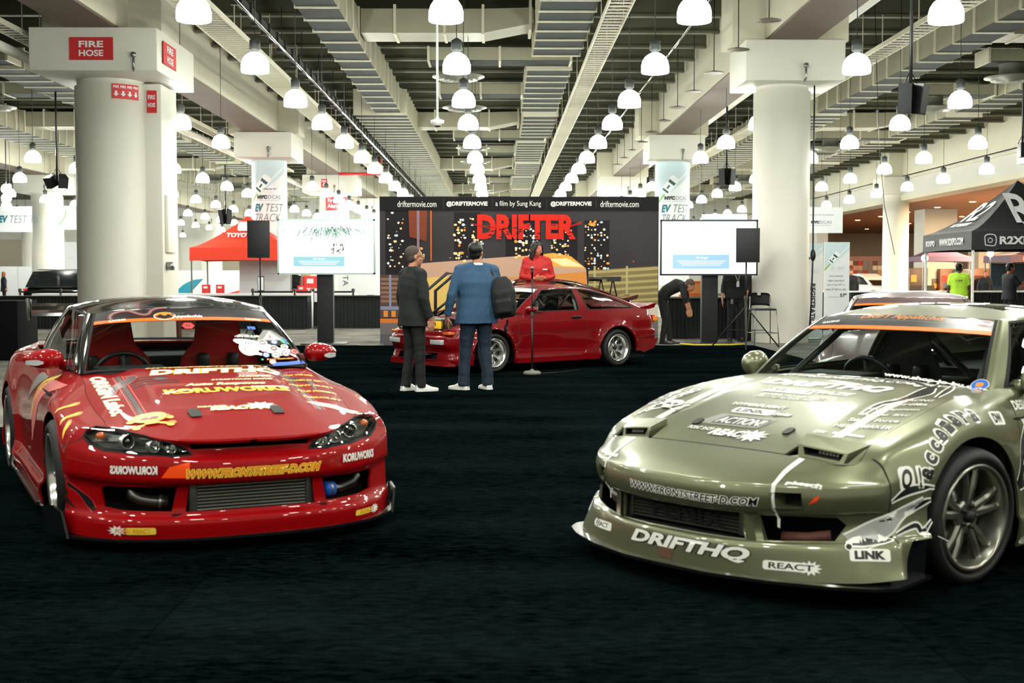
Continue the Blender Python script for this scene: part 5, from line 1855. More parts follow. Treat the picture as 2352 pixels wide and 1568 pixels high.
rollcage(greencar, 2.55, .60, 1.18, darkm, 1.36)
for q in (-1, 1):
 wheel(greencar, .312, .245, .232, 5, 'twin', rubber, silverm, silverm, (.935, q * .785, .312), q, steer=-5, camber=-2, hubm=darkm, dish=.045)
 wheel(greencar, .312, .25, .232, 5, 'twin', rubber, silverm, silverm, (3.40, q * .775, .312), q, camber=-1, hubm=darkm)
cooler(greencar, -.30, .33, .262, .372, .01, mat('cooler_black', (22, 22, 20), 0.6, metal=.4), mat('cooler_fin_dull', (92, 92, 84), .4, metal=.7), 7, tank=.05, letters=None)
mb = MB()
V, Fc = fit_text('FENIX', .44, .082, bold=.02)
mb.add(V, Fc, blackm, False, Matrix.Translation((.006, -.01, .318)) @ Matrix(((0, 0, -1, 0), (-1, 0, 0, 0), (0, 1, 0, 0), (0, 0, 0, 1))))
mb.build('cooler_lettering', greencar, fix=False)
mb = MB()
mb.box((.26, -.76, .13), (.28, .76, .54), dark)
mb.box((.0, -.42, .235), (.3, .42, .245), dark)
mb.build('bay_panel', greencar)
mb = MB()
mb.tube([(.06, .40, .33), (.08, .47, .315), (.12, .54, .32), (.16, .58, .36)], .034, pipem, 14)
mb.tube([(.055, .415, .325), (.06, .43, .322)], .04, steelm, 14)
mb.build('boost_pipe', greencar)
tag(MB().tube([(.10, -.47, .268), (.13, -.58, .275), (.18, -.66, .29)], .022, mat('rusty_pipe', (104, 62, 50), .6), 12).build('oil_cooler_hose', greencar), 'rust-brown pipe in the right intake')
for q in (-1, 1):
 mb = MB()
 mb.add([(-.035, q * .365, .375), (.0, q * .425, .375), (.03, q * .445, .256), (-.03, q * .375, .256)], [(0, 1, 2, 3)], grn_paint)
 mb.build('intake_pillar', greencar)
for q in (-1, 1):
 mb = MB()
 vs = [(-.02, q * .497, .407), (.055, q * .603, .41), (.052, q * .60, .474), (-.022, q * .494, .474), (.07, q * .51, .415), (.10, q * .595, .415), (.10, q * .59, .468), (.068, q * .508, .468)]
 mb.add(vs, [(0, 1, 5, 4), (1, 2, 6, 5), (2, 3, 7, 6), (3, 0, 4, 7)], grn_paint)
 mb.add([(.071, q * .51, .415), (.101, q * .595, .415), (.101, q * .59, .468), (.069, q * .508, .468)], [(0, 1, 2, 3)], dark)
 mb.build('lamp_recess', greencar)
def lamp_pod(car, q):
 """fixed pod standing in the lamp opening: sloping lid, dark mouth with an LED bar, floor below"""
 mb = MB()
 S = lambda s, y, z: (s, q * y, z)
 A, B = S(.338, .415, .690), S(.392, .706, .662)          # rear edge at hood height
 C, D = S(.245, .44, .652), S(.29, .665, .628)           # front edge of the lid
 Cf, Df = S(.236, .445, .606), S(.272, .655, .586)       # under the mouth
 F0, F1 = S(.188, .40, .597), S(.222, .68, .578)          # floor towards the nose
 R0, R1 = S(.34, .42, .60), S(.39, .70, .58)
 mb.add([A, B, D, C], [(0, 1, 2, 3)], grn_paint)
 mb.add([A, C, Cf, R0], [(0, 1, 2, 3)], grn_paint)
 mb.add([B, D, Df, R1], [(0, 1, 2, 3)], grn_paint)
 def lerp(p, r, t):
  return tuple(p[i] + (r[i] - p[i]) * t for i in range(3))
 m = [lerp(lerp(C, D, .10), lerp(Cf, Df, .10), .14), lerp(lerp(C, D, .93), lerp(Cf, Df, .93), .14), lerp(lerp(C, D, .90), lerp(Cf, Df, .90), .86), lerp(lerp(C, D, .14), lerp(Cf, Df, .14), .86)]
 mb.add([C, D, Df, Cf] + m, [(0, 1, 5, 4), (1, 2, 6, 5), (2, 3, 7, 6), (3, 0, 4, 7)], grn_paint)
 back = [(p[0] + .07, p[1], p[2] + .008) for p in m]
 mb.add(m + back, [(0, 1, 5, 4), (1, 2, 6, 5), (2, 3, 7, 6), (3, 0, 4, 7), (4, 5, 6, 7)], dark)
 mb.add([Cf, Df, F1, F0], [(0, 1, 2, 3)], grn_paint)
 mb.add([S(.17, .39, .54), S(.20, .70, .53), S(.40, .72, .53), S(.34, .40, .54)], [(0, 1, 2, 3)], dark)
 o = mb.build('lamp_pod', car, fix=False)
 l = MB()
 for i in range(6):
  for j in range(2):
   t, u = .34 + .095 * i, .38 + .26 * j
   p = lerp(lerp(m[0], m[1], t), lerp(m[3], m[2], t), u)
   l.ball((p[0] + .03, p[1], p[2] + .003), .0085, mat('led_lens', (150, 146, 136), .15, metal=.6), 8)
 a_, b_ = lerp(lerp(m[0], m[1], .26), lerp(m[3], m[2], .26), .5), lerp(lerp(m[0], m[1], .92), lerp(m[3], m[2], .92), .5)
 l.tube([(a_[0] + .045, a_[1], a_[2] + .004), (b_[0] + .045, b_[1], b_[2] + .004)], .021, mat('led_bar_body', (52, 50, 46), .35, metal=.6), 8)
 l.build('led_bar', o)
for q in (-1, 1):
 lamp_pod(greencar, q)
mb = MB()
half = [(-.14, 0), (-.13, .25), (-.06, .52), (.05, .76), (.15, .90), (.24, .955), (.34, .945), (.55, .915)]
mb.prism(half + [(.55, .78), (.4, .7), (.2, .5), (.1, 0)] + [(s_, -y_) for s_, y_ in reversed(half + [(.55, .78), (.4, .7), (.2, .5)]) if y_ > 0], .094, .108, cfib)
for q in (-1, 1):
 mb.prism([(.29, .100), (.56, .100), (.58, .26), (.42, .275)], q * .868 - .006, q * .868 + .006, cfib, axis='y')
mb.build('front_splitter', greencar)
for q in (-1, 1):
 mb = MB()
 mb.box((1.38, q * .885 - .02, .105), (2.95, q * .885 + .02, .125), cfib)
 mb.build('side_skirt_edge', greencar)
for q in (-1, 1):
 mb = MB()
 M = Matrix.Translation((1.56, q * .85, .885)) @ Matrix.Rotation(PI / 2, 4, 'Y')
 mb.lathe([(.0, -.075), (.035, -.07), (.062, -.045), (.074, -.01), (.075, .03), (.064, .05), (.055, .03), (.03, .0), (0, -.01)], grn_paint, 20, M)
 mb.tube([(1.58, q * .79, .86), (1.60, q * .72, .845)], [.03, .04], grn_paint, 10)
 mb.build('door_mirror', greencar)
for q in (-1, 1):
 mb = MB()
 oval = rrect(.042, .075, .45, 5)[0]
 for (px_, py_, pz_) in oval:
  pass
 V = [(.40 + p[1] * .9 * 1, q * .27 + p[0] + .25 * p[1] * 0, 0) for p in oval]
 lo = [greenskin.cast(Vector((v[0], v[1], 2)), Vector((0, 0, -1))) for v in V]
 n = len(V)
 mb.add([p + nn * .001 for p, nn in lo] + [p + nn * .008 for p, nn in lo], [(i, (i + 1) % n, n + (i + 1) % n, n + i) for i in range(n)] + [tuple(range(n, 2 * n))], darkm)
 mb.build('bonnet_pin', greencar)
tag(MB().lathe([(0, 0), (.045, 0), (.045, .12), (.02, .15), (.02, .18), (0, .18)], mat('bottle_green', (20, 110, 70), .3), 14, Matrix.Translation((2.15, -.12, .60))).box((2.05, .08, .56), (2.16, .22, .74), mat('bottle_green', (20, 110, 70), .3), bev=.01).build('green_bottles', greencar), 'green bottle and box on the seats')
# ---- stickers on the green car -----------------------------------------------------
def GSK(org, ax=(0, -1, 0), ay=(.97, 0, .2), n=(-.25, 0, .97)):
 return Stick(greencar, greenskin, org, ax, ay, n)
GSK((-.094, -.076, .193), (0, -1, 0), (0, 0, 1), (-1, 0, .06)).t('DRIFTHQ', .66, .068, wht, edge=blk, bold=.045, eb=.05, shear=.28).done()
GSK((-.106, -.10, .424), (.03, -1, -.02), (0, 0, 1), (-.98, 0, -.19)).t('WWW.FRONTSTREET-D.COM', .69, .036, blk, edge=wht, bold=.015, eb=.10, shear=.3).done()
s = GSK((.0, .535, .19), (-.417, -.904, .05), (0, 0, 1), (-.9, .41, .17))
s.g(burst_geo(.08, .05, 10, .6, -.08, 0), wht).g(rrect(.17, .04), wht, at=(.03, 0)).t('REACT', .16, .024, blk, at=(.0, 0)).done()
s = GSK((.02, -.575, .165), (.445, -.896, 0), (0, 0, 1), (-.88, -.43, .18))
s.g(burst_geo(.10, .065, 11, .6, .08, 0), wht).g(rrect(.18, .04), wht, at=(-.03, 0)).t('REACT', .19, .026, blk, at=(-.0, 0)).done()
s = GSK((.323, .03, .651))
s.g(burst_geo(.20, .15, 11, .55, .15, 0), blk).g(burst_geo(.185, .135, 11, .55, .15, 0), wht).t('POINT SHOP', .15, .035, wht, at=(-.17, .02), edge=blk).t('REACT', .24, .07, wht, at=(.03, 0), edge=blk, bold=.05, shear=.2).done()
s = GSK((.456, .08, .694))
s.g(poly_geo([(-.20, -.065), (.17, -.06), (.20, .06), (-.14, .07)]), gry).g(poly_geo([(-.12, -.05), (.16, -.045), (.185, .05), (-.09, .055)]), blk).t('ACTION!', .27, .075, wht, at=(.03, 0), bold=.01, shear=.2).done()
s = GSK((.585, .08, .731))
s.g(rrect(.24, .07), wht).t('LINK', .18, .05, blk, at=(-.01, 0), bold=.05).t('Ignite', .10, .05, wht, at=(.18, -.01), edge=blk, shear=.3).done()
GSK((.66, .1, .75)).t('HYPERFLIGHT', .32, .035, wht, edge=gry).done()
GSK((.80, .0, .79)).t('AUTO CARE CENTER', .46, .06, gry, edge=wht, shear=.3, bold=.01).g(rect(.3, .02), wht, at=(-.1, .07)).done()
GSK((.905, -.02, .815)).t('STREETFAZE', .50, .05, wht, edge=gry, shear=.3).done()
GSK((1.025, -.02, .84)).t('DRIFTHQ', .74, .12, wht, edge=gry, bold=.045, eb=.03, shear=.25).done()
GSK((1.19, -.03, .866)).t('HTTPS://DRIFTHQ.COM', .84, .055, wht, edge=blk, bold=.03, eb=.04, shear=.25).done()
GSK((1.352, -.43, .862), (.03, -1, -.07), (.65, 0, .64), (-.68, -.09, .73)).t('www.shop-jo-bu.com', .56, .034, wht, bold=.05).done()
s = GSK((1.378, -.655, .865), (.2, -.97, 0), (.65, 0, .64), (-.65, -.14, .74))
s.g(disc_geo(.042, 22), wht).g(disc_geo(.039, 22), blu).g(rrect(.036, .03), ora).t('SAMURAI', .03, .008, wht, at=(0, -.026)).done()
s = GSK((.569, .60, .722))
skull(s, .22, .17, wht, gry, blk)
s.done()
GSK((.64, .68, .735), (-.95, .2, -.2), (0, -1, .1), (-.2, .2, .95)).t('ORIGIN Labo.', .42, .055, wht, edge=blk, bold=.03, eb=.04).done()
for (sx, y, w, tx) in ((.50, -.565, .27, 'HERO MAKER'), (.585, -.57, .24, 'Silent Force'), (.665, -.575, .25, 'Stage Inc'), (.75, -.575, .24, 'ISC Suspension'), (.84, -.575, .22, 'Gorilla'), (.92, -.57, .2, 'BC RACING')):
 GSK((sx + .04, y, .72), (.2, -.96, 0), (.9, .2, .2)).t(tx, w, .038, wht, edge=blk, bold=.01, eb=.05, shear=.2).done()
GSK((.43, -.42, .69)).t('DW', .06, .03, wht, edge=gry).done()
GSK((.44, -.56, .69)).g(rrect(.16, .02), wht).done()
for q in (-1, 1):
 for dy, w in ((-.022, .007), (-.008, .012), (.010, .012), (.024, .005)):
  GSK((.70, q * (.53 + dy), .7)).g(ribbon([(0, .45), (0, .1), (0, -.30)], w), wht).done()
 GSK((.05, q * .50, .5), (0, -1, 0), (.8, 0, .6), (-.75, 0, .66)).g(ribbon([(0, .17), (.004 * q, .09), (.004 * q, .0), (.0, -.09), (.0, -.15)], [.030, .026, .018, .013, .010]), wht).done()
GSK((.069, -.60, .513), (.457, -.888, 0), (.64, 0, .6), (-.43, -.27, .86)).t('pktech', .15, .036, wht, bold=.05).done()
GSK((.049, .51, .520), (-.372, -.927, 0), (.7, 0, .6), (-.48, .19, .85)).t('pktech', .15, .036, wht, bold=.05).done()
GSK((.06, -.60, .448), (.457, -.888, 0), (.2, 0, 1), (-.9, -.4, 0)).g(poly_geo([(-.035 + .06, -.02), (.0 + .06, -.004), (.012 + .06, .02), (-.01 + .06, .012)]), MATS['hot_orange_patch']).done()
dkg = mat('graphic_dark', (24, 30, 28), 0.3, coat=.5)
def wave(car_org, ax, ay, n, pts, w, edge=.008, fill=None, rim=None):
 s = Stick(greencar, greenskin, car_org, ax, ay, n)
 w = w if hasattr(w, '__len__') else [w] * len(pts)
 s.g(ribbon(pts, [x + edge * 2 for x in w]), rim or wht).g(ribbon(pts, w), fill or dkg).done()
TOPV = ((0, -1, 0), (.97, 0, .2), (-.2, -.1, .97))
wave((1.06, -.50, .83), *TOPV, [(-.02, .26), (.0, .14), (.03, .02), (.02, -.1), (-.03, -.24), (-.03, -.4)], [.01, .05, .085, .05, .025, .01])
wave((1.12, -.58, .83), *TOPV, [(-.03, .2), (.0, .12), (.03, .02), (.06, -.1)], [.01, .028, .028, .01])
wave((1.20, -.36, .86), *TOPV, [(-.16, .02), (.0, .035), (.12, .03), (.2, .04)], [.004, .03, .04, .01], fill=mat('scoop_black', (5, 6, 6), .6), edge=.0)
SIDEV = ((1, 0, 0), (0, 0, 1), (0, -1, .1))
for q in (-1, 1):
 ax = (-q, 0, 0)
 V_ = (ax, (0, 0, 1), (0, q, .1))
 def W(s_, z_, pts, w, **k):
  wave((s_, q * .88, z_), ax, (0, 0, 1), (0, q, .05), [(x, y) for x, y in pts], w, **k)
 m_ = -1 if q > 0 else 1
 lt = mat('graphic_silver', (178, 180, 176), .35, metal=.3)
 W(.32, .34, [(m_ * -.13, -.06), (m_ * -.02, -.01), (m_ * .08, .045), (m_ * .19, .10)], [.06, .075, .04, .008], fill=lt)
 W(.40, .36, [(m_ * -.10, .0), (m_ * .0, .02), (m_ * .10, .06), (m_ * .16, .07)], [.006, .02, .02, .006])
 W(.46, .41, [(m_ * -.12, .03), (m_ * -.02, .07), (m_ * .08, .075)], [.004, .03, .01])
 W(.44, .30, [(m_ * -.08, .0), (m_ * .02, .03), (m_ * .05, .0), (m_ * .12, .04)], [.006, .02, .02, .006])
 W(.50, .47, [(m_ * -.08, .0), (m_ * .0, .02), (m_ * .08, .01)], [.004, .012, .004])
 W(1.75, .55, [(m_ * -.42, -.14), (m_ * -.2, .0), (m_ * .1, .06), (m_ * .5, .05)], [.05, .34, .30, .02])
 W(1.58, .62, [(m_ * -.2, -.10), (m_ * -.1, .08), (m_ * .0, .0), (m_ * .12, .12)], [.006, .02, .02, .006])
 W(1.50, .34, [(m_ * -.12, -.12), (m_ * .06, .0), (m_ * .3, .10)], [.05, .07, .02], fill=lt)
 st = Stick(greencar, greenskin, (.80, q * .89, .70), ax, (0, 0, 1), (0, q, .3))
 word = 'accelera'
 for i, chh in enumerate(word):
  a = math.radians(150 - i * 9.2)
  V, Fc = fit_text(chh, .048, .06, bold=.04)
  Vb, Fb = fit_text(chh, .062, .078, bold=.10)
  r_ = .45
  ang = a - PI / 2
  def tr(VV):
   return [((p[0] * math.cos(ang) - p[1] * math.sin(ang)) + r_ * math.cos(a) + .13, (p[0] * math.sin(ang) + p[1] * math.cos(ang)) + r_ * math.sin(a) - .38, 0) for p in VV]
  if q > 0:
   pass
  st.k = 0
  st.g((tr(Vb), Fb), wht)
  st.g((tr(V), Fc), blk)
 st.done()
 Stick(greencar, greenskin, (1.175, q * .86, .735), ax, (0, -.1 * q, .98), (0, q, .5)).g(rrect(.15, .075), wht).t('DW', .10, .055, blk, at=(.0, 0), bold=.06).done()
 st = Stick(greencar, greenskin, (.45, q * .87, .53), ax, (0, 0, 1), (0, q, .2))
 st.g(rrect(.08, .11), wht, at=(-.02, 0)).g(rrect(.03, .10), wht, at=(.048, 0)).t('O', .055, .085, blk, at=(-.02, 0), bold=.04, shear=.3).t('!', .014, .085, blk, at=(.048, 0), bold=.04, shear=.2).done()
 st = Stick(greencar, greenskin, (.245, q * .80, .235), (-.715 * q if q > 0 else .715, -.694 if q < 0 else -.694 * -1 * -1, 0), (0, 0, 1), (-.62, q * .7, .3))
 st.g(rrect(.17, .055, .2), wht, at=(0, -.02)).t('LINK', .13, .038, blk, at=(0, -.02), bold=.06)
 st.g(ribbon([(-.09, .025), (-.03, .04), (.05, .045), (.11, .05)], [.03, .055, .04, .01]), wht).g(ribbon([(-.07, .03), (-.02, .04), (.05, .045), (.10, .05)], [.016, .038, .026, .004]), blk)
 st.g(disc_geo(.017, 12, cx=-.085, cy=.015), wht).g(disc_geo(.012, 12, cx=-.085, cy=.015), blk).done()
 for (s_, z_, tx) in ((1.50, .78, 'DESIGN'), (1.52, .70, 'Wuxing'), (1.50, .52, 'Nitto'), (1.50, .44, 'ksport'), (1.47, .26, 'O')):
  if tx == 'O':
   st = Stick(greencar, greenskin, (s_, q * .88, z_), ax, (0, 0, 1), (0, q, .1))
   st.g(disc_geo(.05, 20), wht).g(disc_geo(.04, 20), mat('sticker_navy', (20, 24, 44), .4)).g(disc_geo(.022, 16), wht).done()
  else:
   Stick(greencar, greenskin, (s_, q * .88, z_), ax, (0, 0, 1), (0, q, .1)).t(tx, .19, .045, wht, edge=gry, bold=.03).done()
bn2 = (-.49, 0, .87)
B2 = (.86, 0, .5)
GSK((1.722, 0, 1.165), (0, -1, -.01), B2, bn2).t('DRIFT Appalachia', .50, .05, ora, bold=.0, shear=.3).g(ribbon([(-.25, -.03), (0, -.034), (.3, -.036)], .003), gry).done()
GSK((1.70, .43, 1.14), (0, -1, .1), B2, bn2).t('RACING', .11, .02, wht, bold=.03).done()
GSK((1.700, -.435, 1.125), (0, -1, -.1), B2, bn2).t('RACING', .10, .02, wht, bold=.04).t('ACC', .05, .018, gry, at=(-.08, 0), shear=.3).done()
s = GSK((1.735, -.475, 1.142), (.1, -.99, -.05), B2, bn2)
s.g(disc_geo(.034, 22, 1.2, 1), wht).g(disc_geo(.031, 22, 1.2, 1), mar).g(rect(.07, .018), wht).t('DRIFT', .05, .012, blk).done()
rustm = mat('scrape_brown', (92, 66, 40), .9)
GSK((-.09, .06, .15), (0, -1, 0), (0, 0, 1), (-1, 0, 0)).g(poly_geo([(.02, .07), (.06, .05), (.075, -.01), (.05, -.06), (.03, -.02), (.0, -.065), (-.01, .0), (-.03, .02)]), rustm).done()
# ---------------------------------------------------------------- dark red hatchback by the backdrop
dkred = mat('deep_red_paint', (112, 2, 10), 0.4, coat=1.0, spec=.1, coat_ior=1.42)
a86 = dict(
 rows=[
  ([.03, .03, .04, .07, .10, .14, .34, .6, 1.4, 2.0, 2.7, 3.2, 3.8, 4.02, 4.14, 4.16], [0, .24, .46, .65, .74, .79, .82, .83, .81, .81, .81, .84, .80, .74, .45, 0], [.13, .13, .13, .13, .13, .13, .13, .13, .13, .13, .14, .2, .24, .25, .25, .25]),
  ([-.02, -.02, -.01, .03, .06, .11, .33, .6, 1.4, 2.0, 2.7, 3.2, 3.8, 4.04, 4.16, 4.18], [0, .24, .46, .65, .74, .79, .82, .83, .83, .83, .83, .84, .80, .74, .45, 0], [.20, .20, .20, .20, .20, .20, .20, .2, .18, .18, .19, .25, .28, .3, .3, .3]),
  ([.03, .03, .04, .06, .09, .13, .33, .6, 1.4, 2.0, 2.7, 3.2, 3.8, 4.03, 4.15, 4.17], [0, .24, .46, .65, .73, .78, .81, .82, .79, .79, .79, .83, .79, .73, .45, 0], [.32, .32, .32, .32, .32, .32, .33, .33, .28, .28, .28, .34, .38, .38, .38, .38]),
  ([-.03, -.03, -.02, .02, .05, .10, .33, .6, 1.4, 2.0, 2.7, 3.2, 3.8, 4.06, 4.18, 4.20], [0, .24, .46, .65, .74, .79, .81, .82, .795, .795, .80, .83, .80, .75, .46, 0], [.40, .40, .40, .40, .40, .41, .42, .42, .43, .43, .43, .44, .45, .45, .45, .45]),
  ([-.03, -.03, -.02, .02, .05, .10, .33, .6, 1.4, 2.0, 2.7, 3.2, 3.8, 4.06, 4.18, 4.20], [0, .24, .46, .65, .74, .79, .81, .815, .80, .80, .80, .82, .80, .75, .46, 0], [.53, .53, .53, .53, .53, .54, .54, .54, .545, .545, .55, .55, .55, .55, .55, .55]),
  ([.01, .01, .02, .05, .08, .12, .33, .6, 1.4, 2.0, 2.7, 3.2, 3.8, 4.03, 4.14, 4.16], [0, .24, .46, .63, .71, .765, .80, .81, .80, .80, .80, .815, .79, .72, .45, 0], [.545, .545, .545, .545, .55, .55, .555, .56, .56, .56, .565, .565, .57, .58, .58, .58]),
  ([.03, .03, .04, .07, .10, .14, .33, .6, 1.4, 2.0, 2.7, 3.2, 3.8, 4.02, 4.12, 4.14], [0, .24, .46, .62, .70, .755, .785, .795, .79, .79, .79, .79, .77, .70, .44, 0], [.61, .61, .61, .61, .61, .615, .66, .69, .72, .72, .72, .73, .74, .74, .74, .74]),
  ([.09, .09, .10, .12, .14, .18, .33, .6, 1.4, 2.0, 2.7, 3.2, 3.8, 3.98, 4.08, 4.10], [0, .24, .45, .61, .68, .715, .73, .735, .735, .74, .74, .72, .68, .62, .40, 0], [.645, .645, .645, .645, .645, .65, .685, .745, .862, .872, .88, .89, .89, .88, .875, .87]),
 ],
 ridge=(1, 4, 5), cowl_s=1.27, cowl_bow=0.0,
 hood_z=[(0, .62), (.09, .648), (.4, .725), (.8, .80), (1.3, .87)],
 roof=dict(v=[0, .2, .5, .8, 1], centre=[(1.83, 1.215), (2.05, 1.262), (2.35, 1.275), (2.75, 1.25), (3.0, 1.215)],
              edge=[(1.86, .52, 1.20), (2.1, .54, 1.215), (2.4, .545, 1.22), (2.75, .535, 1.20), (3.02, .52, 1.165)], pow=3.0),
 gT=[(0, 1.24, 0, .868), (.5, 1.25, .34, .866), (.85, 1.28, .60, .862), (1.0, 1.31, .675, .858), (1.1, 1.40, .715, .86), (2, 2.0, .728, .865), (3, 2.58, .73, .872), (4, 3.2, .715, .882), (4.6, 3.7, .685, .888), (5, 3.9, .62, .89), (5.4, 3.96, .40, .892), (6, 3.98, 0, .892)],
 gv=[(1, 0), (1.1, .03), (2, .28), (3, .62), (4, .86), (4.6, .95), (5, 1)],
 gmarks=[.94, .97, 1.14, 1.19, 2.81, 2.86, 3.12, 3.17, 4.5, 4.6, 5.15],
 gvs=[0, .02, .03, .05, .06, .12, .2, .3, .4, .5, .6, .7, .76, .80, .84, .87, .92, .93, .97, 1.0],
 gclass=gclass_std(.84, .84, door=(1.14, 2.86), quarter=(3.12, 4.6)), deck_s=3.75, banner_m=mat('white_banner', (196, 186, 182), .4), orange_m=orangem)
def build_hatch(name, label, X, Y, a, paint_m, popups=True, rz=1.0):
 car = car_root(name, label, X, Y, a)
 holes = []
 for q in (-1, 1):
  tst = test_left if q > 0 else test_right
  holes.append(('belt', 'side', arch_poly(.79, .29, .37, .335), tst, '!hole'))
  holes.append(('belt', 'side', arch_poly(3.19, .29, .365, .335), tst, '!hole'))
 holes.append(('belt', 'front', [(-.5, .21), (-.5, .30), (.5, .30), (.5, .21)], lambda c: c.x < .3, 'hole'))
 seams = [('belt', 'side', [(1.27, .84), (1.26, .5), (1.28, .22)], .008, lambda c: abs(c.y) > .6), ('belt', 'side', [(2.56, .90), (2.60, .5), (2.56, .22), (1.28, .22)], .008, lambda c: abs(c.y) > .6),
             ('belt', 'side', [(.1, .56), (.6, .575), (3.5, .58), (4.1, .59)], .007, lambda c: abs(c.y) > .6),
             ('belt', 'side', [(3.56, .43), (4.1, .44)], .008, lambda c: abs(c.y) > .6)]
 panels = [('belt', 'front_bumper', lambda c: c.x < .42 and c.z < .56), ('belt', 'rear_bumper', lambda c: c.x > 3.55 and c.z < .58),
              ('belt', 'front_fender:l', lambda c: c.x < 1.26 and c.y > 0), ('belt', 'front_fender:r', lambda c: c.x < 1.26 and c.y < 0),
              ('belt', 'door:l', lambda c: 1.27 < c.x < 2.59 and c.z > .22 and c.y > 0), ('belt', 'door:r', lambda c: 1.27 < c.x < 2.59 and c.z > .22 and c.y < 0)]
 skin, bits = car_shell(a86, car, paint_m, paint_m, seams, holes, panels, flares=[(.79, .29, .36, .04, .05), (3.19, .29, .36, .045, .05)])
 underbody(car, 4.15, .81, (.79, 3.19), .285, cowl=1.24)
 cabin(car, 4.15, 1.28, 1.2, mat('seat_black', (24, 25, 27), 0.85), [(2.1, .34), (2.1, -.34)], 1, 0.83)
 rollcage(car, 2.55, .58, 1.20, silverm, 1.3)
 for q in (-1, 1):
  for ax in (.79, 3.19):
   wheel(car, .29, .22, .20, 8, 'spider', rubber, chromem, chromem, (ax, q * .735, .29), q, dish=.09, lip_w=.02)
 for q in (-1, 1):
  for ax in (.79, 3.19):
   mb = MB()
   pts = []
   for k in range(21):
    t = PI * k / 20
    loc, n = skin.cast(Vector((ax + .385 * math.cos(t), q * 2, .29 + .35 * math.sin(t))), Vector((0, -q, 0)))
    if loc is not None:
     pts.append(loc + Vector((0, q * .004, 0)))
     if k % 2 == 0:
      mb.ball(loc + Vector((.02 * math.cos(t), q * .006, .02 * math.sin(t))), .007, chromem, 6)
   mb.tube(pts, .014, paint_m, 6)
   mb.build('arch_flare', car)
 for q in (-1, 1):
  mb = MB()
  mb.prism([(1.20, .13), (1.22, .20), (2.45, .215), (2.72, .36), (2.78, .36), (2.80, .14)], q * .80, q * .855, paint_m, axis='y')
  mb.build('side_skirt', car)
 mb = MB()
 for q in (-1, 1):
  mb.prism([(3.60, .40), (3.62, .27), (3.75, .20), (3.98, .27), (4.06, .42), (3.6, .42)], q * .77, q * .815, paint_m, axis='y')
 mb.prism([(4.10, .24), (4.13, .24), (4.17, .42), (4.12, .42)], -.55, .55, paint_m, axis='y')
 mb.build('rear_valance', car)
 mb = MB()
 mb.prism([(-.005, .12), (.03, .12), (.05, .20), (.005, .20)], -.70, .70, paint_m, axis='y')
 for q in (-1, 1):
  mb.add([(-.005, q * .70, .12), (.13, q * .80, .12), (.15, q * .79, .20), (.005, q * .70, .20)], [(0, 1, 2, 3)], paint_m)
 mb.build('chin_spoiler', car)
 mb = MB()
 mb.prism([(3.80, .905), (3.98, .935), (4.14, .975), (4.16, .955), (4.12, .90), (4.0, .875)], -.66, .66, paint_m, axis='y')
 mb.build('tail_spoiler', car)
 for q in (-1, 1):
  l = MB()
  l.box((4.12, q * .45 - .18, .66), (4.17, q * .45 + .2, .78), red_s, bev=.01)
  l.build('tail_lamp', car)
  l = MB()
  l.box((3.98, q * .775 - .01, .70), (4.08, q * .775 + .0, .76), ora)
  l.build('side_lamp', car)
  h = MB()
  h.box((2.30, q * .80 - .008, .765), (2.47, q * .80 + .018, .80), blackm, bev=.006)
  h.build('door_handle', car)
  i = MB()
  i.box((-.036, q * .54 - .14, .425), (.02, q * .54 + .14, .495), mat('clear_lens', (205, 210, 212), 0.08, coat=1, metal=0.3), bev=.008)
  i.build('indicator_lens', car)
  i = MB()
  i.box((.045, q * .67 - .1, .565), (.14, q * .67 + .07, .605), mat('amber_lens', (214, 96, 16), 0.2, coat=1), bev=.008)
  i.build('corner_lens', car)
  if popups:
   p = MB()
   c = Matrix.Translation((.235, q * .44, .665)) @ Matrix.Scale(1.15, 4)
   p.prism([(-.14, -.06), (-.13, .10), (-.10, .125), (.20, .075), (.22, -.02)], -.125, .125, mat('popup_black', (12, 12, 14), .25, coat=1), c, axis='y')
   o = p.build('popup_lamp', car)
   g = MB()
   g.box((-.152, -.10, -.02), (-.135, .10, .092), mat('yellow_lens', (232, 186, 40), 0.15, coat=1, emit=0.25), c, bev=.012)
   g.tube([(-.15, -.10, -.02), (-.15, .10, -.02), (-.15, .10, .092), (-.15, -.10, .092)], .008, blackm, 6, closed=True, M=c)
   g.build('lamp_lens', o)
   b = MB()
   b.box((.18, q * .44 - .15, .60), (.55, q * .44 + .15, .668), dark)
   b.build('popup_well', car)
  m = mirror(car, skin, 1.50, .80, .905, q, paint_m, lamp=False, sc=.8)
 g = MB()
 for k in range(6):
  g.box((-.04, -.36, .415 + .02 * k), (-.028, .36, .425 + .02 * k), paint_m)
 g.box((-.03, -.36, .41), (-.02, .36, .53), dark)
 g.build('front_grille', car)
 b = MB()
 b.box((.10, -.60, .16), (.12, .60, .36), dark)
 b.box((-.02, -.14, .22), (.08, .14, .245), silverm)
 b.box((-.02, -.3, .27), (.08, .3, .29), silverm)
 b.build('bay_panel', car)
 return car, skin
hatch, hatchskin = build_hatch('hatchback', 'dark red eighties hatchback with pop-up yellow lamps in front of the film backdrop', -1.2, 18.984, -.926, dkred)
st = Stick(hatch, hatchskin, (1.80, -.05, 1.17), (0, -1, 0), (.83, 0, .55), (-.55, 0, .83))
st.t('NORTH BLEND', .4, .04, ora, bold=.02).done()
maroon = mat('maroon_paint', (64, 8, 12), 0.2, coat=1.0)
hatch2, sk2 = build_hatch('hatchback', 'maroon coupe with a black rear wing hidden behind the dark red hatchback', -1.62, 24.15, -1.40, maroon, popups=False)
hatch2.scale = (1.0, 1.0, 1.09)
mb = MB()
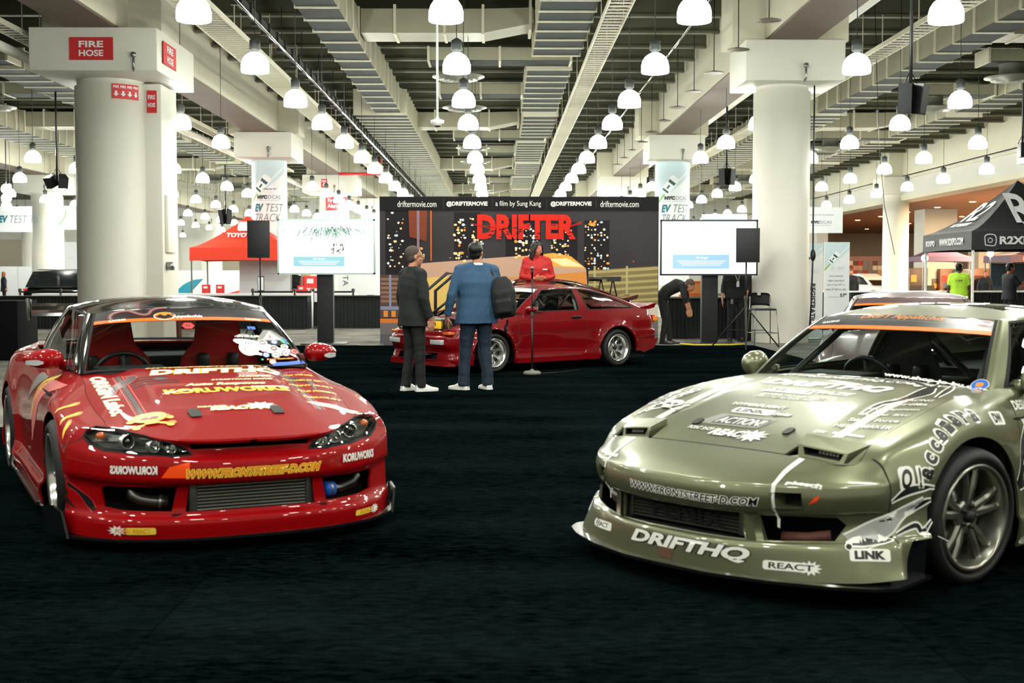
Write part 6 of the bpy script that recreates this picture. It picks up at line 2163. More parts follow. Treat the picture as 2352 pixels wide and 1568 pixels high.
mb.prism([(3.55 + a_, 1.235 + b_) for a_, b_ in [(0, 0), (.05, .012), (.15, .03), (.25, .035), (.27, .045), (.25, .02), (.1, .005)]], -.72, .72, blackm, axis='y')
for q in (-1, 1):
 mb.box((3.53, q * .72 - .006, 1.20), (3.80, q * .72 + .006, 1.27), blackm)
 mb.tube([(3.65, q * .45, .92), (3.72, q * .45, 1.25)], .014, blackm, 6)
 mb.tube([(3.80, q * .45, .92), (3.72, q * .45, 1.25)], .014, blackm, 6)
mb.build('rear_wing', hatch2)
# ================================================================ people
def remeshed(name, mb, parent, m, vox, smooth=3, wrinkle=0.0, seed=0):
 me = bpy.data.meshes.new(name)
 me.from_pydata(mb.v, [], mb.f)
 bm = bmesh.new()
 bm.from_mesh(me)
 bmesh.ops.recalc_face_normals(bm, faces=bm.faces)
 bm.to_mesh(me)
 bm.free()
 o = bpy.data.objects.new(name, me)
 COL.objects.link(o)
 r = o.modifiers.new('r', 'REMESH')
 r.mode = 'VOXEL'
 r.voxel_size = vox
 s = o.modifiers.new('s', 'SMOOTH')
 s.iterations = smooth
 s.factor = 0.5
 dg = bpy.context.evaluated_depsgraph_get()
 nm = bpy.data.meshes.new_from_object(o.evaluated_get(dg))
 bpy.data.objects.remove(o)
 bpy.data.meshes.remove(me)
 nm.name = name
 if wrinkle:
  n = len(nm.vertices)
  co = np.zeros(n * 3)
  nn = np.zeros(n * 3)
  nm.vertices.foreach_get('co', co)
  nm.vertices.foreach_get('normal', nn)
  co = co.reshape(-1, 3)
  nn = nn.reshape(-1, 3)
  d = np.zeros(n)
  rs = np.random.RandomState(seed)
  for k in range(7):
   f = rs.normal(size=3) * (9 + 5 * k)
   f[2] *= 1.6
   d += np.sin(co @ f + rs.rand() * 6 + 1.5 * np.sin(co @ (rs.normal(size=3) * 8))) / (k + 2)
  co += nn * (d * wrinkle)[:, None]
  nm.vertices.foreach_set('co', co.ravel())
 nm.materials.clear()
 nm.materials.append(m)
 nm.polygons.foreach_set('use_smooth', [True] * len(nm.polygons))
 nm.polygons.foreach_set('material_index', [0] * len(nm.polygons))
 nm.update()
 return link(bpy.data.objects.new(name, nm), parent)
def limb(mb, pts, rs, n=12):
 mb.tube(pts, rs, None, n)
 mb.ball(pts[0], rs[0] * .98, None, 10)
 mb.ball(pts[-1], rs[-1] * .98, None, 10)
def trunk(mb, secs, n=20):
 """secs = [(x, y, z, rx, ry)] stacked ellipses"""
 vs, fs = [], []
 for (x, y, z, rx, ry) in secs:
  for k in range(n):
   t = 2 * PI * k / n
   c, s = math.cos(t), math.sin(t)
   vs.append((x + rx * math.copysign(abs(c) ** .85, c), y + ry * math.copysign(abs(s) ** .85, s), z))
 for i in range(len(secs) - 1):
  for k in range(n):
   fs.append((i * n + k, i * n + (k + 1) % n, (i + 1) * n + (k + 1) % n, (i + 1) * n + k))
 fs.append(tuple(range(n - 1, -1, -1)))
 fs.append(tuple((len(secs) - 1) * n + k for k in range(n)))
 mb.add(vs, fs)
def hand(mb, w, d, palm_n, side, curl=0.5, k=1.0):
 """palm and five fingers from wrist w, pointing along d; palm_n = palm normal"""
 w, d, pn = Vector(w), Vector(d).normalized(), Vector(palm_n).normalized()
 x = d.cross(pn).normalized() * side
 c = w + d * .045 * k
 for i in range(4):
  a = c + x * (.030 - .020 * i) * k - d * .035 * k
  b = c + x * (.032 - .021 * i) * k + d * .045 * k
  mb.tube([a, b], [.014 * k, .013 * k], None, 8)
 ln = [.068, .076, .072, .056]
 for i in range(4):
  p = c + x * (.032 - .021 * i) * k + d * .042 * k
  dd = d.copy()
  pts = [p]
  for j in range(3):
   ang = curl * (.35 + .45 * j)
   dd = (d * math.cos(ang) + pn * math.sin(ang)).normalized()
   p = p + dd * ln[i] * k * (.42, .33, .25)[j]
   pts.append(p)
  mb.tube(pts, [.0095 * k, .009 * k, .008 * k, .0065 * k], None, 7)
  mb.ball(pts[-1], .0065 * k, None, 6)
 p = c + x * .034 * k - d * .025 * k
 t1 = p + (x * .8 + d * .7 + pn * .3).normalized() * .036 * k
 t2 = t1 + (x * .25 + d * .9 + pn * .45).normalized() * .028 * k
 t3 = t2 + (d * .9 + pn * .5).normalized() * .022 * k
 mb.tube([p, t1, t2, t3], [.014 * k, .011 * k, .0095 * k, .0075 * k], None, 7)
def person(label, loc, rz, H, P, skin, outfit, vox=.010, group=None, hide=()):
 """P: joint overrides for a 1.75 m figure (x right of the person, y forward, z up)"""
 root = empty('person', label, 'person', loc, rz, group)
 k = H / 1.75
 J = dict(pelvis=(0, 0, .96), waist=(0, 0, 1.10), chest=(0, .0, 1.30), neck=(0, -.01, 1.47), head=(0, .02, 1.625),
             sh_r=(.185, -.005, 1.425), sh_l=(-.185, -.005, 1.425), el_r=(.25, -.03, 1.14), el_l=(-.25, -.03, 1.14), wr_r=(.27, .04, .885), wr_l=(-.27, .04, .885),
             hip_r=(.09, 0, .93), hip_l=(-.09, 0, .93), kn_r=(.11, .02, .50), kn_l=(-.11, .02, .50), an_r=(.12, -.02, .09), an_l=(-.12, -.02, .09),
             toe_r=(.15, .15, .03), toe_l=(-.15, .15, .03), hd_r=(0, .1, -1), hd_l=(0, .1, -1), pn_r=(-1, .2, 0), pn_l=(1, .2, 0), yaw=0.0, nod=0.0, curl=.6, w=1.0, belly=0.0)
 J.update(P)
 g = lambda n: Vector(J[n]) * k
 w, be = J['w'], J['belly']
 T = lambda t: g('pelvis').lerp(g('waist'), t)
 M = Matrix.Translation(g('head')) @ Matrix.Rotation(J['yaw'], 4, 'Z') @ Matrix.Rotation(J['nod'], 4, 'X') @ Matrix.Scale(k, 4)
 bias = (g('head') - g('neck'))
 b = MB()
 b.ball((0, -.012, .035), .098, None, 18, M, (.80, 1.0, .95))
 b.ball((0, .022, -.045), .078, None, 16, M, (.78, .92, 1.0))
 b.ball((0, .048, -.085), .036, None, 12, M, (1.0, .9, .7))
 b.ball((0, .062, .012), .040, None, 12, M, (1.35, .7, .55))
 b.tube([(0, .088, .01), (0, .112, -.028), (0, .098, -.036)], [.009, .0155, .011], None, 8, M=M)
 b.ball((0, .086, -.062), .018, None, 10, M, (1.35, .6, .5))
 for q in (-1, 1):
  b.ball((q * .080, -.008, -.008), .026, None, 10, M, (.35, .75, 1.15))
  b.ball((q * .045, .06, -.035), .026, None, 10, M, (.9, .7, .8))
 nb_ = g('neck')
 b.tube([nb_ + Vector((0, 0, -.05)) * k, nb_ + Vector((0, .0, .02)) * k, M @ Vector((0, -.01, -.04))], [.062 * k, .056 * k, .054 * k], None, 14)
 def tr(f, mb, extra=()):
  pe, wa, ch = g('pelvis'), g('waist'), g('chest')
  sh = (g('sh_r') + g('sh_l')) / 2
  trunk(mb, [(pe.x, pe.y, pe.z - .10 * k, .10 * f * w * k, .08 * f * k), (pe.x, pe.y, pe.z - .03 * k, .165 * f * w * k, .115 * f * k), (pe.x, pe.y, pe.z + .05 * k, .165 * f * w * k, (.115 + be * .6) * f * k),
                   (wa.x, wa.y + be * .4, wa.z, .150 * f * w * k, (.105 + be) * f * k), (ch.x, ch.y + .01, ch.z, .175 * f * w * k, (.115 + be * .5) * f * k), (sh.x, sh.y, sh.z - .03 * k, .165 * f * w * k, .095 * f * k), (sh.x, sh.y, sh.z + .025 * k, .10 * f * k, .065 * f * k)])
 lean = abs(g('chest').y - g('pelvis').y) > .2
 def tr2(f, mb):
  pts = [g('pelvis') - (g('waist') - g('pelvis')) * .5, g('pelvis'), g('waist'), g('chest'), (g('sh_r') + g('sh_l')) / 2]
  for q in (-1, 1):
   mb.tube([p + Vector((q * .065 * w * k, 0, 0)) for p in pts], [.075 * f * k, .115 * f * k, .11 * f * k, .12 * f * k, .08 * f * k], None, 14)
  mb.tube(pts, [.10 * f * k, .12 * f * k, .115 * f * k, .125 * f * k, .08 * f * k], None, 14)
 (tr2 if lean else tr)(.86, b)
 for q in 'rl':
  limb(b, [g('sh_' + q), g('el_' + q)], [.045 * k, .038 * k])
  limb(b, [g('el_' + q), g('wr_' + q)], [.037 * k, .026 * k])
  limb(b, [g('hip_' + q), g('kn_' + q)], [.075 * k, .05 * k])
  limb(b, [g('kn_' + q), g('an_' + q)], [.048 * k, .034 * k])
  b.tube([g('an_' + q), g('an_' + q).lerp(g('toe_' + q), .5), g('toe_' + q)], [.032 * k, .022 * k, .012 * k], None, 8)
  hand(b, g('wr_' + q) + Vector(J['hd_' + q]).normalized() * .01, J['hd_' + q], J['pn_' + q], 1 if q == 'r' else 1, J['curl'], k)
 body = remeshed('body', b, root, skin, vox * .8, 2)
 body.name = 'body'
 e = MB()
 ew, ed, lip = mat('eye_white', (214, 208, 200), .3), mat('eye_dark', (22, 16, 14), .2), mat('lip', (140, 70, 60), .5)
 for q in (-1, 1):
  e.ball((q * .033, .079, .0), .0125, ew, 10, M, (1.25, .7, .6))
  e.ball((q * .033, .0875, .0), .0062, ed, 8, M, (1, .6, 1))
  e.tube([(q * .018, .092, .022), (q * .035, .094, .027), (q * .052, .086, .021)], .0035, ed, 5, M=M)
 e.tube([(-.024, .094, -.062), (0, .103, -.060), (.024, .094, -.062)], .0045, lip, 6, M=M)
 e.build('face_features', root)
 hm = outfit['hair_m']
 h = MB()
 st = outfit['hair']
 if st in ('short', 'balding', 'fringe'):
  sc = .102 if st != 'balding' else .0995
  h.ball((0, -.022, .046), sc, None, 18, M, (.83, .98, .95))
  h.ball((0, -.045, -.01), .078, None, 14, M, (.98, .75, 1.0))
  if st != 'balding':
   h.ball((0, .03, .084), .052, None, 12, M, (1.25, .95, .6))
 else:
  h.ball((0, -.02, .048), .104, None, 18, M, (.86, .98, .95))
  rs = random.Random(3)
  for i in range(26):
   a = PI * (.12 + .76 * i / 25) * 1.0
   cx, cy = math.cos(a) * .085, -math.sin(a) * .075 - .01
   L = .26 + .05 * rs.random()
   wob = rs.random() * 6
   pts = [(cx * (1 + .45 * t) + .012 * math.sin(5 * t + wob), cy * (1 + .2 * t) + .01 * math.cos(4 * t + wob), .06 - L * t) for t in np.linspace(0, 1, 7)]
   h.tube(pts, [.022, .026, .026, .024, .02, .014, .008], None, 6, M=M)
  for q in (-1, 1):
   for j in range(4):
    pts = [(q * (.05 + .012 * j), .055 - .02 * j, .10), (q * .085, .05 - .02 * j, .03), (q * (.10 + .006 * j), .03 - .015 * j, -.06), (q * (.118), .02 - .02 * j, -.15), (q * .11, .03 - .02 * j, -.21)]
    h.tube(pts, [.012, .018, .02, .018, .008], None, 6, M=M)
 remeshed('hair', h, root, hm, vox * .7, 2, .002)
 if outfit.get('glasses'):
  gl = MB()
  for q in (-1, 1):
   gl.tube([(q * .035 + .024 * math.cos(t), .100, .0 + .017 * math.sin(t)) for t in np.linspace(0, 2 * PI, 14)[:-1]], .0022, blackm, 5, closed=True, M=M)
   gl.tube([(q * .058, .098, .005), (q * .082, .06, .006), (q * .084, -.01, .0)], .0022, blackm, 5, M=M)
  gl.tube([(-.012, .102, .004), (.012, .102, .004)], .002, blackm, 5, M=M)
  gl.build('glasses', root)
 t = MB()
 pe = g('pelvis')
 if lean:
  t.tube([g('pelvis') - (g('waist') - g('pelvis')) * .5, g('pelvis'), g('pelvis').lerp(g('waist'), .6)], [.13 * k, .145 * k, .135 * k], None, 16)
 else:
  trunk(t, [(pe.x, pe.y, pe.z - .13 * k, .12 * w * k, .10 * k), (pe.x, pe.y, pe.z - .05 * k, .178 * w * k, .128 * k), (pe.x, pe.y, pe.z + .06 * k, .17 * w * k, (.122 + be * .6) * k), (pe.x, pe.y + be * .3, pe.z + .12 * k, .160 * w * k, (.112 + be * .8) * k)])
 lw = outfit.get('leg', 1.0)
 for q in 'rl':
  hp, kn, an = g('hip_' + q), g('kn_' + q), g('an_' + q)
  an2 = an + (kn - an).normalized() * .0
  t.tube([hp + Vector((0, 0, .03)), hp.lerp(kn, .35), kn, kn.lerp(an, .35), an2.lerp(kn, -.10)], [.095 * k * lw, .088 * k * lw, .066 * k * lw, .062 * k * lw, .060 * k * lw], None, 16)
 remeshed('trousers', t, root, outfit['leg_m'], vox, 3, .004, 5)
 for q in 'rl':
  a, tt = g('an_' + q), g('toe_' + q)
  d = (tt - a)
  d.z = 0
  L = .29 * k
  d.normalize()
  s = Vector((-d.y, d.x, 0))
  h0 = a - d * .06 * k
  sh = MB()
  zf = a.z - .09 * k
  prof = [(0, .032, .075), (.03, .038, .088), (.085, .040, .090), (.14, .043, .066), (.20, .047, .038), (.25, .043, .030), (.285, .026, .022)]
  vs = []
  n = 10
  for (u, hw, hh) in prof:
   for j in range(n):
    tau = PI * j / (n - 1)
    vs.append(h0 + d * u * k + s * math.cos(tau) * hw * k * 1.02 + Vector((0, 0, 0)) + Vector((0, 0, (zf + (.018 + hh * math.sin(tau) ** .7) * k) - h0.z)))
  fs = [(i * n + j, i * n + j + 1, (i + 1) * n + j + 1, (i + 1) * n + j) for i in range(len(prof) - 1) for j in range(n - 1)]
  fs += [tuple(range(n)), tuple((len(prof) - 1) * n + j for j in range(n - 1, -1, -1))]
  sh.add(vs, fs, outfit['shoe_m'], True)
  out = [(u - .004, hw + .004) for (u, hw, hh) in prof]
  poly = [h0 + d * u * k + s * hw * k for u, hw in out] + [h0 + d * u * k - s * hw * k for u, hw in reversed(out)]
  m2 = len(poly)
  lo = [Vector((p.x, p.y, zf + .004)) for p in poly]
  hi = [Vector((p.x, p.y, zf + .026 * k)) for p in poly]
  sh.add(lo + hi, [tuple(range(m2)), tuple(range(2 * m2 - 1, m2 - 1, -1))] + [(i, (i + 1) % m2, m2 + (i + 1) % m2, m2 + i) for i in range(m2)], outfit.get('sole_m', outfit['shoe_m']))
  for j in range(4):
   c = h0 + d * (.12 + .022 * j) * k
   sh.tube([c + s * .022 + Vector((0, 0, zf + .072 * k - .006 * j - c.z)), c - s * .022 + Vector((0, 0, zf + .072 * k - .006 * j - c.z))], .004, whitem if outfit['shoe_m'] is not whitem else mat('lace', (200, 200, 198), .7), 5)
  sh.build('shoe', root)
 c = MB()
 hem = outfit.get('hem', .84) * k
 f = outfit.get('fit', 1.10)
 if lean:
  tr2(f * 1.05, c)
 else:
  pe, wa, ch = g('pelvis'), g('waist'), g('chest')
  sh = (g('sh_r') + g('sh_l')) / 2
  trunk(c, [(pe.x, pe.y, hem, .190 * f * w * k, (.135 + be * .5) * f * k), (pe.x, pe.y, (hem + wa.z) / 2, .178 * f * w * k, (.128 + be * .7) * f * k), (wa.x, wa.y + be * .4, wa.z, .162 * f * w * k, (.115 + be) * f * k),
                  (ch.x, ch.y + .005, ch.z - .02, .188 * f * w * k, (.125 + be * .5) * f * k), (sh.x, sh.y, sh.z - .04 * k, .190 * f * w * k, .105 * f * k), (sh.x, sh.y, sh.z + .015 * k, .135 * f * w * k, .082 * f * k), (sh.x, sh.y - .005, sh.z + .055 * k, .062 * f * k, .058 * f * k)])
 for q in 'rl':
  s_, e_, w_ = g('sh_' + q), g('el_' + q), g('wr_' + q)
  inn = s_ * .75 + (g('sh_r') + g('sh_l')) / 2 * .25
  cuff = outfit.get('sleeve', .96)
  end = e_.lerp(w_, (cuff - .5) * 2) if cuff > .5 else s_.lerp(e_, cuff * 2)
  pts = [inn, s_, s_.lerp(e_, .5)] + ([e_, e_.lerp(end, .5), end] if cuff > .5 else [end])
  rs_ = [.07 * f * k, .068 * f * k, .060 * f * k] + ([.052 * f * k, .047 * f * k, .042 * f * k] if cuff > .5 else [.056 * f * k])
  c.tube(pts, rs_, None, 14)
  c.ball(s_, .062 * f * k, None, 12)
  if not lean:
   mid = (g('sh_r') + g('sh_l')) / 2
   c.tube([mid + Vector((0, 0, .035 * k)), mid.lerp(s_, .5) + Vector((0, 0, .022 * k)), s_ + Vector((0, 0, -.004))], [.062 * f * k, .060 * f * k, .060 * f * k], None, 12)
 remeshed(outfit.get('top_name', 'jacket'), c, root, outfit['top_m'], vox, 3, outfit.get('wr', .005), 9)
 if outfit.get('collar'):
  cc = MB()
  n0 = g('neck')
  for (r0, z0, mm) in ((.068, .0, outfit['collar']), (.076, -.018, outfit['top_m'])):
   n = 20
   vs = []
   for i in range(n):
    a = -PI / 2 + (PI * .92) * (2 * i / (n - 1) - 1)
    for (dr, dz) in ((0, .038 if r0 < .07 else .03), (.012, -.012), (.02, -.03)):
     vs.append(n0 + Vector(((r0 + dr) * math.cos(a), (r0 + dr) * math.sin(a) + .005, z0 + dz)) * k)
   cc.add(vs, [(3 * i + j, 3 * i + 3 + j, 3 * i + 4 + j, 3 * i + 1 + j) for i in range(n - 1) for j in range(2)], mm, True)
  cc.build('collar', root)
 return root, J, k, M
tan_skin = mat('skin_tan', (178, 122, 92), .55, noise=(14, .05))
def outfit(**k):
 return k
suitm = mat('charcoal_suit', (22, 26, 28), .85, noise=(90, .25, 2))
trousm = mat('charcoal_trousers', (13, 15, 17), .85)
blazer = mat('blue_blazer', (44, 78, 108), .8, noise=(120, .16, 2))
jeansm = mat('dark_jeans', (12, 32, 50), .8, noise=(60, .2, 3))
whiteshoe = mat('white_leather', (222, 222, 218), .45)
hair_grey = mat('hair_greying', (66, 56, 50), .7, noise=(120, .5, 2))
hair_blk = mat('hair_black', (12, 10, 10), .45)
p1, J1, k1, M1 = person('man in a charcoal suit, glasses and white sneakers, standing left with his back turned', (-1.03, 15.75, .007), -.95, 1.745,
      dict(yaw=-.30, nod=.08, belly=.035, w=1.08, wr_r=(.27, .07, .88), el_r=(.26, -.02, 1.14), an_l=(-.10, -.05, .09), toe_l=(-.12, .13, .03), an_r=(.11, .03, .09), toe_r=(.14, .21, .03)), tan_skin,
      outfit(hair='balding', hair_m=hair_grey, glasses=True, top_m=suitm, leg_m=trousm, shoe_m=whiteshoe, hem=.79, collar=suitm, fit=1.10, leg=1.02), .011)
p2, J2, k2, M2 = person('broad man in a blue blazer and jeans, seen from behind, phone in his hand', (-.27, 15.95, .007), .42, 1.80,
      dict(yaw=-.75, nod=.05, belly=.05, w=1.24, sh_r=(.215, 0, 1.42), sh_l=(-.215, 0, 1.42), el_l=(-.33, -.02, 1.13), wr_l=(-.355, .06, .87), el_r=(.31, .02, 1.13), wr_r=(.27, .16, .93),
                             an_l=(-.16, .02, .09), toe_l=(-.24, .18, .03), an_r=(.13, -.03, .09), toe_r=(.13, .14, .03), kn_l=(-.13, .04, .5)), tan_skin,
      outfit(hair='short', hair_m=hair_blk, top_m=blazer, leg_m=jeansm, shoe_m=whiteshoe, hem=.79, collar=whitem, fit=1.13, leg=1.14), .011)
Mp = p2.matrix_basis.copy()
wv = Vector(J2['wr_l']) * k2
ph = MB()
ph.box((-.036, -.005, -.075), (.036, .005, .075), blackm, bev=.004)
ph.box((-.034, -.0058, -.072), (.034, -.0052, .072), mat('phone_back', (196, 176, 150), .3, metal=.6))
o = ph.build('mobile_phone')
o.matrix_world = Matrix.Translation((-.27, 15.95, .007)) @ Matrix.Rotation(.42, 4, 'Z') @ Matrix.Translation(wv + Vector((.03, .02, -.10))) @ Euler((.2, -.6, .6)).to_matrix().to_4x4()
tag(o, 'mobile phone held in the left hand of the man in the blue blazer', 'phone')
bk = empty('backpack', "black backpack slung on the blue-blazered man's right shoulder", 'backpack', (-.27, 15.95, .007), .42)
b = MB()
Mb = Matrix.Translation((.27, -.19, 1.13)) @ Matrix.Rotation(-.12, 4, 'Y') @ Matrix.Rotation(-.5, 4, 'Z')
for (z, rx, ry) in ():
 pass
trunk(b, [(0, 0, -.25, .10, .05), (0, 0, -.22, .14, .085), (0, -.01, -.08, .155, .105), (0, 0, .08, .15, .10), (0, .01, .20, .115, .075), (0, .01, .26, .06, .045)])
b.v = [tuple(Mb @ Vector(p)) for p in b.v]
bagm = mat('backpack_nylon', (15, 16, 18), .7, noise=(60, .3, 2))
remeshed('bag_body', b, bk, bagm, .012, 3, .006, 4)
b = MB()
trunk(b, [(0, -.10, -.20, .09, .03), (0, -.115, -.17, .105, .045), (0, -.12, -.03, .105, .045), (0, -.10, .01, .08, .02)])
b.v = [tuple(Mb @ Vector(p)) for p in b.v]
remeshed('front_pocket', b, bk, bagm, .012, 2, .004, 6)
b = MB()
k = k2
b.tube([(.20, -.10, 1.28), (.16, -.10, 1.42), (.155, -.02, 1.515), (.19, .09, 1.46), (.25, .15, 1.28), (.30, .12, 1.05), (.33, -.02, .86)], [.012, .02, .022, .022, .018, .012, .01], bagm, 8)
b.build('shoulder_strap', bk)
b = MB()
b.tube([(.36, -.12, .86), (.37, -.08, .80), (.36, -.06, .74)], .012, bagm, 6)
b.tube([(.36, -.06, .78), (.36, -.06, .70)], .022, bagm, 6)
b.build('loose_strap', bk)
redjkt = mat('red_jacket', (176, 22, 20), .7, noise=(20, .08))
p3, J3, k3, M3 = person('long-haired man in a red jacket standing behind the dark red hatchback, looking aside', (.66, 22.75, .26), PI + .12, 1.735,
      dict(yaw=.55, nod=-.05, w=1.1, el_r=(.27, .03, 1.14), wr_r=(.08, .25, 1.11), el_l=(-.27, .03, 1.14), wr_l=(-.10, .26, 1.12), hd_r=(-1, .4, 0), hd_l=(1, .4, .0), pn_r=(0, -1, .3), pn_l=(0, -1, .3), curl=.9), mat('skin_ruddy', (196, 112, 84), .55),
      outfit(hair='long', hair_m=mat('hair_dark_long', (24, 14, 12), .5), top_m=redjkt, leg_m=trousm, shoe_m=blackm, hem=.86, collar=redjkt, fit=1.14, wr=.007), .012)
t = MB()
t.box((-.16, .155, 1.25), (-.08, .165, 1.27), whitem)
t.build('chest_badge', p3)
tag(MB().box((-.2, 22.3, .007), (1.5, 23.1, .26), mat('platform_black', (16, 17, 18), .6), bev=.01).build('platform'), 'low black platform behind the dark red hatchback', 'platform')
mb = MB()
hr = blackm
for dx in (0, .16):
 mb.tube([(-1.24 + dx * .9, 22.4 + dx, .05), (-1.24 + dx * .9, 22.4 + dx, 1.15), (-.89 + dx * .9, 22.4 + dx, 1.452), (-.72 + dx * .9, 22.4 + dx, 1.452), (-.70 + dx * .9, 22.4 + dx, .30)], .028, hr, 8)
 mb.tube([(-1.22 + dx * .9, 22.4 + dx, .70), (-.72 + dx * .9, 22.4 + dx, 1.10)], .022, hr, 8)
for q in range(3):
 mb.box((-1.22 + q * .16, 22.32, .007), (-.70, 22.65, .10 + q * .09), hr)
tag(mb.build('hand_rail'), 'black tubular stair rail between the two standing men', 'rail')
# ================================================================ the booth
# ---- film backdrop: printed fabric on a frame, y = 26.6
BX0, BX1, BY, BH = -2.42, 3.25, 26.62, 3.02
def print_mat(name, col, emit=0.0):
 return mat(name, col, .75, spec=.2)
bd = MB()
bd.box((BX0, BY, .02), (BX1, BY + .06, BH), mat('fabric_edge', (20, 20, 22), .8))
backdrop = bd.build('film_backdrop')
tag(backdrop, 'wide printed film backdrop of a city street at night reading DRIFTER', 'backdrop')
pw = MB()
yq = [BY - .002]
def Q(x0, z0, x1, z1, m, poly=None):
 yq[0] -= .00025
 if poly:
  tr = tessellate_polygon([[Vector((a, b, 0)) for a, b in poly]])
  pw.add([(a, yq[0], b) for a, b in poly], [tuple(t) for t in tr], m)
 else:
  pw.add([(x0, yq[0], z0), (x1, yq[0], z0), (x1, yq[0], z1), (x0, yq[0], z1)], [(0, 1, 2, 3)], m)
fx = lambda x: BX0 + (x - 872) / (1511 - 872) * (BX1 - BX0)
fz = lambda z: BH - (z - 454) / (793 - 454) * BH
sky = mat('print_night_sky', (40, 36, 40), .75, noise=(.9, .35, 4))
Q(BX0, .02, BX1, BH, sky)
towerm = print_mat('print_tower', (31, 27, 30))
for (x0, x1, zt) in ((885, 965, 486), (1042, 1103, 490), (1160, 1240, 505), (1265, 1325, 512), (1340, 1398, 508)):
 Q(fx(x0), fz(650), fx(x1), fz(zt), towerm)
Q(0, 0, 0, 0, print_mat('print_trailer', (196, 158, 134)), [(fx(965), fz(606)), (fx(1180), fz(590)), (fx(1290), fz(585)), (fx(1345), fz(620)), (fx(1350), fz(700)), (fx(965), fz(720))])
Q(0, 0, 0, 0, print_mat('print_glow', (238, 168, 74)), [(fx(1190), fz(592)), (fx(1270), fz(582)), (fx(1310), fz(590)), (fx(1345), fz(618)), (fx(1260), fz(612))])
Q(0, 0, 0, 0, print_mat('print_hot', (252, 226, 170)), [(fx(1260), fz(596)), (fx(1300), fz(594)), (fx(1340), fz(614)), (fx(1290), fz(612))])
Q(0, 0, 0, 0, print_mat('print_yellow_wall', (222, 186, 104)), [(fx(962), fz(640)), (fx(1150), fz(628)), (fx(1150), fz(742)), (fx(962), fz(742))])
Q(0, 0, 0, 0, print_mat('print_orange_haze', (214, 138, 66)), [(fx(1150), fz(640)), (fx(1345), fz(625)), (fx(1345), fz(742)), (fx(1150), fz(742))])
fence = print_mat('print_fence', (128, 116, 76))
fence2 = print_mat('print_fence_light', (174, 156, 104))
Q(0, 0, 0, 0, fence, [(fx(1350), fz(622)), (fx(1510), fz(612)), (fx(1510), fz(705)), (fx(1350), fz(700))])
for i in range(6):
 z = 622 + i * 14
 Q(0, 0, 0, 0, fence2, [(fx(1350), fz(z + 2)), (fx(1510), fz(z - 8)), (fx(1510), fz(z - 2)), (fx(1350), fz(z + 8))])
for x in (1436, 1362):
 Q(fx(x), fz(700), fx(x + 5), fz(612), print_mat('print_post', (176, 166, 118)))
Q(BX0, fz(793), BX1, fz(742), print_mat('print_road', (112, 104, 104)))
Q(BX0, fz(793), BX1, fz(768), print_mat('print_road_dark', (92, 90, 96)))
Q(fx(872), fz(742), fx(965), fz(732), print_mat('print_orange_line', (216, 118, 52)))
Q(fx(1330), fz(742), fx(1511), fz(700), print_mat('print_kerb', (212, 204, 186)))
Q(fx(1330), fz(742), fx(1511), fz(728), print_mat('print_green', (116, 118, 58)))
rail = print_mat('print_rail', (140, 104, 84))
Q(fx(872), fz(730), fx(962), fz(632), print_mat('print_rail_dark', (86, 66, 62)))
for i in range(6):
 Q(fx(874), fz(645 + i * 10), fx(960), fz(639 + i * 10), rail)
Q(fx(873), fz(712), fx(962), fz(704), print_mat('print_steel_blue', (132, 136, 164)))
for x in (893, 940):
 Q(fx(x), fz(706), fx(x + 5), fz(632), MATS['print_steel_blue'])
for i in range(5):
 Q(fx(880 + i * 18), fz(728), fx(890 + i * 18), fz(714), print_mat('print_orange_light', (226, 140, 60)))
signm = print_mat('print_sign_brown', (118, 58, 38))
Q(0, 0, 0, 0, signm, [(fx(938), fz(486)), (fx(957), fz(486)), (fx(957), fz(550)), (fx(940), fz(546))])
Q(0, 0, 0, 0, signm, [(fx(961), fz(486)), (fx(981), fz(486)), (fx(979), fz(556)), (fx(961), fz(550))])
Q(fx(957), fz(630), fx(963), fz(486), print_mat('print_pole', (132, 112, 122)))
Q(fx(988), fz(600), fx(991), fz(486), print_mat('print_orange_pole', (206, 100, 36)))
rs = random.Random(11)
bok = [print_mat('print_light_%s' % n, c) for n, c in (('warm', (250, 214, 150)), ('white', (240, 240, 230)), ('amber', (240, 150, 60)), ('blue', (170, 206, 222)), ('red', (220, 70, 50)))]
def bokeh(x0, x1, z0, z1, n, rmin=1.2, rmax=3.0, cols=(0, 0, 1, 1, 2, 3)):
 for i in range(n):
  x = x0 + (x1 - x0) * (round(rs.random() * 7) / 7) + rs.uniform(-1.2, 1.2)
  z = z0 + (z1 - z0) * (round(rs.random() * 18) / 18) + rs.uniform(-1, 1)
  r = rs.uniform(rmin, rmax)
  yq[0] -= .00001
  mm = bok[rs.choice(cols)]
  sx = rs.choice((1, 1, 1.5))
  pw.add([(fx(x + r * sx * math.cos(t)), yq[0], fz(z + r * math.sin(t))) for t in np.linspace(0, 2 * PI, 9)[:-1]], [tuple(range(8))], mm)
bokeh(892, 925, 492, 620, 34)
bokeh(962, 975, 560, 600, 10, cols=(0, 2, 1))
bokeh(1043, 1066, 495, 600, 40, 1.5, 3.4)
bokeh(1080, 1108, 505, 590, 30, 1.2, 3)
bokeh(1176, 1232, 520, 592, 52, 1.4, 3.2)
bokeh(1266, 1310, 520, 590, 30, 1.2, 2.8)
bokeh(1343, 1394, 512, 618, 62, 1.2, 3.0)
bokeh(1340, 1366, 510, 520, 10, 2, 3.2, cols=(2,))
bokeh(1020, 1110, 590, 596, 8, .8, 1.4, cols=(4, 3))
bokeh(950, 990, 456, 480, 8, 1.5, 3, cols=(0, 2, 4))
Q(fx(1452), fz(603), fx(1455), fz(600), bok[4])
Q(BX0, fz(485), BX1, fz(455), print_mat('print_band', (19, 18, 21)))
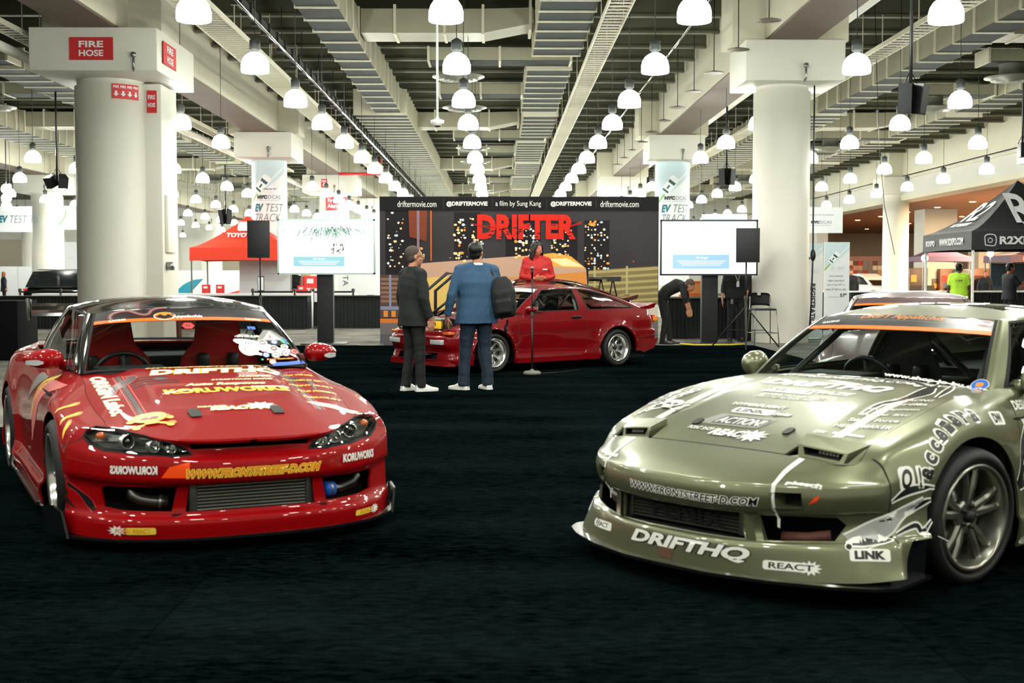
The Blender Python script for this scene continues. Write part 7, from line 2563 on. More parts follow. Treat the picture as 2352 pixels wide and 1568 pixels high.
def lt(s, x0, x1, z0, z1, m, **k):
 yq[0] -= .0003
 V, Fc = fit_text(s, fx(x1) - fx(x0), fz(z0) - fz(z1), **k)
 pw.add(V, Fc, m, False, facing((fx(x0) + fx(x1)) / 2, yq[0], (fz(z0) + fz(z1)) / 2))
tx = print_mat('print_text', (226, 222, 218))
lt('driftermovie.com', 913, 1002, 464, 478, tx)
lt('@DRIFTERMOVIE', 1025, 1119, 465, 477.5, tx, bold=.035)
lt('a film by Sung Kang', 1137, 1241, 464, 479, tx)
lt('@DRIFTERMOVIE', 1263, 1357, 465, 477.5, tx, bold=.035)
lt('driftermovie.com', 1377, 1465, 464, 478, tx)
for x in (1017.5, 1129.5, 1254, 1366.5):
 Q(fx(x), fz(483), fx(x + .8), fz(459), print_mat('print_rule', (70, 68, 72)))
titm = print_mat('print_title_red', (206, 40, 26))
lt('DRIFTER', 1095, 1321, 495, 551, titm, bold=.05)
for i in range(26):                                 # torn tyre marks across the title
 x = 1098 + rs.random() * 215
 z = 520 + (x - 1210) * -.0 + rs.uniform(-6, 26)
 Q(0, 0, 0, 0, towerm, [(fx(x), fz(z)), (fx(x + rs.uniform(6, 16)), fz(z - rs.uniform(0, 2))), (fx(x + rs.uniform(5, 14)), fz(z + 1.8)), (fx(x - 2), fz(z + 1.6))])
for (a, b2) in (((1080, 514), (1130, 527)), ((1083, 518), (1140, 522)), ((1290, 526), (1336, 510)), ((1286, 530), (1334, 514))):
 Q(0, 0, 0, 0, titm, [(fx(a[0]), fz(a[1])), (fx(b2[0]), fz(b2[1])), (fx(b2[0]), fz(b2[1] + 1.5)), (fx(a[0]), fz(a[1] + .6))])
pw.build('backdrop_print', backdrop, fix=False)
ft = MB()
for x in (BX0 + .05, BX1 - .05, 0.4):
 ft.box((x - .04, BY - .18, .007), (x + .04, BY + .45, .03), steelm)
ft.build('backdrop_feet', backdrop)
# ---- big screens on black pylons
def screen(x0, x1, y, z0, z1, frame_m, cx, label, art, base_y=.35):
 e = empty('display_screen', label, 'screen', ((x0 + x1) / 2, y, 0))
 X = (x1 - x0) / 2
 f = MB()
 f.box((-X, 0, z0), (X, .07, z1), blackm, bev=.01)
 t = .035
 for (a, b2, c, d) in ((-X, X, z0, z0 + t), (-X, X, z1 - t, z1), (-X, -X + t, z0, z1), (X - t, X, z0, z1)):
  f.box((a, -.012, c), (b2, .0, d), frame_m)
 f.build('screen_frame', e)
 s = MB()
 s.box((-X + t, -.006, z0 + t), (X - t, -.002, z1 - t), mat('screen_white', (236, 246, 252), .3, emit=0.6, ecol=(232, 243, 255)))
 art(s, X, z0, z1)
 s.build('screen_picture', e, fix=False)
 p = MB()
 px = cx - (x0 + x1) / 2
 p.box((px - .165, .08, .02), (px + .165, .30, z0 + .25), mat('pylon_black', (20, 22, 25), .7), bev=.006)
 p.build('pylon', e)
 b = MB()
 b.box((px - .45, -base_y, .007), (px + .45, .55, .03), darkm)
 b.box((px - .1, -base_y - .02, .007), (px + .75, -base_y + .03, .022), steelm)
 b.build('base_plate', e)
 return e
def em(name, c, e=1.2):
 return mat(name, c, .4, emit=e * .6, ecol=c)
def artL(s, X, z0, z1):
 y = -.008
 def q(x0, x1, a, b, m, dy=0):
  s.add([(x0, y - dy, a), (x1, y - dy, a), (x1, y - dy, b), (x0, y - dy, b)], [(0, 1, 2, 3)], m)
 r = random.Random(2)
 gm = [em('pine_green', (90, 128, 104), .7), em('pine_pale', (170, 196, 184), .9), em('pine_dark', (40, 72, 60), .4)]
 for i in range(190):                     # pine twigs across the top
  cx = r.gauss(.1, .42)
  cz = z1 - .14 - abs(r.gauss(0, .10))
  a = math.atan2(-(.35 + r.random()), cx * 1.5 + r.uniform(-.5, .5))
  L = r.uniform(.10, .26)
  dx, dz = math.cos(a) * L, math.sin(a) * L
  w = .009
  s.add([(cx - w, y - .001, cz), (cx + w, y - .001, cz), (cx + dx, y - .001, cz + dz)], [(0, 1, 2)], r.choice(gm))
 n = 24
 for (rr, m_, dy) in ((.15, em('ornament_rim', (150, 160, 160), 1.0), .002), (.135, em('ornament', (214, 220, 218), 1.3), .003)):
  s.add([(.22 + rr * math.cos(t), y - dy, z0 + .55 + rr * math.sin(t)) for t in np.linspace(0, 2 * PI, n + 1)[:-1]], [tuple(range(n))], m_)
 for i in range(26):
  cx, cz = .22 + r.uniform(-.12, .12), z0 + .55 + r.uniform(-.12, .06)
  s.add([(cx, y - .004, cz), (cx + r.uniform(-.05, .05), y - .004, cz + r.uniform(.0, .08)), (cx + .03, y - .004, cz - .01)], [(0, 1, 2)], r.choice([em('orn_dark', (28, 30, 34), .3), em('orn_red', (120, 50, 46), .6), gm[2]]))
 q(-.67, .37, z0 + .17, z0 + .37, em('caption_bar', (120, 164, 176), .9), .005)
 V, Fc = fit_text('Oh Snap!', .24, .05)
 s.add(V, Fc, MATS['screen_white'], False, facing(-.15, y - .007, z0 + .32))
 for i in range(3):
  q(-.58 + .04 * i, .28 - .04 * i, z0 + .27 - i * .032, z0 + .28 - i * .032, MATS['screen_white'], .006)
 q(-.98, .98, z0 + .07, z0 + .076, em('thin_line', (190, 200, 200), 1.1), .001)
 q(-.98, .98, z1 - .08, z1 - .074, MATS['thin_line'], .001)
def artR(s, X, z0, z1):
 y = -.008
 def q(x0, x1, a, b, m, dy=0):
  s.add([(x0, y - dy, a), (x1, y - dy, a), (x1, y - dy, b), (x0, y - dy, b)], [(0, 1, 2, 3)], m)
 r = random.Random(5)
 for i in range(60):
  cx, cz = r.uniform(-.92, -.1), z0 + .12 + abs(r.gauss(0, .12))
  s.add([(cx, y - .001, cz), (cx + r.uniform(.02, .06), y - .001, cz + r.uniform(-.02, .03)), (cx + .02, y - .001, cz + .04)], [(0, 1, 2)], r.choice([em('print_pale_blue', (190, 214, 236), 1.3), em('print_blue2', (150, 180, 214), 1.2)]))
 q(-.75, .42, z0 + .14, z0 + .43, em('caption_bar2', (130, 164, 196), .95), .002)
 V, Fc = fit_text('Oh Snap!', .24, .06)
 s.add(V, Fc, MATS['screen_white'], False, facing(-.15, y - .006, z0 + .36))
 for i in range(3):
  q(-.66 + .05 * i, .34 - .05 * i, z0 + .29 - i * .04, z0 + .303 - i * .04, MATS['screen_white'], .003)
screen(-4.56, -2.55, 27.0, 1.44, 2.58, mat('frame_silver', (176, 196, 190), .3, metal=.5), -3.60, 'large bright screen showing a pine twig ornament, on a black pylon left of the backdrop', artL)
screen(3.33, 5.35, 27.0, 1.42, 2.57, mat('frame_navy', (14, 22, 34), .3), 4.38, 'large bright screen with a blue caption box, on a black pylon right of the backdrop', artR)
# ---- loudspeakers on stands
def pa(x, y, z0, z1, w, label, lab2, spread=.42, polez=None, front=-1, tripod=True):
 s = empty('loudspeaker', label, 'speaker', (x, y, 0))
 b = MB()
 b.prism([(-w / 2, -.16), (w / 2, -.16), (w / 2 - .06, .16), (-w / 2 + .06, .16)], z0, z1, blackm)
 b.build('cabinet', s)
 g = MB()
 g.box((-w / 2 + .015, -.17, z0 + .02), (w / 2 - .015, -.158, z1 - .02), mat('speaker_grille', (22, 24, 27), .55, noise=(300, .5, 1)), bev=.004)
 g.build('grille', s)
 st = empty('speaker_stand', lab2, 'stand', (x, y, 0))
 p = MB()
 p.tube([(0, 0, .25), (0, 0, 1.0)], .022, blackm, 10)
 p.tube([(0, 0, .95), (0, 0, z0)], .016, darkm, 10)
 p.build('pole', st)
 c = MB()
 c.lathe([(.035, .93), (.035, 1.02), (.02, 1.03)], blackm, 12)
 c.tube([(.03, 0, .98), (.07, 0, .98)], .012, blackm, 8)
 c.build('collar', st)
 for i in range(3):
  a = 2 * PI * i / 3 + .35
  l = MB()
  l.tube([(.02 * math.cos(a), .02 * math.sin(a), .80), (spread * 1.5 * math.cos(a), spread * 1.5 * math.sin(a), .02)], .014, blackm, 8)
  l.tube([(.02 * math.cos(a), .02 * math.sin(a), .36), (spread * .85 * math.cos(a), spread * .85 * math.sin(a), .35)], .008, darkm, 6)
  o = l.build('leg', st)
  fo = MB()
  fo.ball((spread * 1.5 * math.cos(a), spread * 1.5 * math.sin(a), .028), .02, rubber, 8)
  fo.build('rubber_foot', o)
 return s
pa(-4.9, 26.9, 1.78, 2.54, .46, 'black loudspeaker on a stand left of the pine twig screen', 'black tripod stand under the left loudspeaker')
pa(4.80, 25.35, 1.67, 2.33, .46, 'black loudspeaker overlapping the right-hand screen', 'black tripod stand under the right loudspeaker, legs spread wide', spread=.5)
# ---- microphone on a round-base stand
mt = empty('microphone_stand', 'black straight microphone stand with round grey base, in front of the dark red hatchback', 'stand', (.47, 18.5, .007))
b = MB()
b.lathe([(0, .0), (.125, .0), (.128, .02), (.11, .045), (.03, .055), (.02, .075), (0, .075)], mat('stand_base', (112, 112, 106), .6), 24)
b.build('base', mt)
b = MB()
b.tube([(0, 0, .06), (0, 0, .85)], .012, blackm, 10)
b.tube([(0, 0, .80), (0, 0, 1.36)], .0095, darkm, 10)
b.lathe([(.017, .80), (.017, .88), (.01, .885)], blackm, 10)
b.build('pole', mt)
mm = empty('microphone', 'silver-headed microphone on top of the round-base stand', 'microphone', (.47, 18.5, 1.36))
b = MB()
b.lathe([(0, .0), (.012, .0), (.016, .10), (.022, .12), (.0, .12)], blackm, 12)
b.build('handle', mm)
b = MB()
b.ball((0, 0, .15), .028, mat('mic_mesh', (120, 120, 118), .35, metal=.8), 14)
b.build('mesh_head', mm)
tag(MB().tube([(.485, 18.5, 1.36), (.52, 18.5, 1.2), (.50, 18.52, 1.0), (.53, 18.5, .95), (.49, 18.52, .6), (.5, 18.5, .1), (.62, 18.6, .012), (.9, 18.9, .012), (1.2, 19.4, .012)], .004, blackm, 5).build('microphone_cable'), 'thin black cable running down from the microphone to the carpet', 'cable')
# ================================================================ things around the booth and behind it
# ---- second coupe parked behind the green one
mauve = mat('mauve_metallic_paint', (118, 98, 100), .3, metal=.5, coat=.9)
s13b = dict(s13)
s13b['banner_m'] = mauve
rearcar = car_root('sports_coupe', 'mauve metallic coupe with an orange screen strip parked behind the green coupe', 3.68, 11.63, -.30)
hb = []
for q in (-1, 1):
 tst = test_left if q > 0 else test_right
 hb.append(('belt', 'side', arch_poly(.93, .30, .40, .37), tst, '!hole'))
 hb.append(('belt', 'side', arch_poly(3.40, .30, .385, .35), tst, '!hole'))
rsk, rbits = car_shell(s13b, rearcar, mauve, mauve, [('belt', 'side', [(1.40, .80), (1.39, .5), (1.41, .24)], .007, lambda c: abs(c.y) > .6)], hb,
                       [('belt', 'front_bumper', lambda c: c.x < .334), ('belt', 'door:l', lambda c: 1.4 < c.x < 2.56 and c.y > 0 and c.z > .2), ('belt', 'door:r', lambda c: 1.4 < c.x < 2.56 and c.y < 0 and c.z > .2)], hoodfn=s13_hood)
underbody(rearcar, 4.5, .88, (.93, 3.40), .31, cowl=1.33)
cabin(rearcar, 4.5, 1.36, 1.18, gseat, [(2.2, .36), (2.2, -.36)], 1, .82)
for q in (-1, 1):
 for ax in (.93, 3.40):
  wheel(rearcar, .312, .22, .225, 5, 'twin', rubber, silverm, silverm, (ax, q * .76, .312), q, hubm=darkm)
 mirror(rearcar, rsk, 1.60, .86, .90, q, mauve, lamp=False)
st = Stick(rearcar, rsk, (.35, .80, .45), (-1, 0, 0), (0, 0, 1), (-.4, .9, 0))
st.g(ribbon([(-.2, -.1), (0, .02), (.15, .12)], [.05, .14, .04]), mat('sticker_sky', (130, 190, 226), .3)).g(ribbon([(-.25, -.02), (-.05, .08), (.1, .2)], [.02, .06, .02]), wht).done()
# ---- black draped barrier with a belt rail along its top
drape = mat('black_drape', (13, 19, 22), .85)
def drape_run(x0, x1, y, h, label, fold=.09, top_m=None, name='draped_table', dep=.6, seed=1):
 e = empty(name, label, 'table', ((x0 + x1) / 2, y, 0))
 X = (x1 - x0) / 2
 r = random.Random(seed)
 n = int((x1 - x0) / fold) * 4
 pts = [(-X + 2 * X * i / n, .018 * math.sin(i * PI / 2 + r.uniform(-.5, .5)) + r.uniform(-.008, .008)) for i in range(n + 1)]
 vs = [(a, b, .02) for a, b in pts] + [(a, b * .5 + .01, h) for a, b in pts]
 m_ = MB()
 m_.add(vs, [(i, i + 1, n + 2 + i, n + 1 + i) for i in range(n)], drape, True)
 m_.add([(-X, .02, .02), (-X, dep, .02), (-X, dep, h), (-X, .02, h)], [(0, 1, 2, 3)], drape)
 m_.add([(X, .02, .02), (X, dep, .02), (X, dep, h), (X, .02, h)], [(0, 1, 2, 3)], drape)
 m_.build('drape', e)
 t = MB()
 t.box((-X - .01, -.03, h - .01), (X + .01, dep, h + .025), top_m or drape)
 t.build('table_top', e)
 return e
drape_run(-13.2, -5.05, 34.6, .87, 'long black draped table run behind the red coupe, left of the thin white post', seed=2)
drape_run(-4.85, -2.6, 35.1, .87, 'short black draped table right of the thin white post, behind the left screen pylon', seed=3)
tag(MB().tube([(-4.95, 34.7, .007), (-4.95, 34.7, 1.0)], .025, whitem, 8).box((-5.1, 34.6, 0), (-4.8, 34.8, .02), steelm).build('drape_post'), 'thin white upright post between the two black draped tables', 'post')
for i, x in enumerate((-13.1, -12.0, -10.8, -9.7, -6.75, -5.6, -5.1, -4.0)):
 mb = MB()
 mb.tube([(x, 35.9, .02), (x, 35.9, 1.03)], .03, blackm, 8)
 mb.lathe([(.17, 0), (.17, .015), (.04, .04)], blackm, 16, Matrix.Translation((x, 35.9, 0)))
 mb.lathe([(.045, .98), (.045, 1.07), (.0, 1.08)], blackm, 12, Matrix.Translation((x, 35.9, 0)))
 tag(mb.build('stanchion'), 'black belt barrier post, %s from the left above the draped tables' % ordw(i), 'barrier post', 'belt barrier posts')
 if i and i != 4:
  px_ = (-13.1, -12.0, -10.8, -9.7, -6.75, -5.6, -5.1, -4.0)[i - 1]
  tag(MB().box((px_ + .04, 35.895, .96), (x - .04, 35.905, 1.01), blackm).build('barrier_belt'), 'black barrier belt left of the %s post' % ordw(i), 'belt', 'barrier belts')
tag(MB().box((-13.0, 36.5, .70), (-4.0, 37.2, .93), whitem).box((-13.0, 36.55, 0), (-4.0, 37.15, .70), drape).build('white_counter'), 'long white-topped counter behind the barrier posts', 'counter')
tag(MB().box((-9.2, 21.75, .007), (-7.99, 22.7, .99), mat('plinth_black', (7, 8, 9), .85, spec=.1), bev=.01).build('plinth'), 'waist-high black box at the left edge of the picture', 'box')
# ---- banners of the test track
bwhite = mat('banner_white', (226, 230, 232), .6)
teal = mat('banner_teal', (24, 112, 126), .6)
tgrey = mat('banner_grey_text', (96, 112, 120), .6)
lblue = mat('banner_pale_blue', (196, 216, 224), .6)
lgreen = mat('banner_green', (140, 186, 96), .6)
carw = mat('banner_car_white', (232, 238, 238), .5)
carg = mat('banner_car_glass', (34, 84, 74), .5)
txtd = mat('banner_dark_text', (30, 34, 36), .6)
def ev_art(add, w, h):
 """road, little car seen from above and words; add(geo, m) puts flat geometry on the banner"""
 top = h / 2
 add(poly_geo([(-w / 2, top), (w / 2, top), (w / 2, top - w * .3), (-w / 2, top - w * 1.15)]), lblue)
 add(ribbon([(-w * .48, top - w * 1.2), (0, top - w * .62), (w * .48, top - w * .16)], w * .03), carw)
 add(ribbon([(-w * .49, top - w * 1.1), (-w * .25, top - w * .85)], w * .05), lgreen)
 c, s = math.cos(.9), math.sin(.9)
 def rot(pts, cx, cy):
  return poly_geo([(cx + x * c - y * s, cy + x * s + y * c) for x, y in pts])
 cx, cy = -w * .12, top - w * .62
 L, W_ = w * .52, w * .24
 add(rot([(-L / 2, -W_ * .4), (-L * .4, -W_ / 2), (L * .4, -W_ / 2), (L / 2, -W_ * .35), (L / 2, W_ * .35), (L * .4, W_ / 2), (-L * .4, W_ / 2), (-L / 2, W_ * .4)], cx, cy), carw)
 add(rot([(L * .1, -W_ * .38), (L * .25, -W_ * .42), (L * .25, W_ * .42), (L * .1, W_ * .38)], cx, cy), carg)
 add(rot([(-L * .38, -W_ * .38), (-L * .28, -W_ * .38), (-L * .28, W_ * .38), (-L * .38, W_ * .38)], cx, cy), carg)
 add(rot([(-L * .2, -W_ * .1), (0, -W_ * .1), (0, W_ * .1), (-L * .2, W_ * .1)], cx, cy), carg)
def mv(geo, x, y):
 return [(p[0] + x, p[1] + y, 0) for p in geo[0]], geo[1]
def col_banner(cx, cy, r, z0, z1, label, charge=True):
 mb = MB()
 n = 28
 a0, a1 = math.radians(-172), math.radians(-8)
 vs = []
 for i in range(n + 1):
  a = a0 + (a1 - a0) * i / n
  vs += [(cx + (r + .012) * math.cos(a), cy + (r + .012) * math.sin(a), z0), (cx + (r + .012) * math.cos(a), cy + (r + .012) * math.sin(a), z1)]
 mb.add(vs, [(2 * i, 2 * i + 2, 2 * i + 3, 2 * i + 1) for i in range(n)], bwhite, True)
 w, h = (r + .01) * 2.2, z1 - z0
 kk = [0]
 def add(geo, m):
  kk[0] += 1
  V, Fc = geo
  bm = bmesh.new()
  bv = [bm.verts.new((p[0], p[1], 0)) for p in V]
  for f in Fc:
   try:
    bm.faces.new([bv[i] for i in f])
   except ValueError:
    pass
  x = -w / 2
  while x < w / 2:
   bmesh.ops.bisect_plane(bm, geom=list(bm.verts) + list(bm.edges) + list(bm.faces), dist=1e-6, plane_co=(x, 0, 0), plane_no=(1, 0, 0))
   x += .1
  rr = r + .014 + .0006 * kk[0]
  for v in bm.verts:
   a = -PI / 2 + max(-1.5, min(1.5, v.co.x / r))
   v.co = Vector((cx + rr * math.cos(a), cy + rr * math.sin(a), (z0 + z1) / 2 + v.co.y))
  mb.bm(bm, m, True)
 ev_art(add, w, h)
 if charge:
  add(mv(fit_text('Charge NY', .46, .08, bold=.02, shear=.2), .12, h / 2 - 1.0), txtd)
  add(mv(fit_text('with us', .2, .03), .05, h / 2 - 1.1), mat('banner_orange_text', (226, 140, 80), .6))
 add(mv(fit_text('NYC', .36, .13, bold=.09), -.16, h / 2 - 1.27), txtd)
 add(mv(fit_text('DCAS', .42, .13), .26, h / 2 - 1.27), tgrey)
 add(mv(rect(.9, .008), .0, h / 2 - 1.38), tgrey)
 add(mv(fit_text('EV', .36, .27, bold=.05, shear=.25), -.28, h / 2 - 1.63), teal)
 add(mv(fit_text('TEST', .62, .27, bold=-.01, shear=.25), .28, h / 2 - 1.63), tgrey)
 add(mv(fit_text('TRACK', .90, .27, bold=-.01, shear=.25), .02, h / 2 - 1.97), tgrey)
 add(ribbon([(-.55, h / 2 - 1.6), (-.35, h / 2 - 1.75), (-.3, h / 2 - 1.95), (-.5, h / 2 - 2.05)], .008), teal)
 return tag(mb.build('column_banner', fix=False), label, 'banner')
col_banner(-7.95, 45.6, .6, 1.1, 5.40, 'white EV TEST TRACK banner wrapped round the second left column')
col_banner(6.08, 46.0, .6, 1.1, 5.40, 'white EV TEST TRACK banner wrapped round the second right column', charge=False)
def flat_banner(name, x0, x1, y, z0, z1, label, art, m=bwhite, th=.02, rz=0.0, feet=False):
 mb = MB()
 cx = (x0 + x1) / 2
 R_ = Matrix.Translation((cx, y, 0)) @ Matrix.Rotation(rz, 4, 'Z')
 X = (x1 - x0) / 2
 mb.box((-X, 0, z0), (X, th, z1), m, R_)
 k = [0]
 def add(geo, mm):
  k[0] += 1
  V, Fc = geo
  mb.add([(p[0], -.002 - .0012 * k[0], (z0 + z1) / 2 + p[1]) for p in V], Fc, mm, False, R_)
 art(add, 2 * X, z1 - z0)
 if feet:
  mb.box((-X * .8, -.15, 0), (X * .8, .2, .03), steelm, R_)
 return tag(mb.build(name, fix=False), label, 'banner')
def art_ev_wide(add, w, h):
 add(mv(fit_text('EV', .34, .30, bold=.06, shear=.25), w / 2 - 1.32, 0), teal)
 add(mv(fit_text('TEST TRACK', 1.75, .30, bold=-.01, shear=.25), w / 2 - .2, 0), tgrey)
flat_banner('hanging_banner', -24.6, -21.3, 60, 3.45, 4.62, 'long white hanging banner reading EV TEST at the far left', lambda add, w, h: (add(mv(fit_text('EV', .42, .34, bold=.06, shear=.25), w / 2 - 1.3, 0), teal), add(mv(fit_text('TEST TR', 1.3, .34, bold=-.01, shear=.25), w / 2 - .35, 0), tgrey)))
def art_small(add, w, h):
 add(poly_geo([(-w / 2, h / 2), (-w * .2, h / 2), (-w * .45, -h / 2), (-w / 2, -h / 2)]), lblue)
 add(ribbon([(-w * .45, -h * .3), (-w * .33, 0), (-w * .3, h * .3)], .05), lgreen)
 add(mv(fit_text('EV TEST', w * .3, h * .2, bold=.02), w * .2, 0), lblue)
flat_banner('hanging_banner', -20.55, -18.2, 61, 3.6, 4.7, 'small white hanging banner right of the far left column', art_small)
def art_nyc(add, w, h):
 add(mv(fit_text('CORPORATE SPONSOR', w * .6, h * .05), 0, h * .2), tgrey)
 add(mv(fit_text('NYC', w * .18, h * .11, bold=.09), -w * .1, -h * .08), txtd)
 add(mv(fit_text('DCAS', w * .25, h * .11), w * .13, -h * .08), tgrey)
 add(mv(rect(w * .5, h * .008), 0, -h * .2), tgrey)
flat_banner('hanging_sign', 7.52, 8.68, 33, 2.50, 3.15, 'white hanging sign reading NYC DCAS right of the big right column', art_nyc)
mb = MB()
for x in (7.6, 8.6):
 mb.tube([(x, 33.01, 3.14), (x, 33.01, 7.4)], .004, darkm, 4)
tag(mb.build('hanging_wires'), 'thin wires holding the white NYC DCAS sign', 'wire')
def art_vert(word, size, extra=None):
 def f(add, w, h):
  def sub(geo, m):
   add(geo, m)
  ev_art(add, w, h)
  V, Fc = fit_text(word, size[0], size[1], bold=.03)
  add(([(p[1] + w * .12, -p[0] - size[2], 0) for p in V], Fc), txtd)
  if extra:
   extra(add, w, h)
 return f
flat_banner('pull_up_banner', 6.62, 7.20, 29, .05, 2.14, 'tall white banner reading REGISTRATION beside the big right column', art_vert('REGISTRATION', (1.02, .115, .36), lambda add, w, h: add(mv(fit_text('EV TEST', w * .6, .08, shear=.2), .05, h / 2 - .62), lblue)), feet=True)
def art57(add, w, h):
 ev_art(add, w, h)
 add(mv(fit_text('EV TEST', w * .55, .07, bold=.02, shear=.2), .02, h / 2 - .60), lblue)
 for i, s in enumerate(('Unaccompanied', 'riders must be 8', 'years of age AND at', 'least 57 tall to ride')):
  add(mv(fit_text(s, w * (.55 + .08 * i), .05), -.02, h / 2 - .78 - .1 * i), tgrey)
 add(mv(fit_text('57"', w * .26, .085, bold=.03), w * .26, h / 2 - 1.22), txtd)
 add(mv(rect(w * .42, .006), -w * .12, h / 2 - 1.26), tgrey)
flat_banner('pull_up_banner', 7.48, 8.06, 30, .05, 2.19, 'tall white banner with a 57 inch height rule beside the REGISTRATION banner', art57, feet=True)
def art_logo(add, w, h):
 add(mv(fit_text('EV', w * .5, .12, shear=.2), 0, h * .2), lblue)
 add(mv(fit_text('TEST', w * .6, .1, shear=.2), 0, -h * .05), lblue)
 add(mv(rect(w * .5, w * .5), 0, -h * .34), txtd)
 add(mv(disc_geo(w * .14, 14, 1.3, .8), 0, -h * .34), bwhite)
flat_banner('pull_up_banner', -24.8, -24.1, 75, .3, 3.4, 'narrow white banner with a black square emblem above the black car, far left', art_logo, feet=True)
flat_banner('wall_banner', -6.35, -5.2, 60.5, .3, 4.36, 'pale blue and white banner far behind, left of the backdrop', lambda add, w, h: ev_art(add, w, h))
flat_banner('wall_banner', 7.6, 9.3, 49, 3.0, 3.75, 'small EV banner glimpsed left of the big right column', lambda add, w, h: ev_art(add, w, h * .6))
def art_toy(add, w, h):
 V, Fc = fit_text('TOYOTA', 1.25, .2)
 add(([(p[1] - w * .38, -p[0] - .05, 0) for p in V], Fc), txtd)
 add(mv(rect(.28, .07), w * .02, -h * .36), txtd)
 add(mv(rect(.28, .07), w * .3, -h * .36), txtd)
flat_banner('pull_up_banner', -5.9, -3.6, 48, .3, 3.2, 'wide white display wall reading TOYOTA left of the backdrop', art_toy, feet=True)
def art_take(add, w, h):
 add(mv(rect(.2, .14), -w * .2, h * .33), bwhite)
 add(mv(fit_text('TAKE', w * .75, .15, bold=.05), 0, 0), bwhite)
 add(mv(fit_text('TODAY', w * .8, .15, bold=.05), 0, -.22), bwhite)
flat_banner('notice_board', -5.95, -5.35, 40, .55, 1.42, 'red notice board reading TAKE TODAY behind the screen pylon', art_take, m=mat('notice_red', (226, 50, 44), .5))
for i, (x, z) in enumerate(((-9.5, 1.15), (-9.05, 1.15), (-6.45, 1.12))):
 tag(MB().box((x, 41.9, .72), (x + .27, 41.93, z), MATS['notice_red']).box((x + .05, 41.89, z - .12), (x + .18, 41.9, z - .05), bwhite).tube([(x + .13, 41.95, 0), (x + .13, 41.95, .8)], .015, darkm, 6).build('small_red_sign'),
  ('leftmost', 'second', 'third')[i] + ' of the small red table signs under the orange-red tent', 'sign', 'small red signs')
tag(MB().box((-8.75, 44.2, .3), (-7.0, 44.3, 1.95), bwhite).build('display_wall'), 'white display wall under the orange-red tent', 'wall panel')
tag(MB().box((-7.55, 41.0, .95), (-7.35, 41.03, 1.42), mat('tablet_dark', (40, 42, 44), .3)).box((-7.53, 40.99, .98), (-7.37, 41.0, 1.39), bwhite).tube([(-7.45, 41.02, 0), (-7.45, 41.02, .95)], .02, darkm, 6).build('tablet_stand'), 'tablet with white screen on a stand under the tent', 'tablet')
# ---- pop-up tents
def tent(cx, cy, w, d, z0, z1, zp, m, label, post_m, texts=(), rz=0.0):
 e = empty('canopy_tent', label, 'tent', (cx, cy, 0), rz)
 c = MB()
 n = 8
 X, Y = w / 2, d / 2
 def hgt(t):            # concave roof
  return z1 + (zp - z1) * (t ** 1.35)
 per = []
 for i in range(4 * n):
  k, f = divmod(i, n)
  f /= n
  a, b = [((-X, -Y), (X, -Y)), ((X, -Y), (X, Y)), ((X, Y), (-X, Y)), ((-X, Y), (-X, -Y))][k]
  per.append((a[0] + (b[0] - a[0]) * f, a[1] + (b[1] - a[1]) * f))
 N = len(per)
 vs = []
 R = 8
 for j in range(R + 1):
  t = j / R
  for i, (x, y) in enumerate(per):
   sag = .05 * math.sin(PI * (i % n) / n) * (1 - t) * min(1, t * 4)
   vs.append((x * (1 - t), y * (1 - t), hgt(t) - sag))
 fs = [(j * N + i, j * N + (i + 1) % N, (j + 1) * N + (i + 1) % N, (j + 1) * N + i) for j in range(R) for i in range(N)]
 vv = len(vs)
 for i, (x, y) in enumerate(per):
  vs.append((x * 1.004, y * 1.004, z0 + .02 * math.sin(PI * (i % n) / n)))
 fs += [(i, vv + i, vv + (i + 1) % N, (i + 1) % N) for i in range(N)]
 c.add(vs, fs, m, False)
 c.build('canopy', e)
 for sx in (-1, 1):
  for sy in (-1, 1):
   p = MB()
   p.box((sx * (X - .05) - .022, sy * (Y - .05) - .022, .0), (sx * (X - .05) + .022, sy * (Y - .05) + .022, z1), post_m)
   p.build('leg', e)
 t = MB()
 f_ = MB()
 for s in (-1, 1):
  f_.tube([(-X + .05, s * (Y - .05), z1 - .05), (0, s * (Y - .05), z0 + .05), (X - .05, s * (Y - .05), z1 - .05)], .012, post_m, 6)
 f_.build('truss', e)
 for (s, face, u, z, tw, th, tm, kw) in texts:
  V, Fc = s if isinstance(s, tuple) else fit_text(s, tw, th, **kw)
  if face == 'front':
   t.add([(u + p[0], -Y - .02, z + p[1]) for p in V], Fc, tm)
  elif face == 'left':
   t.add([(-X - .02, u - p[0], z + p[1]) for p in V], Fc, tm)
  elif face == 'roof_front':
   out = []
   for p in V:
    tt = max(0.02, min(.95, z + p[1]))
    out.append((u + p[0], -Y * (1 - tt) - .02, hgt(tt) + .02))
   t.add(out, Fc, tm)
  elif face == 'roof_left':
   out = []
   for p in V:
    tt = max(0.02, min(.95, z + p[1]))
    out.append((-X * (1 - tt) - .02, u - p[0], hgt(tt) + .02))
   t.add(out, Fc, tm)
 if texts:
  t.build('tent_lettering', e, fix=False)
 return e
tred = mat('tent_orange_red', (238, 62, 34), .7)
tent(-8.3, 43.4, 3.3, 2.4, 1.92, 2.34, 3.42, tred, 'orange-red pop-up tent reading TOYOTA behind the left loudspeaker', steelm,
     [('TOYOTA', 'roof_front', -.1, .48, .95, .13, bwhite, dict(bold=.05)), (rrect(.62, .24), 'roof_front', .05, .72, 0, 0, bwhite, {}), (disc_geo(.09, 16, 1.3, .8), 'roof_front', .05, .72, 0, 0, tred, {})])
tblk = mat('tent_black', (25, 27, 30), .6)
tw_ = mat('tent_lettering_grey', (196, 198, 200), .6)
def big_r():
 P = []
 V, Fc = fit_text('R2', .95, .55, bold=.02)
 return V, Fc
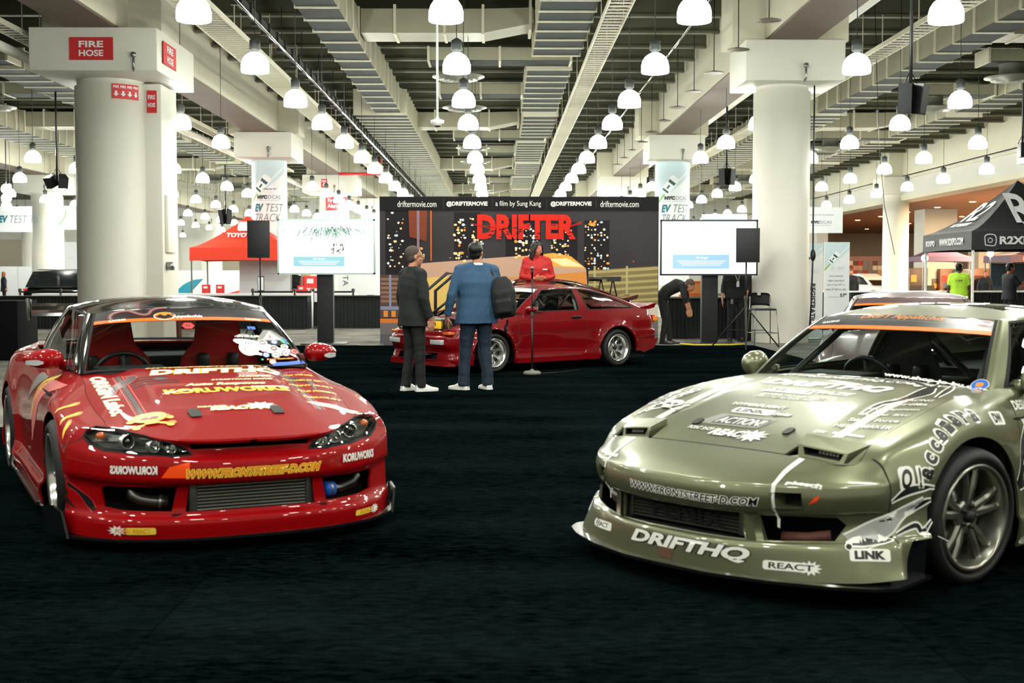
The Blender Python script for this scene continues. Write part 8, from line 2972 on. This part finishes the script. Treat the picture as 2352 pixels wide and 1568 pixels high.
insta = (lambda a, b: (a[0] + [(p[0], p[1], 0) for p in b[0]], a[1] + [tuple(i + len(a[0]) for i in f) for f in b[1]]))(ribbon([(-.1, -.1), (.1, -.1), (.1, .1), (-.1, .1), (-.1, -.1)], .02), ribbon([(.045 * math.cos(t), .045 * math.sin(t)) for t in np.linspace(0, 2 * PI, 12)], .015))
tent(11.35, 28.6, 3.1, 3.1, 1.95, 2.34, 3.50, tblk, 'black pop-up tent lettered R2XPO at the right edge', whitem,
     [('R2XPO', 'front', -.55, 2.15, .85, .17, tw_, dict(bold=.04)), (insta, 'front', -1.17, 2.15, 0, 0, tw_, {}), ('WWW.R2XPO.COM', 'left', -.35, 2.15, 1.5, .16, tw_, dict(bold=.05)), ('R2XPO', 'left', 1.0, 2.14, .6, .13, tw_, dict(bold=.05)),
      (big_r(), 'roof_front', .0, .52, 0, 0, tw_, {}), ('RACING', 'roof_front', .0, .22, .7, .08, tw_, dict(bold=.05)), (fit_text('R2', .9, .35, bold=.02), 'roof_left', .1, .5, 0, 0, tw_, {}), ('MOTORSPORT', 'roof_left', .1, .24, 1.1, .08, tw_, dict(bold=.05))])
tent(23.2, 55, 4.4, 3.0, 2.0, 2.3, 3.1, mat('tent_plum', (84, 58, 74), .7), 'plum-coloured tent lettered DOCCS in the side hall', steelm,
     [('DOCCS', 'front', -1.3, 2.15, .8, .18, mat('doccs_orange', (226, 110, 60), .6), dict(bold=.05))])
tent(21.9, 64.9, 2.4, 2.2, 2.15, 2.4, 3.1, mat('tent_purple', (92, 70, 96), .7), 'small purple tent in the side hall behind the black tent', steelm)
tag(MB().box((21.2, 56.3, .2), (25.2, 56.35, 2.0), mat('curtain_blue', (24, 44, 58), .8)).build('blue_curtain'), 'dark blue curtain under the plum-coloured tent', 'curtain')
# ---- tables on the right
def art_none(add, w, h):
 pass
drape_run(9.2, 13.8, 34.0, 1.0, 'black draped table with a white top behind the black tent', top_m=whitem, seed=6)
drape_run(7.3, 9.15, 34.4, 1.0, 'black draped table with a white top behind the white banners', top_m=whitem, seed=7)
drape_run(13.9, 18.5, 36.0, .98, 'black draped table with a white top at the right edge', top_m=whitem, seed=8)
drape_run(3.75, 5.4, 28.9, .93, 'black draped table behind the right screen pylon', seed=9, top_m=mat('table_grey', (120, 122, 122), .5))
tag(MB().box((4.2, 28.95, .957), (4.55, 29.2, 1.30), mat('carton_orange', (240, 120, 40), .5)).box((4.24, 28.94, 1.02), (4.51, 28.95, 1.24), mat('carton_orange_light', (246, 160, 90), .5)).build('orange_carton'), 'orange carton on the draped table behind the right screen', 'box')
tag(MB().box((4.0, 28.95, .957), (4.12, 29.1, 1.0), MATS['carton_orange']).build('orange_packet'), 'small orange packet left of the orange carton', 'box')
tag(MB().box((5.22, 28.3, .0), (5.5, 28.9, 1.45), mat('rack_black', (12, 12, 13), .7), bev=.01).build('equipment_case'), 'tall black case between the standing worker and the big right column', 'case')
tag(MB().tube([(3.72, 26.75, .02), (3.95, 26.3, .02), (4.7, 26.35, .02), (5.0, 26.6, .02)], .018, mat('cable_yellow', (222, 206, 40), .5), 6).build('yellow_cable'), 'yellow cable lying at the foot of the right screen pylon', 'cable')
mb = MB()
mb.tube([(6.66, 27.72, 7.4), (6.655, 27.7, 4.0), (6.66, 27.7, 1.9), (6.64, 27.7, .9), (6.60, 27.68, .30)], .018, blackm, 6)
mb.ball((6.66, 27.69, 1.85), .06, blackm, 10, sc=(1, 1, 2.2))
tag(mb.build('hanging_cable'), 'black cable with a lumpy plug hanging down the edge of the big right column', 'cable')
tag(MB().tube([(8.55, 30, 7.9), (8.7, 30, 4.4), (8.85, 30, 3.0), (9.1, 30, 1.9)], .008, blackm, 5).build('hanging_cable'), 'thin black cable hanging between the white sign and the black tent', 'cable')
# ---- bar stool
ch = empty('bar_stool', 'tall black-seated bar stool with steel legs beside the big right column', 'chair', (5.42, 26.75, .007), .12)
cb = MB()
bm = bmesh.new()
U = np.linspace(-1, 1, 13)
W_ = np.linspace(0, 1, 6)
bv = [[bm.verts.new((.235 * u * (1 - .10 * abs(u) ** 3 * (w_ - .5) ** 2 * 4), .20 - .05 * (1 - u * u) * -1 + .03 * w_, .80 + .26 * w_ - .03 * abs(u) ** 4)) for u in U] for w_ in W_]
for i in range(5):
 for j in range(12):
  if not (i == 4 and 5 <= j <= 6):
   bm.faces.new((bv[i][j], bv[i][j + 1], bv[i + 1][j + 1], bv[i + 1][j]))
bmesh.ops.solidify(bm, geom=list(bm.faces), thickness=.02)
cb.bm(bm, mat('stool_black', (26, 28, 30), .5), True)
cb.build('backrest', ch)
cb = MB()
cb.box((-.22, -.22, .70), (.22, .20, .74), MATS['stool_black'], bev=.015)
cb.build('seat', ch)
for sx in (-1, 1):
 cb = MB()
 cb.tube([(sx * .26, .30, .0), (sx * .22, .20, .70), (sx * .21, .21, .98)], .011, steelm, 8)
 cb.build('leg', ch)
 cb = MB()
 cb.tube([(sx * .26, -.26, .0), (sx * .22, -.19, .70)], .011, steelm, 8)
 cb.build('leg', ch)
cb = MB()
for (a, b) in (((-.245, -.235, .24), (.245, -.235, .24)), ((-.245, .26, .24), (.245, .26, .24)), ((-.245, -.235, .24), (-.245, .26, .24)), ((.245, -.235, .24), (.245, .26, .24))):
 cb.tube([a, b], .009, steelm, 6)
cb.build('footrest', ch)
ch2 = empty('folding_chair', 'black chair back showing behind the mauve coupe', 'chair', (6.25, 20.8, 0), .3)
cb = MB()
cb.box((-.24, .18, .78), (.24, .21, 1.06), MATS['stool_black'], bev=.012)
cb.build('backrest', ch2)
cb = MB()
cb.box((-.22, -.22, .62), (.22, .18, .65), MATS['stool_black'], bev=.01)
cb.build('seat', ch2)
for sx in (-1, 1):
 for y0 in (-.2, .2):
  cb = MB()
  cb.tube([(sx * .22, y0, 0), (sx * .22, y0, .95 if y0 > 0 else .63)], .012, steelm, 6)
  cb.build('leg', ch2)
# ---- loudspeakers and cameras hung from the ceiling
def hung(x, y, z0, z1, w, label, tilt=.3, rz=0.0, ztop=7.9, pair=True):
 e = empty('hanging_loudspeaker', label, 'speaker', (x, y, 0), rz)
 b = MB()
 zc = (z0 + z1) / 2
 h = (z1 - z0) / 2
 for q in ((-1, 1) if pair else (0,)):
  M = Matrix.Translation((q * w * .27, 0, zc)) @ Matrix.Rotation(.5 * q, 4, 'Z') @ Matrix.Rotation(tilt, 4, 'X')
  b.prism([(-w * .24, -.14), (w * .24, -.14), (w * .16, .14), (-w * .16, .14)], -h, h, blackm, M)
  b.box((-w * .22, -.15, -h * .92), (w * .22, -.14, h * .92), mat('speaker_grille', (22, 24, 27), .55), M)
 b.build('cabinet', e)
 p = MB()
 p.tube([(0, 0, zc), (0, 0, ztop)], .03, blackm, 8)
 p.tube([(-w * .3, 0, z1 - .02), (0, 0, z1 + .22), (w * .3, 0, z1 - .02)], .012, blackm, 6)
 p.build('pole', e)
 return e
hung(6.9, 22.0, 4.12, 4.62, .46, 'big pair of black loudspeakers hung from a pole, upper right', .15, .3)
hung(-12.75, 38.0, 3.98, 4.32, .58, 'pair of black loudspeakers hung from a rod, far left', .5)
hung(7.3, 42.0, 4.34, 4.86, .42, 'black loudspeakers hung left of the big right column', .1)
hung(13.6, 34.0, 4.5, 4.87, .40, 'black box hung at the right edge of the picture', .0, pair=False)
hung(-12.9, 62.0, 3.9, 4.6, .5, 'small black loudspeakers hung above the orange-red tent', .2)
cm = empty('security_camera', 'white dome security camera on a white pole under the ceiling', 'camera', (-1.12, 24.0, 0))
b = MB()
b.lathe([(0, 4.13), (.07, 4.14), (.09, 4.17), (.12, 4.19), (.125, 4.24), (.03, 4.27), (.03, 4.3)], whitem, 20)
b.build('housing', cm)
b = MB()
b.lathe([(0, 4.115), (.05, 4.12), (.085, 4.165)], blackm, 16)
b.build('lens_dome', cm)
b = MB()
b.tube([(0, 0, 4.27), (0, 0, 7.9)], .022, whitem, 8)
b.build('pole', cm)
for i, (x, y, z) in enumerate(((-20.2, 54, 5.0), (-20.2, 54, 4.62), (-20.2, 54, 4.3))):
 tag(MB().ball((x, y, z), .2, lampm, 14).build('globe_light'), ('top', 'middle', 'bottom')[i] + ' globe of the stack of lights at the far left', 'light', 'stacked globe lights')
tag(MB().tube([(-20.2, 54, 4.2), (-20.2, 54, 7.9)], .02, darkm, 6).build('globe_light_rod'), 'rod carrying the stacked globe lights at the far left', 'rod')
# ---- cars in the distance
def far_car(label, X, Y, rz, m, L=4.6, W=1.85, Hh=1.5, kind='suv', roof_m=None):
 e = empty('car' if kind != 'suv' else 'sport_utility_vehicle', label, 'car', (X, Y, 0), rz)
 k = Hh / 1.75
 if kind == 'suv':
  body = [(-.5, .30), (-.495, .62), (-.47, .86), (-.24, .98), (.30, .98), (.47, .98), (.50, .80), (.50, .32)]
  gh = [(-.25, .97), (-.13, 1.62), (-.05, 1.70), (.25, 1.72), (.42, 1.66), (.485, .97)]
 else:
  body = [(-.5, .28), (-.5, .60), (-.44, .78), (-.24, .98), (.30, 1.0), (.46, 1.06), (.50, .85), (.49, .30)]
  gh = [(-.27, .95), (-.08, 1.52), (.05, 1.70), (.18, 1.66), (.40, 1.25), (.46, 1.02)]
 b = MB()
 ws = [(0, .94), (.35, 1.0), (.75, 1.0), (1.0, .92)]
 secs = []
 n = len(body)
 vs = []
 for q in (-1, 1):
  for (u, z) in body:
   wf = .90 if z > .9 else 1.0
   wf *= .86 if abs(u) > .46 else 1.0
   vs.append((u * L, q * W / 2 * wf, z * k))
 fs = [tuple(range(n)), tuple(range(2 * n - 1, n - 1, -1))] + [(i, (i + 1) % n, n + (i + 1) % n, n + i) for i in range(n)]
 b.add(vs, fs, m)
 bm = bmesh.new()
 bv = [bm.verts.new(p) for p in b.v]
 for f in b.f:
  bm.faces.new([bv[i] for i in f])
 bmesh.ops.triangulate(bm, faces=[f for f in bm.faces if len(f.verts) > 4])
 bmesh.ops.recalc_face_normals(bm, faces=bm.faces)
 bmesh.ops.bevel(bm, geom=[e_ for e_ in bm.edges if len(e_.link_faces) == 2 and e_.calc_face_angle(0) > .4], offset=.06, segments=2, affect='EDGES')
 b2 = MB()
 b2.bm(bm, m, True)
 o = b2.build('body_shell', e)
 g = MB()
 n = len(gh)
 vs = []
 for q in (-1, 1):
  for (u, z) in gh:
   wf = .90 if z < 1.1 else .74
   vs.append((u * L, q * W / 2 * wf, z * k))
 fs = [tuple(range(n)), tuple(range(2 * n - 1, n - 1, -1))] + [(i, (i + 1) % n, n + (i + 1) % n, n + i) for i in range(n)]
 g.add(vs, fs, roof_m or m)
 g.build('cabin_roof', e)
 w = MB()
 def side_pt(u, z, q):
  t = (z - .98) / (1.7 - .98)
  return (u * L, q * (W / 2 * (.90 + (.74 - .90) * max(0, min(1, t))) + .012), z * k)
 gl = mat('far_glass', (18, 22, 24), .06, coat=.6)
 for q in (-1, 1):
  if kind == 'suv':
   quads = [[(-.20, 1.02), (-.12, 1.52), (-.01, 1.58), (-.01, 1.02)], [(.01, 1.02), (.01, 1.58), (.2, 1.60), (.2, 1.02)], [(.22, 1.02), (.22, 1.60), (.38, 1.56), (.45, 1.02)]]
  else:
   quads = [[(-.21, 1.02), (-.07, 1.46), (.04, 1.58), (.04, 1.05)], [(.06, 1.05), (.06, 1.58), (.17, 1.55), (.33, 1.22), (.30, 1.08)]]
  for P in quads:
   w.add([side_pt(u, z, q) for u, z in P], [tuple(range(len(P)))], gl)
 f0, f1 = gh[0], gh[1]
 w.add([(f0[0] * L * .97 - .02, q * W * .38, f0[1] * k + .04) for q in (-1, 1)] + [(f1[0] * L - .02, q * W * .33, f1[1] * k - .03) for q in (1, -1)], [(0, 1, 2, 3)], gl)
 r0, r1 = gh[-1], gh[-2]
 w.add([(r0[0] * L + .015, q * W * .38, r0[1] * k + .05) for q in (-1, 1)] + [(r1[0] * L + .02, q * W * .33, r1[1] * k - .05) for q in (1, -1)], [(0, 1, 2, 3)], gl)
 w.build('windows', e)
 for ax in (-.31, .31):
  for q in (-1, 1):
   t = MB()
   M = Matrix.Translation((ax * L, q * (W / 2 - .11), .33)) @ Matrix.Rotation(-PI / 2 * q, 4, 'X')
   t.lathe([(.22, -.1), (.33, -.1), (.335, .0), (.33, .115), (.23, .12), (.22, .09), (.08, .06), (0, .06)], rubber, 24, M)
   t.lathe([(.225, .125), (.20, .10), (.06, .11), (0, .11)], silverm, 20, M)
   t.build('wheel', e)
 l = MB()
 for q in (-1, 1):
  l.box((-.5 * L - .01, q * W * .36 - .2, .66 * k), (-.47 * L, q * W * .36 + .12, .76 * k), mat('far_lamp', (220, 224, 224), .1, coat=1), bev=.01)
 l.build('head_lamps', e)
 l = MB()
 for q in (-1, 1):
  l.box((.47 * L, q * W * .36 - .2, .84 * k), (.5 * L + .015, q * W * .36 + .12, .93 * k), red_s, bev=.01)
 l.build('tail_lamps', e)
 if kind == 'suv':
  r = MB()
  for q in (-1, 1):
   r.tube([(-.1 * L, q * W * .33, 1.72 * k + .04), (.38 * L, q * W * .33, 1.70 * k + .04)], .02, steelm, 6)
  r.build('roof_rails', e)
 return e
far_car('black sport utility vehicle behind the barrier at the far left', -18.2, 57.5, PI + .3, S15_roof, 4.9, 1.95, 1.72)
fred = mat('far_red_paint', (214, 36, 26), .2, coat=1)
far_car('red hatchback with a black roof under the orange-red tent, left of the white wall', -9.0, 52.0, .25, fred, 4.5, 1.8, 1.62, 'sedan', S15_roof)
far_car('white car in the warm side hall between the columns', 21.6, 76.0, PI / 2 + .4, whitem, 4.4, 1.8, 1.65, 'sedan')
for i, (x, y, c) in enumerate(((21.9, 60.0, (60, 34, 30)), (24.6, 67.5, (34, 34, 40)))):
 far_car(('dark brown', 'black', 'copper coloured')[i] + ' car in the side hall beyond the black tent', x, y, .2 + .3 * i, mat('far_paint_%s' % ('brown', 'black', 'copper')[i], c, .2, coat=1), 4.3, 1.8, 1.5, 'sedan')
def art_quilt(add, w, h):
 r = random.Random(4)
 cs = [mat('quilt_%s' % n, c, .7) for n, c in (('red', (178, 56, 44)), ('tan', (196, 150, 110)), ('grey', (130, 120, 116)), ('cream', (220, 200, 170)), ('brown', (110, 64, 46)))]
 for i in range(9):
  for j in range(5):
   add(mv(rect(w / 10, h / 6.5), -w * .43 + i * w / 9.2, -h * .40 + j * h / 6), r.choice(cs))
flat_banner('booth_hanging', 21.6, 24.4, 82, .9, 2.7, 'patchwork printed hanging at a booth in the warm side hall', art_quilt, m=mat('quilt_base', (150, 110, 96), .7))
mb = MB()
mb.box((20.9, 70, .0), (23.4, 70.6, .95), mat('booth_dark', (30, 22, 20), .7))
tag(mb.build('booth_counter'), 'dark booth counter in the side hall', 'counter')
rb = random.Random(21)
for i in range(14):
 x, y = 21.0 + rb.random() * 6.5, (63.2 if i % 2 else 71.5) + rb.random() * 1.0
 h_ = rb.uniform(1.0, 1.9)
 tag(MB().box((x, y, 0), (x + rb.uniform(.5, 1.2), y + .5, h_), mat('booth_stock_%d' % (i % 4), [(66, 40, 30), (30, 28, 32), (120, 74, 44), (52, 52, 60)][i % 4], .5), bev=.02).box((x + .1, y - .02, h_ * .6), (x + .4, y, h_ * .8), (ora, wht, red_s, silverm)[i % 4]).build('display_rack'),
  'dark booth rack in the side hall, %s bright item, %s of its row' % (('orange', 'white', 'red', 'silver')[i % 4], ordw(i)), 'display rack', 'booth racks of the side hall')
mb = MB()
mb.ball((17.9, 47.5, 2.25), .12, mat('flood_lamp', (240, 246, 255), .3, emit=60, ecol=(225, 238, 255)), 10)
mb.tube([(17.9, 47.5, 0), (17.9, 47.5, 2.2)], .025, darkm, 6)
tag(mb.build('work_light'), 'bright white work light on a stand left of the tent post', 'light')
mb = MB()
mb.ball((12.6, 38.6, 1.95), .10, MATS['flood_lamp'], 10)
mb.tube([(12.6, 38.6, 0), (12.6, 38.6, 1.9)], .025, darkm, 6)
tag(mb.build('work_light'), 'bright white work light just right of the tent post', 'light')
mb = MB()
for i in range(3):
 mb.box((-31.5 + 2.2 * i, 80, 0), (-29.35 + 2.2 * i, 80.1, 2.05), bwhite)
tag(mb.build('white_partition'), 'white three-panel partition far behind at the left edge', 'partition')
tag(MB().box((-24.0, 96, .0), (-18.2, 97, 1.9), bwhite).build('white_stall'), 'white stall far behind the big left column', 'stall')
mb = MB()
n = 12
mb.add([(-12.6, 50, 0)] + [(-12.6 + 1.25 * (1 - math.cos(PI / 2 * i / n)), 50, 1.32 * math.sin(PI / 2 * i / n)) for i in range(n + 1)] + [(-11.35, 50, 0)], [tuple(range(n + 3))], teal)
me_ = mb
mb = MB()
mb.prism([(-12.6, 0)] + [(-12.6 + 1.25 * (1 - math.cos(PI / 2 * i / n)), 1.32 * math.sin(PI / 2 * i / n)) for i in range(n + 1)], 50, 50.3, mat('arch_blue', (40, 160, 190), .5), axis='y')
tag(mb.build('blue_arch_panel'), 'blue curved panel left of the red hatchback under the tent', 'panel')
for i, (x, y) in enumerate(((-13.2, 56), (-17.8, 90), (-9.9, 47))):
 tag(MB().lathe([(.2, 0), (.2, .03), (.14, .04), (.03, .7), (0, .7)], MATS['carton_orange'], 14, Matrix.Translation((x, y, 0))).box((x - .2, y - .2, 0), (x + .2, y + .2, .03), MATS['carton_orange']).lathe([(.105, .25), (.075, .42)], whitem, 14, Matrix.Translation((x, y, 0))).build('traffic_cone'),
  ('orange traffic cone left of the blue curved panel', 'orange traffic cone far back beside the white stall', 'orange traffic cone in front of the red hatchback')[i], 'cone')
# ---- people in the background
dk = mat('black_workwear', (17, 20, 23), .85)
p4, *_ = person('worker in black bending over the table, right of the backdrop', (3.50, 27.0, 0), -PI / 2 - .25, 1.76,
    dict(pelvis=(0, -.12, .97), waist=(0, -.02, 1.10), chest=(0, .20, 1.22), neck=(0, .36, 1.25), head=(0, .44, 1.20), sh_r=(.18, .30, 1.22), sh_l=(-.18, .30, 1.22), el_r=(.22, .36, .95), wr_r=(.15, .42, .72), el_l=(-.22, .36, .95), wr_l=(-.16, .44, .72),
                     hip_r=(.09, -.12, .93), hip_l=(-.09, -.12, .93), kn_r=(.10, -.05, .5), kn_l=(-.11, -.02, .5), an_r=(.10, -.1, .09), toe_r=(.12, .1, .03), an_l=(-.12, .02, .09), toe_l=(-.12, .2, .03), nod=-.5), tan_skin,
    outfit(hair='short', hair_m=hair_grey, top_m=dk, leg_m=dk, shoe_m=blackm, fit=1.1, sleeve=.72, top_name='shirt'), .016)
p5, *_ = person('worker in black with a badge, face hidden by the right screen', (5.08, 28.0, 0), PI + .1, 1.80,
    dict(w=1.1, el_l=(-.27, .02, 1.14), wr_l=(-.19, .15, .98), wr_r=(.30, .06, .88)), tan_skin,
    outfit(hair='short', hair_m=hair_blk, top_m=dk, leg_m=dk, shoe_m=blackm, fit=1.14, sleeve=.75, hem=.90, top_name='shirt'), .016)
t = MB()
t.box((-.03, .165, 1.18), (.03, .17, 1.30), whitem)
t.tube([(-.07, .10, 1.50), (-.01, .17, 1.3), (.0, .17, 1.3), (.07, .10, 1.50)], .006, wht, 5)
t.box((.10, .15, .82), (.15, .16, .92), silverm)
t.build('badge', p5)
p6, *_ = person('man in a lime green T-shirt and black cap, back turned, under the black tent', (11.62, 32.9, 0), -.35, 1.74, dict(w=1.12, yaw=-.6, wr_r=(.27, .05, .86)), mat('skin_deep', (92, 56, 42), .55),
    outfit(hair='short', hair_m=hair_blk, top_m=mat('lime_shirt', (184, 232, 60), .7), leg_m=dk, shoe_m=blackm, fit=1.16, sleeve=.42, hem=.86, top_name='shirt'), .016)
t = MB()
add_text(t, 'crew', .18, .05, blackm, facing(0, -.175, 1.30))
t.build('shirt_print', p6, fix=False)
p7, *_ = person('man in a dark T-shirt holding up a phone at the right edge', (12.15, 31.0, 0), -PI / 2 + .2, 1.72, dict(w=1.05, el_r=(.24, .16, 1.18), wr_r=(.18, .42, 1.24), el_l=(-.22, .18, 1.18), wr_l=(-.1, .42, 1.26), hd_r=(0, 1, .2), hd_l=(0, 1, .2), nod=-.1), mat('skin_ruddy', (196, 112, 84), .55),
    outfit(hair='short', hair_m=hair_blk, top_m=mat('dark_navy_shirt', (16, 20, 28), .8), leg_m=dk, shoe_m=blackm, fit=1.14, sleeve=.42, hem=.86, top_name='shirt'), .016)
tag(MB().box((12.60, 31.0, 1.24), (12.68, 31.02, 1.40), blackm, bev=.004).build('mobile_phone'), 'mobile phone held up by the man at the right edge', 'phone')
p8, *_ = person('woman in a dark coat with long light brown hair, far left edge', (-24.9, 66.0, 0), -1.0, 1.66, {}, mat('skin_ruddy', (196, 112, 84), .55),
    outfit(hair='long', hair_m=mat('hair_light_brown', (150, 100, 60), .6), top_m=mat('navy_coat', (20, 26, 40), .8), leg_m=dk, shoe_m=blackm, fit=1.2, hem=.70, top_name='coat'), .022)
p9, *_ = person('woman in red with long blond hair behind the notice board', (-6.75, 46.0, 0), .6, 1.66, {}, mat('skin_ruddy', (196, 112, 84), .55),
    outfit(hair='long', hair_m=mat('hair_blond', (200, 150, 90), .6), top_m=mat('red_top', (176, 30, 34), .8), leg_m=dk, shoe_m=blackm, fit=1.1, top_name='shirt'), .022)
p10, *_ = person('seated-height man in a dark jacket behind the booth table, right of the lime shirt', (16.8, 45.0, 0), PI, 1.60, {}, mat('skin_ruddy', (196, 112, 84), .55),
                 outfit(hair='balding', hair_m=hair_grey, top_m=mat('dark_navy_shirt', (16, 20, 28), .8), leg_m=dk, shoe_m=blackm, fit=1.15), .022)
p11, *_ = person('man in dark clothes beside the white car in the side hall', (13.5, 50.0, 0), PI - .3, 1.70, {}, tan_skin,
                 outfit(hair='short', hair_m=hair_blk, top_m=dk, leg_m=dk, shoe_m=blackm, fit=1.15), .022)
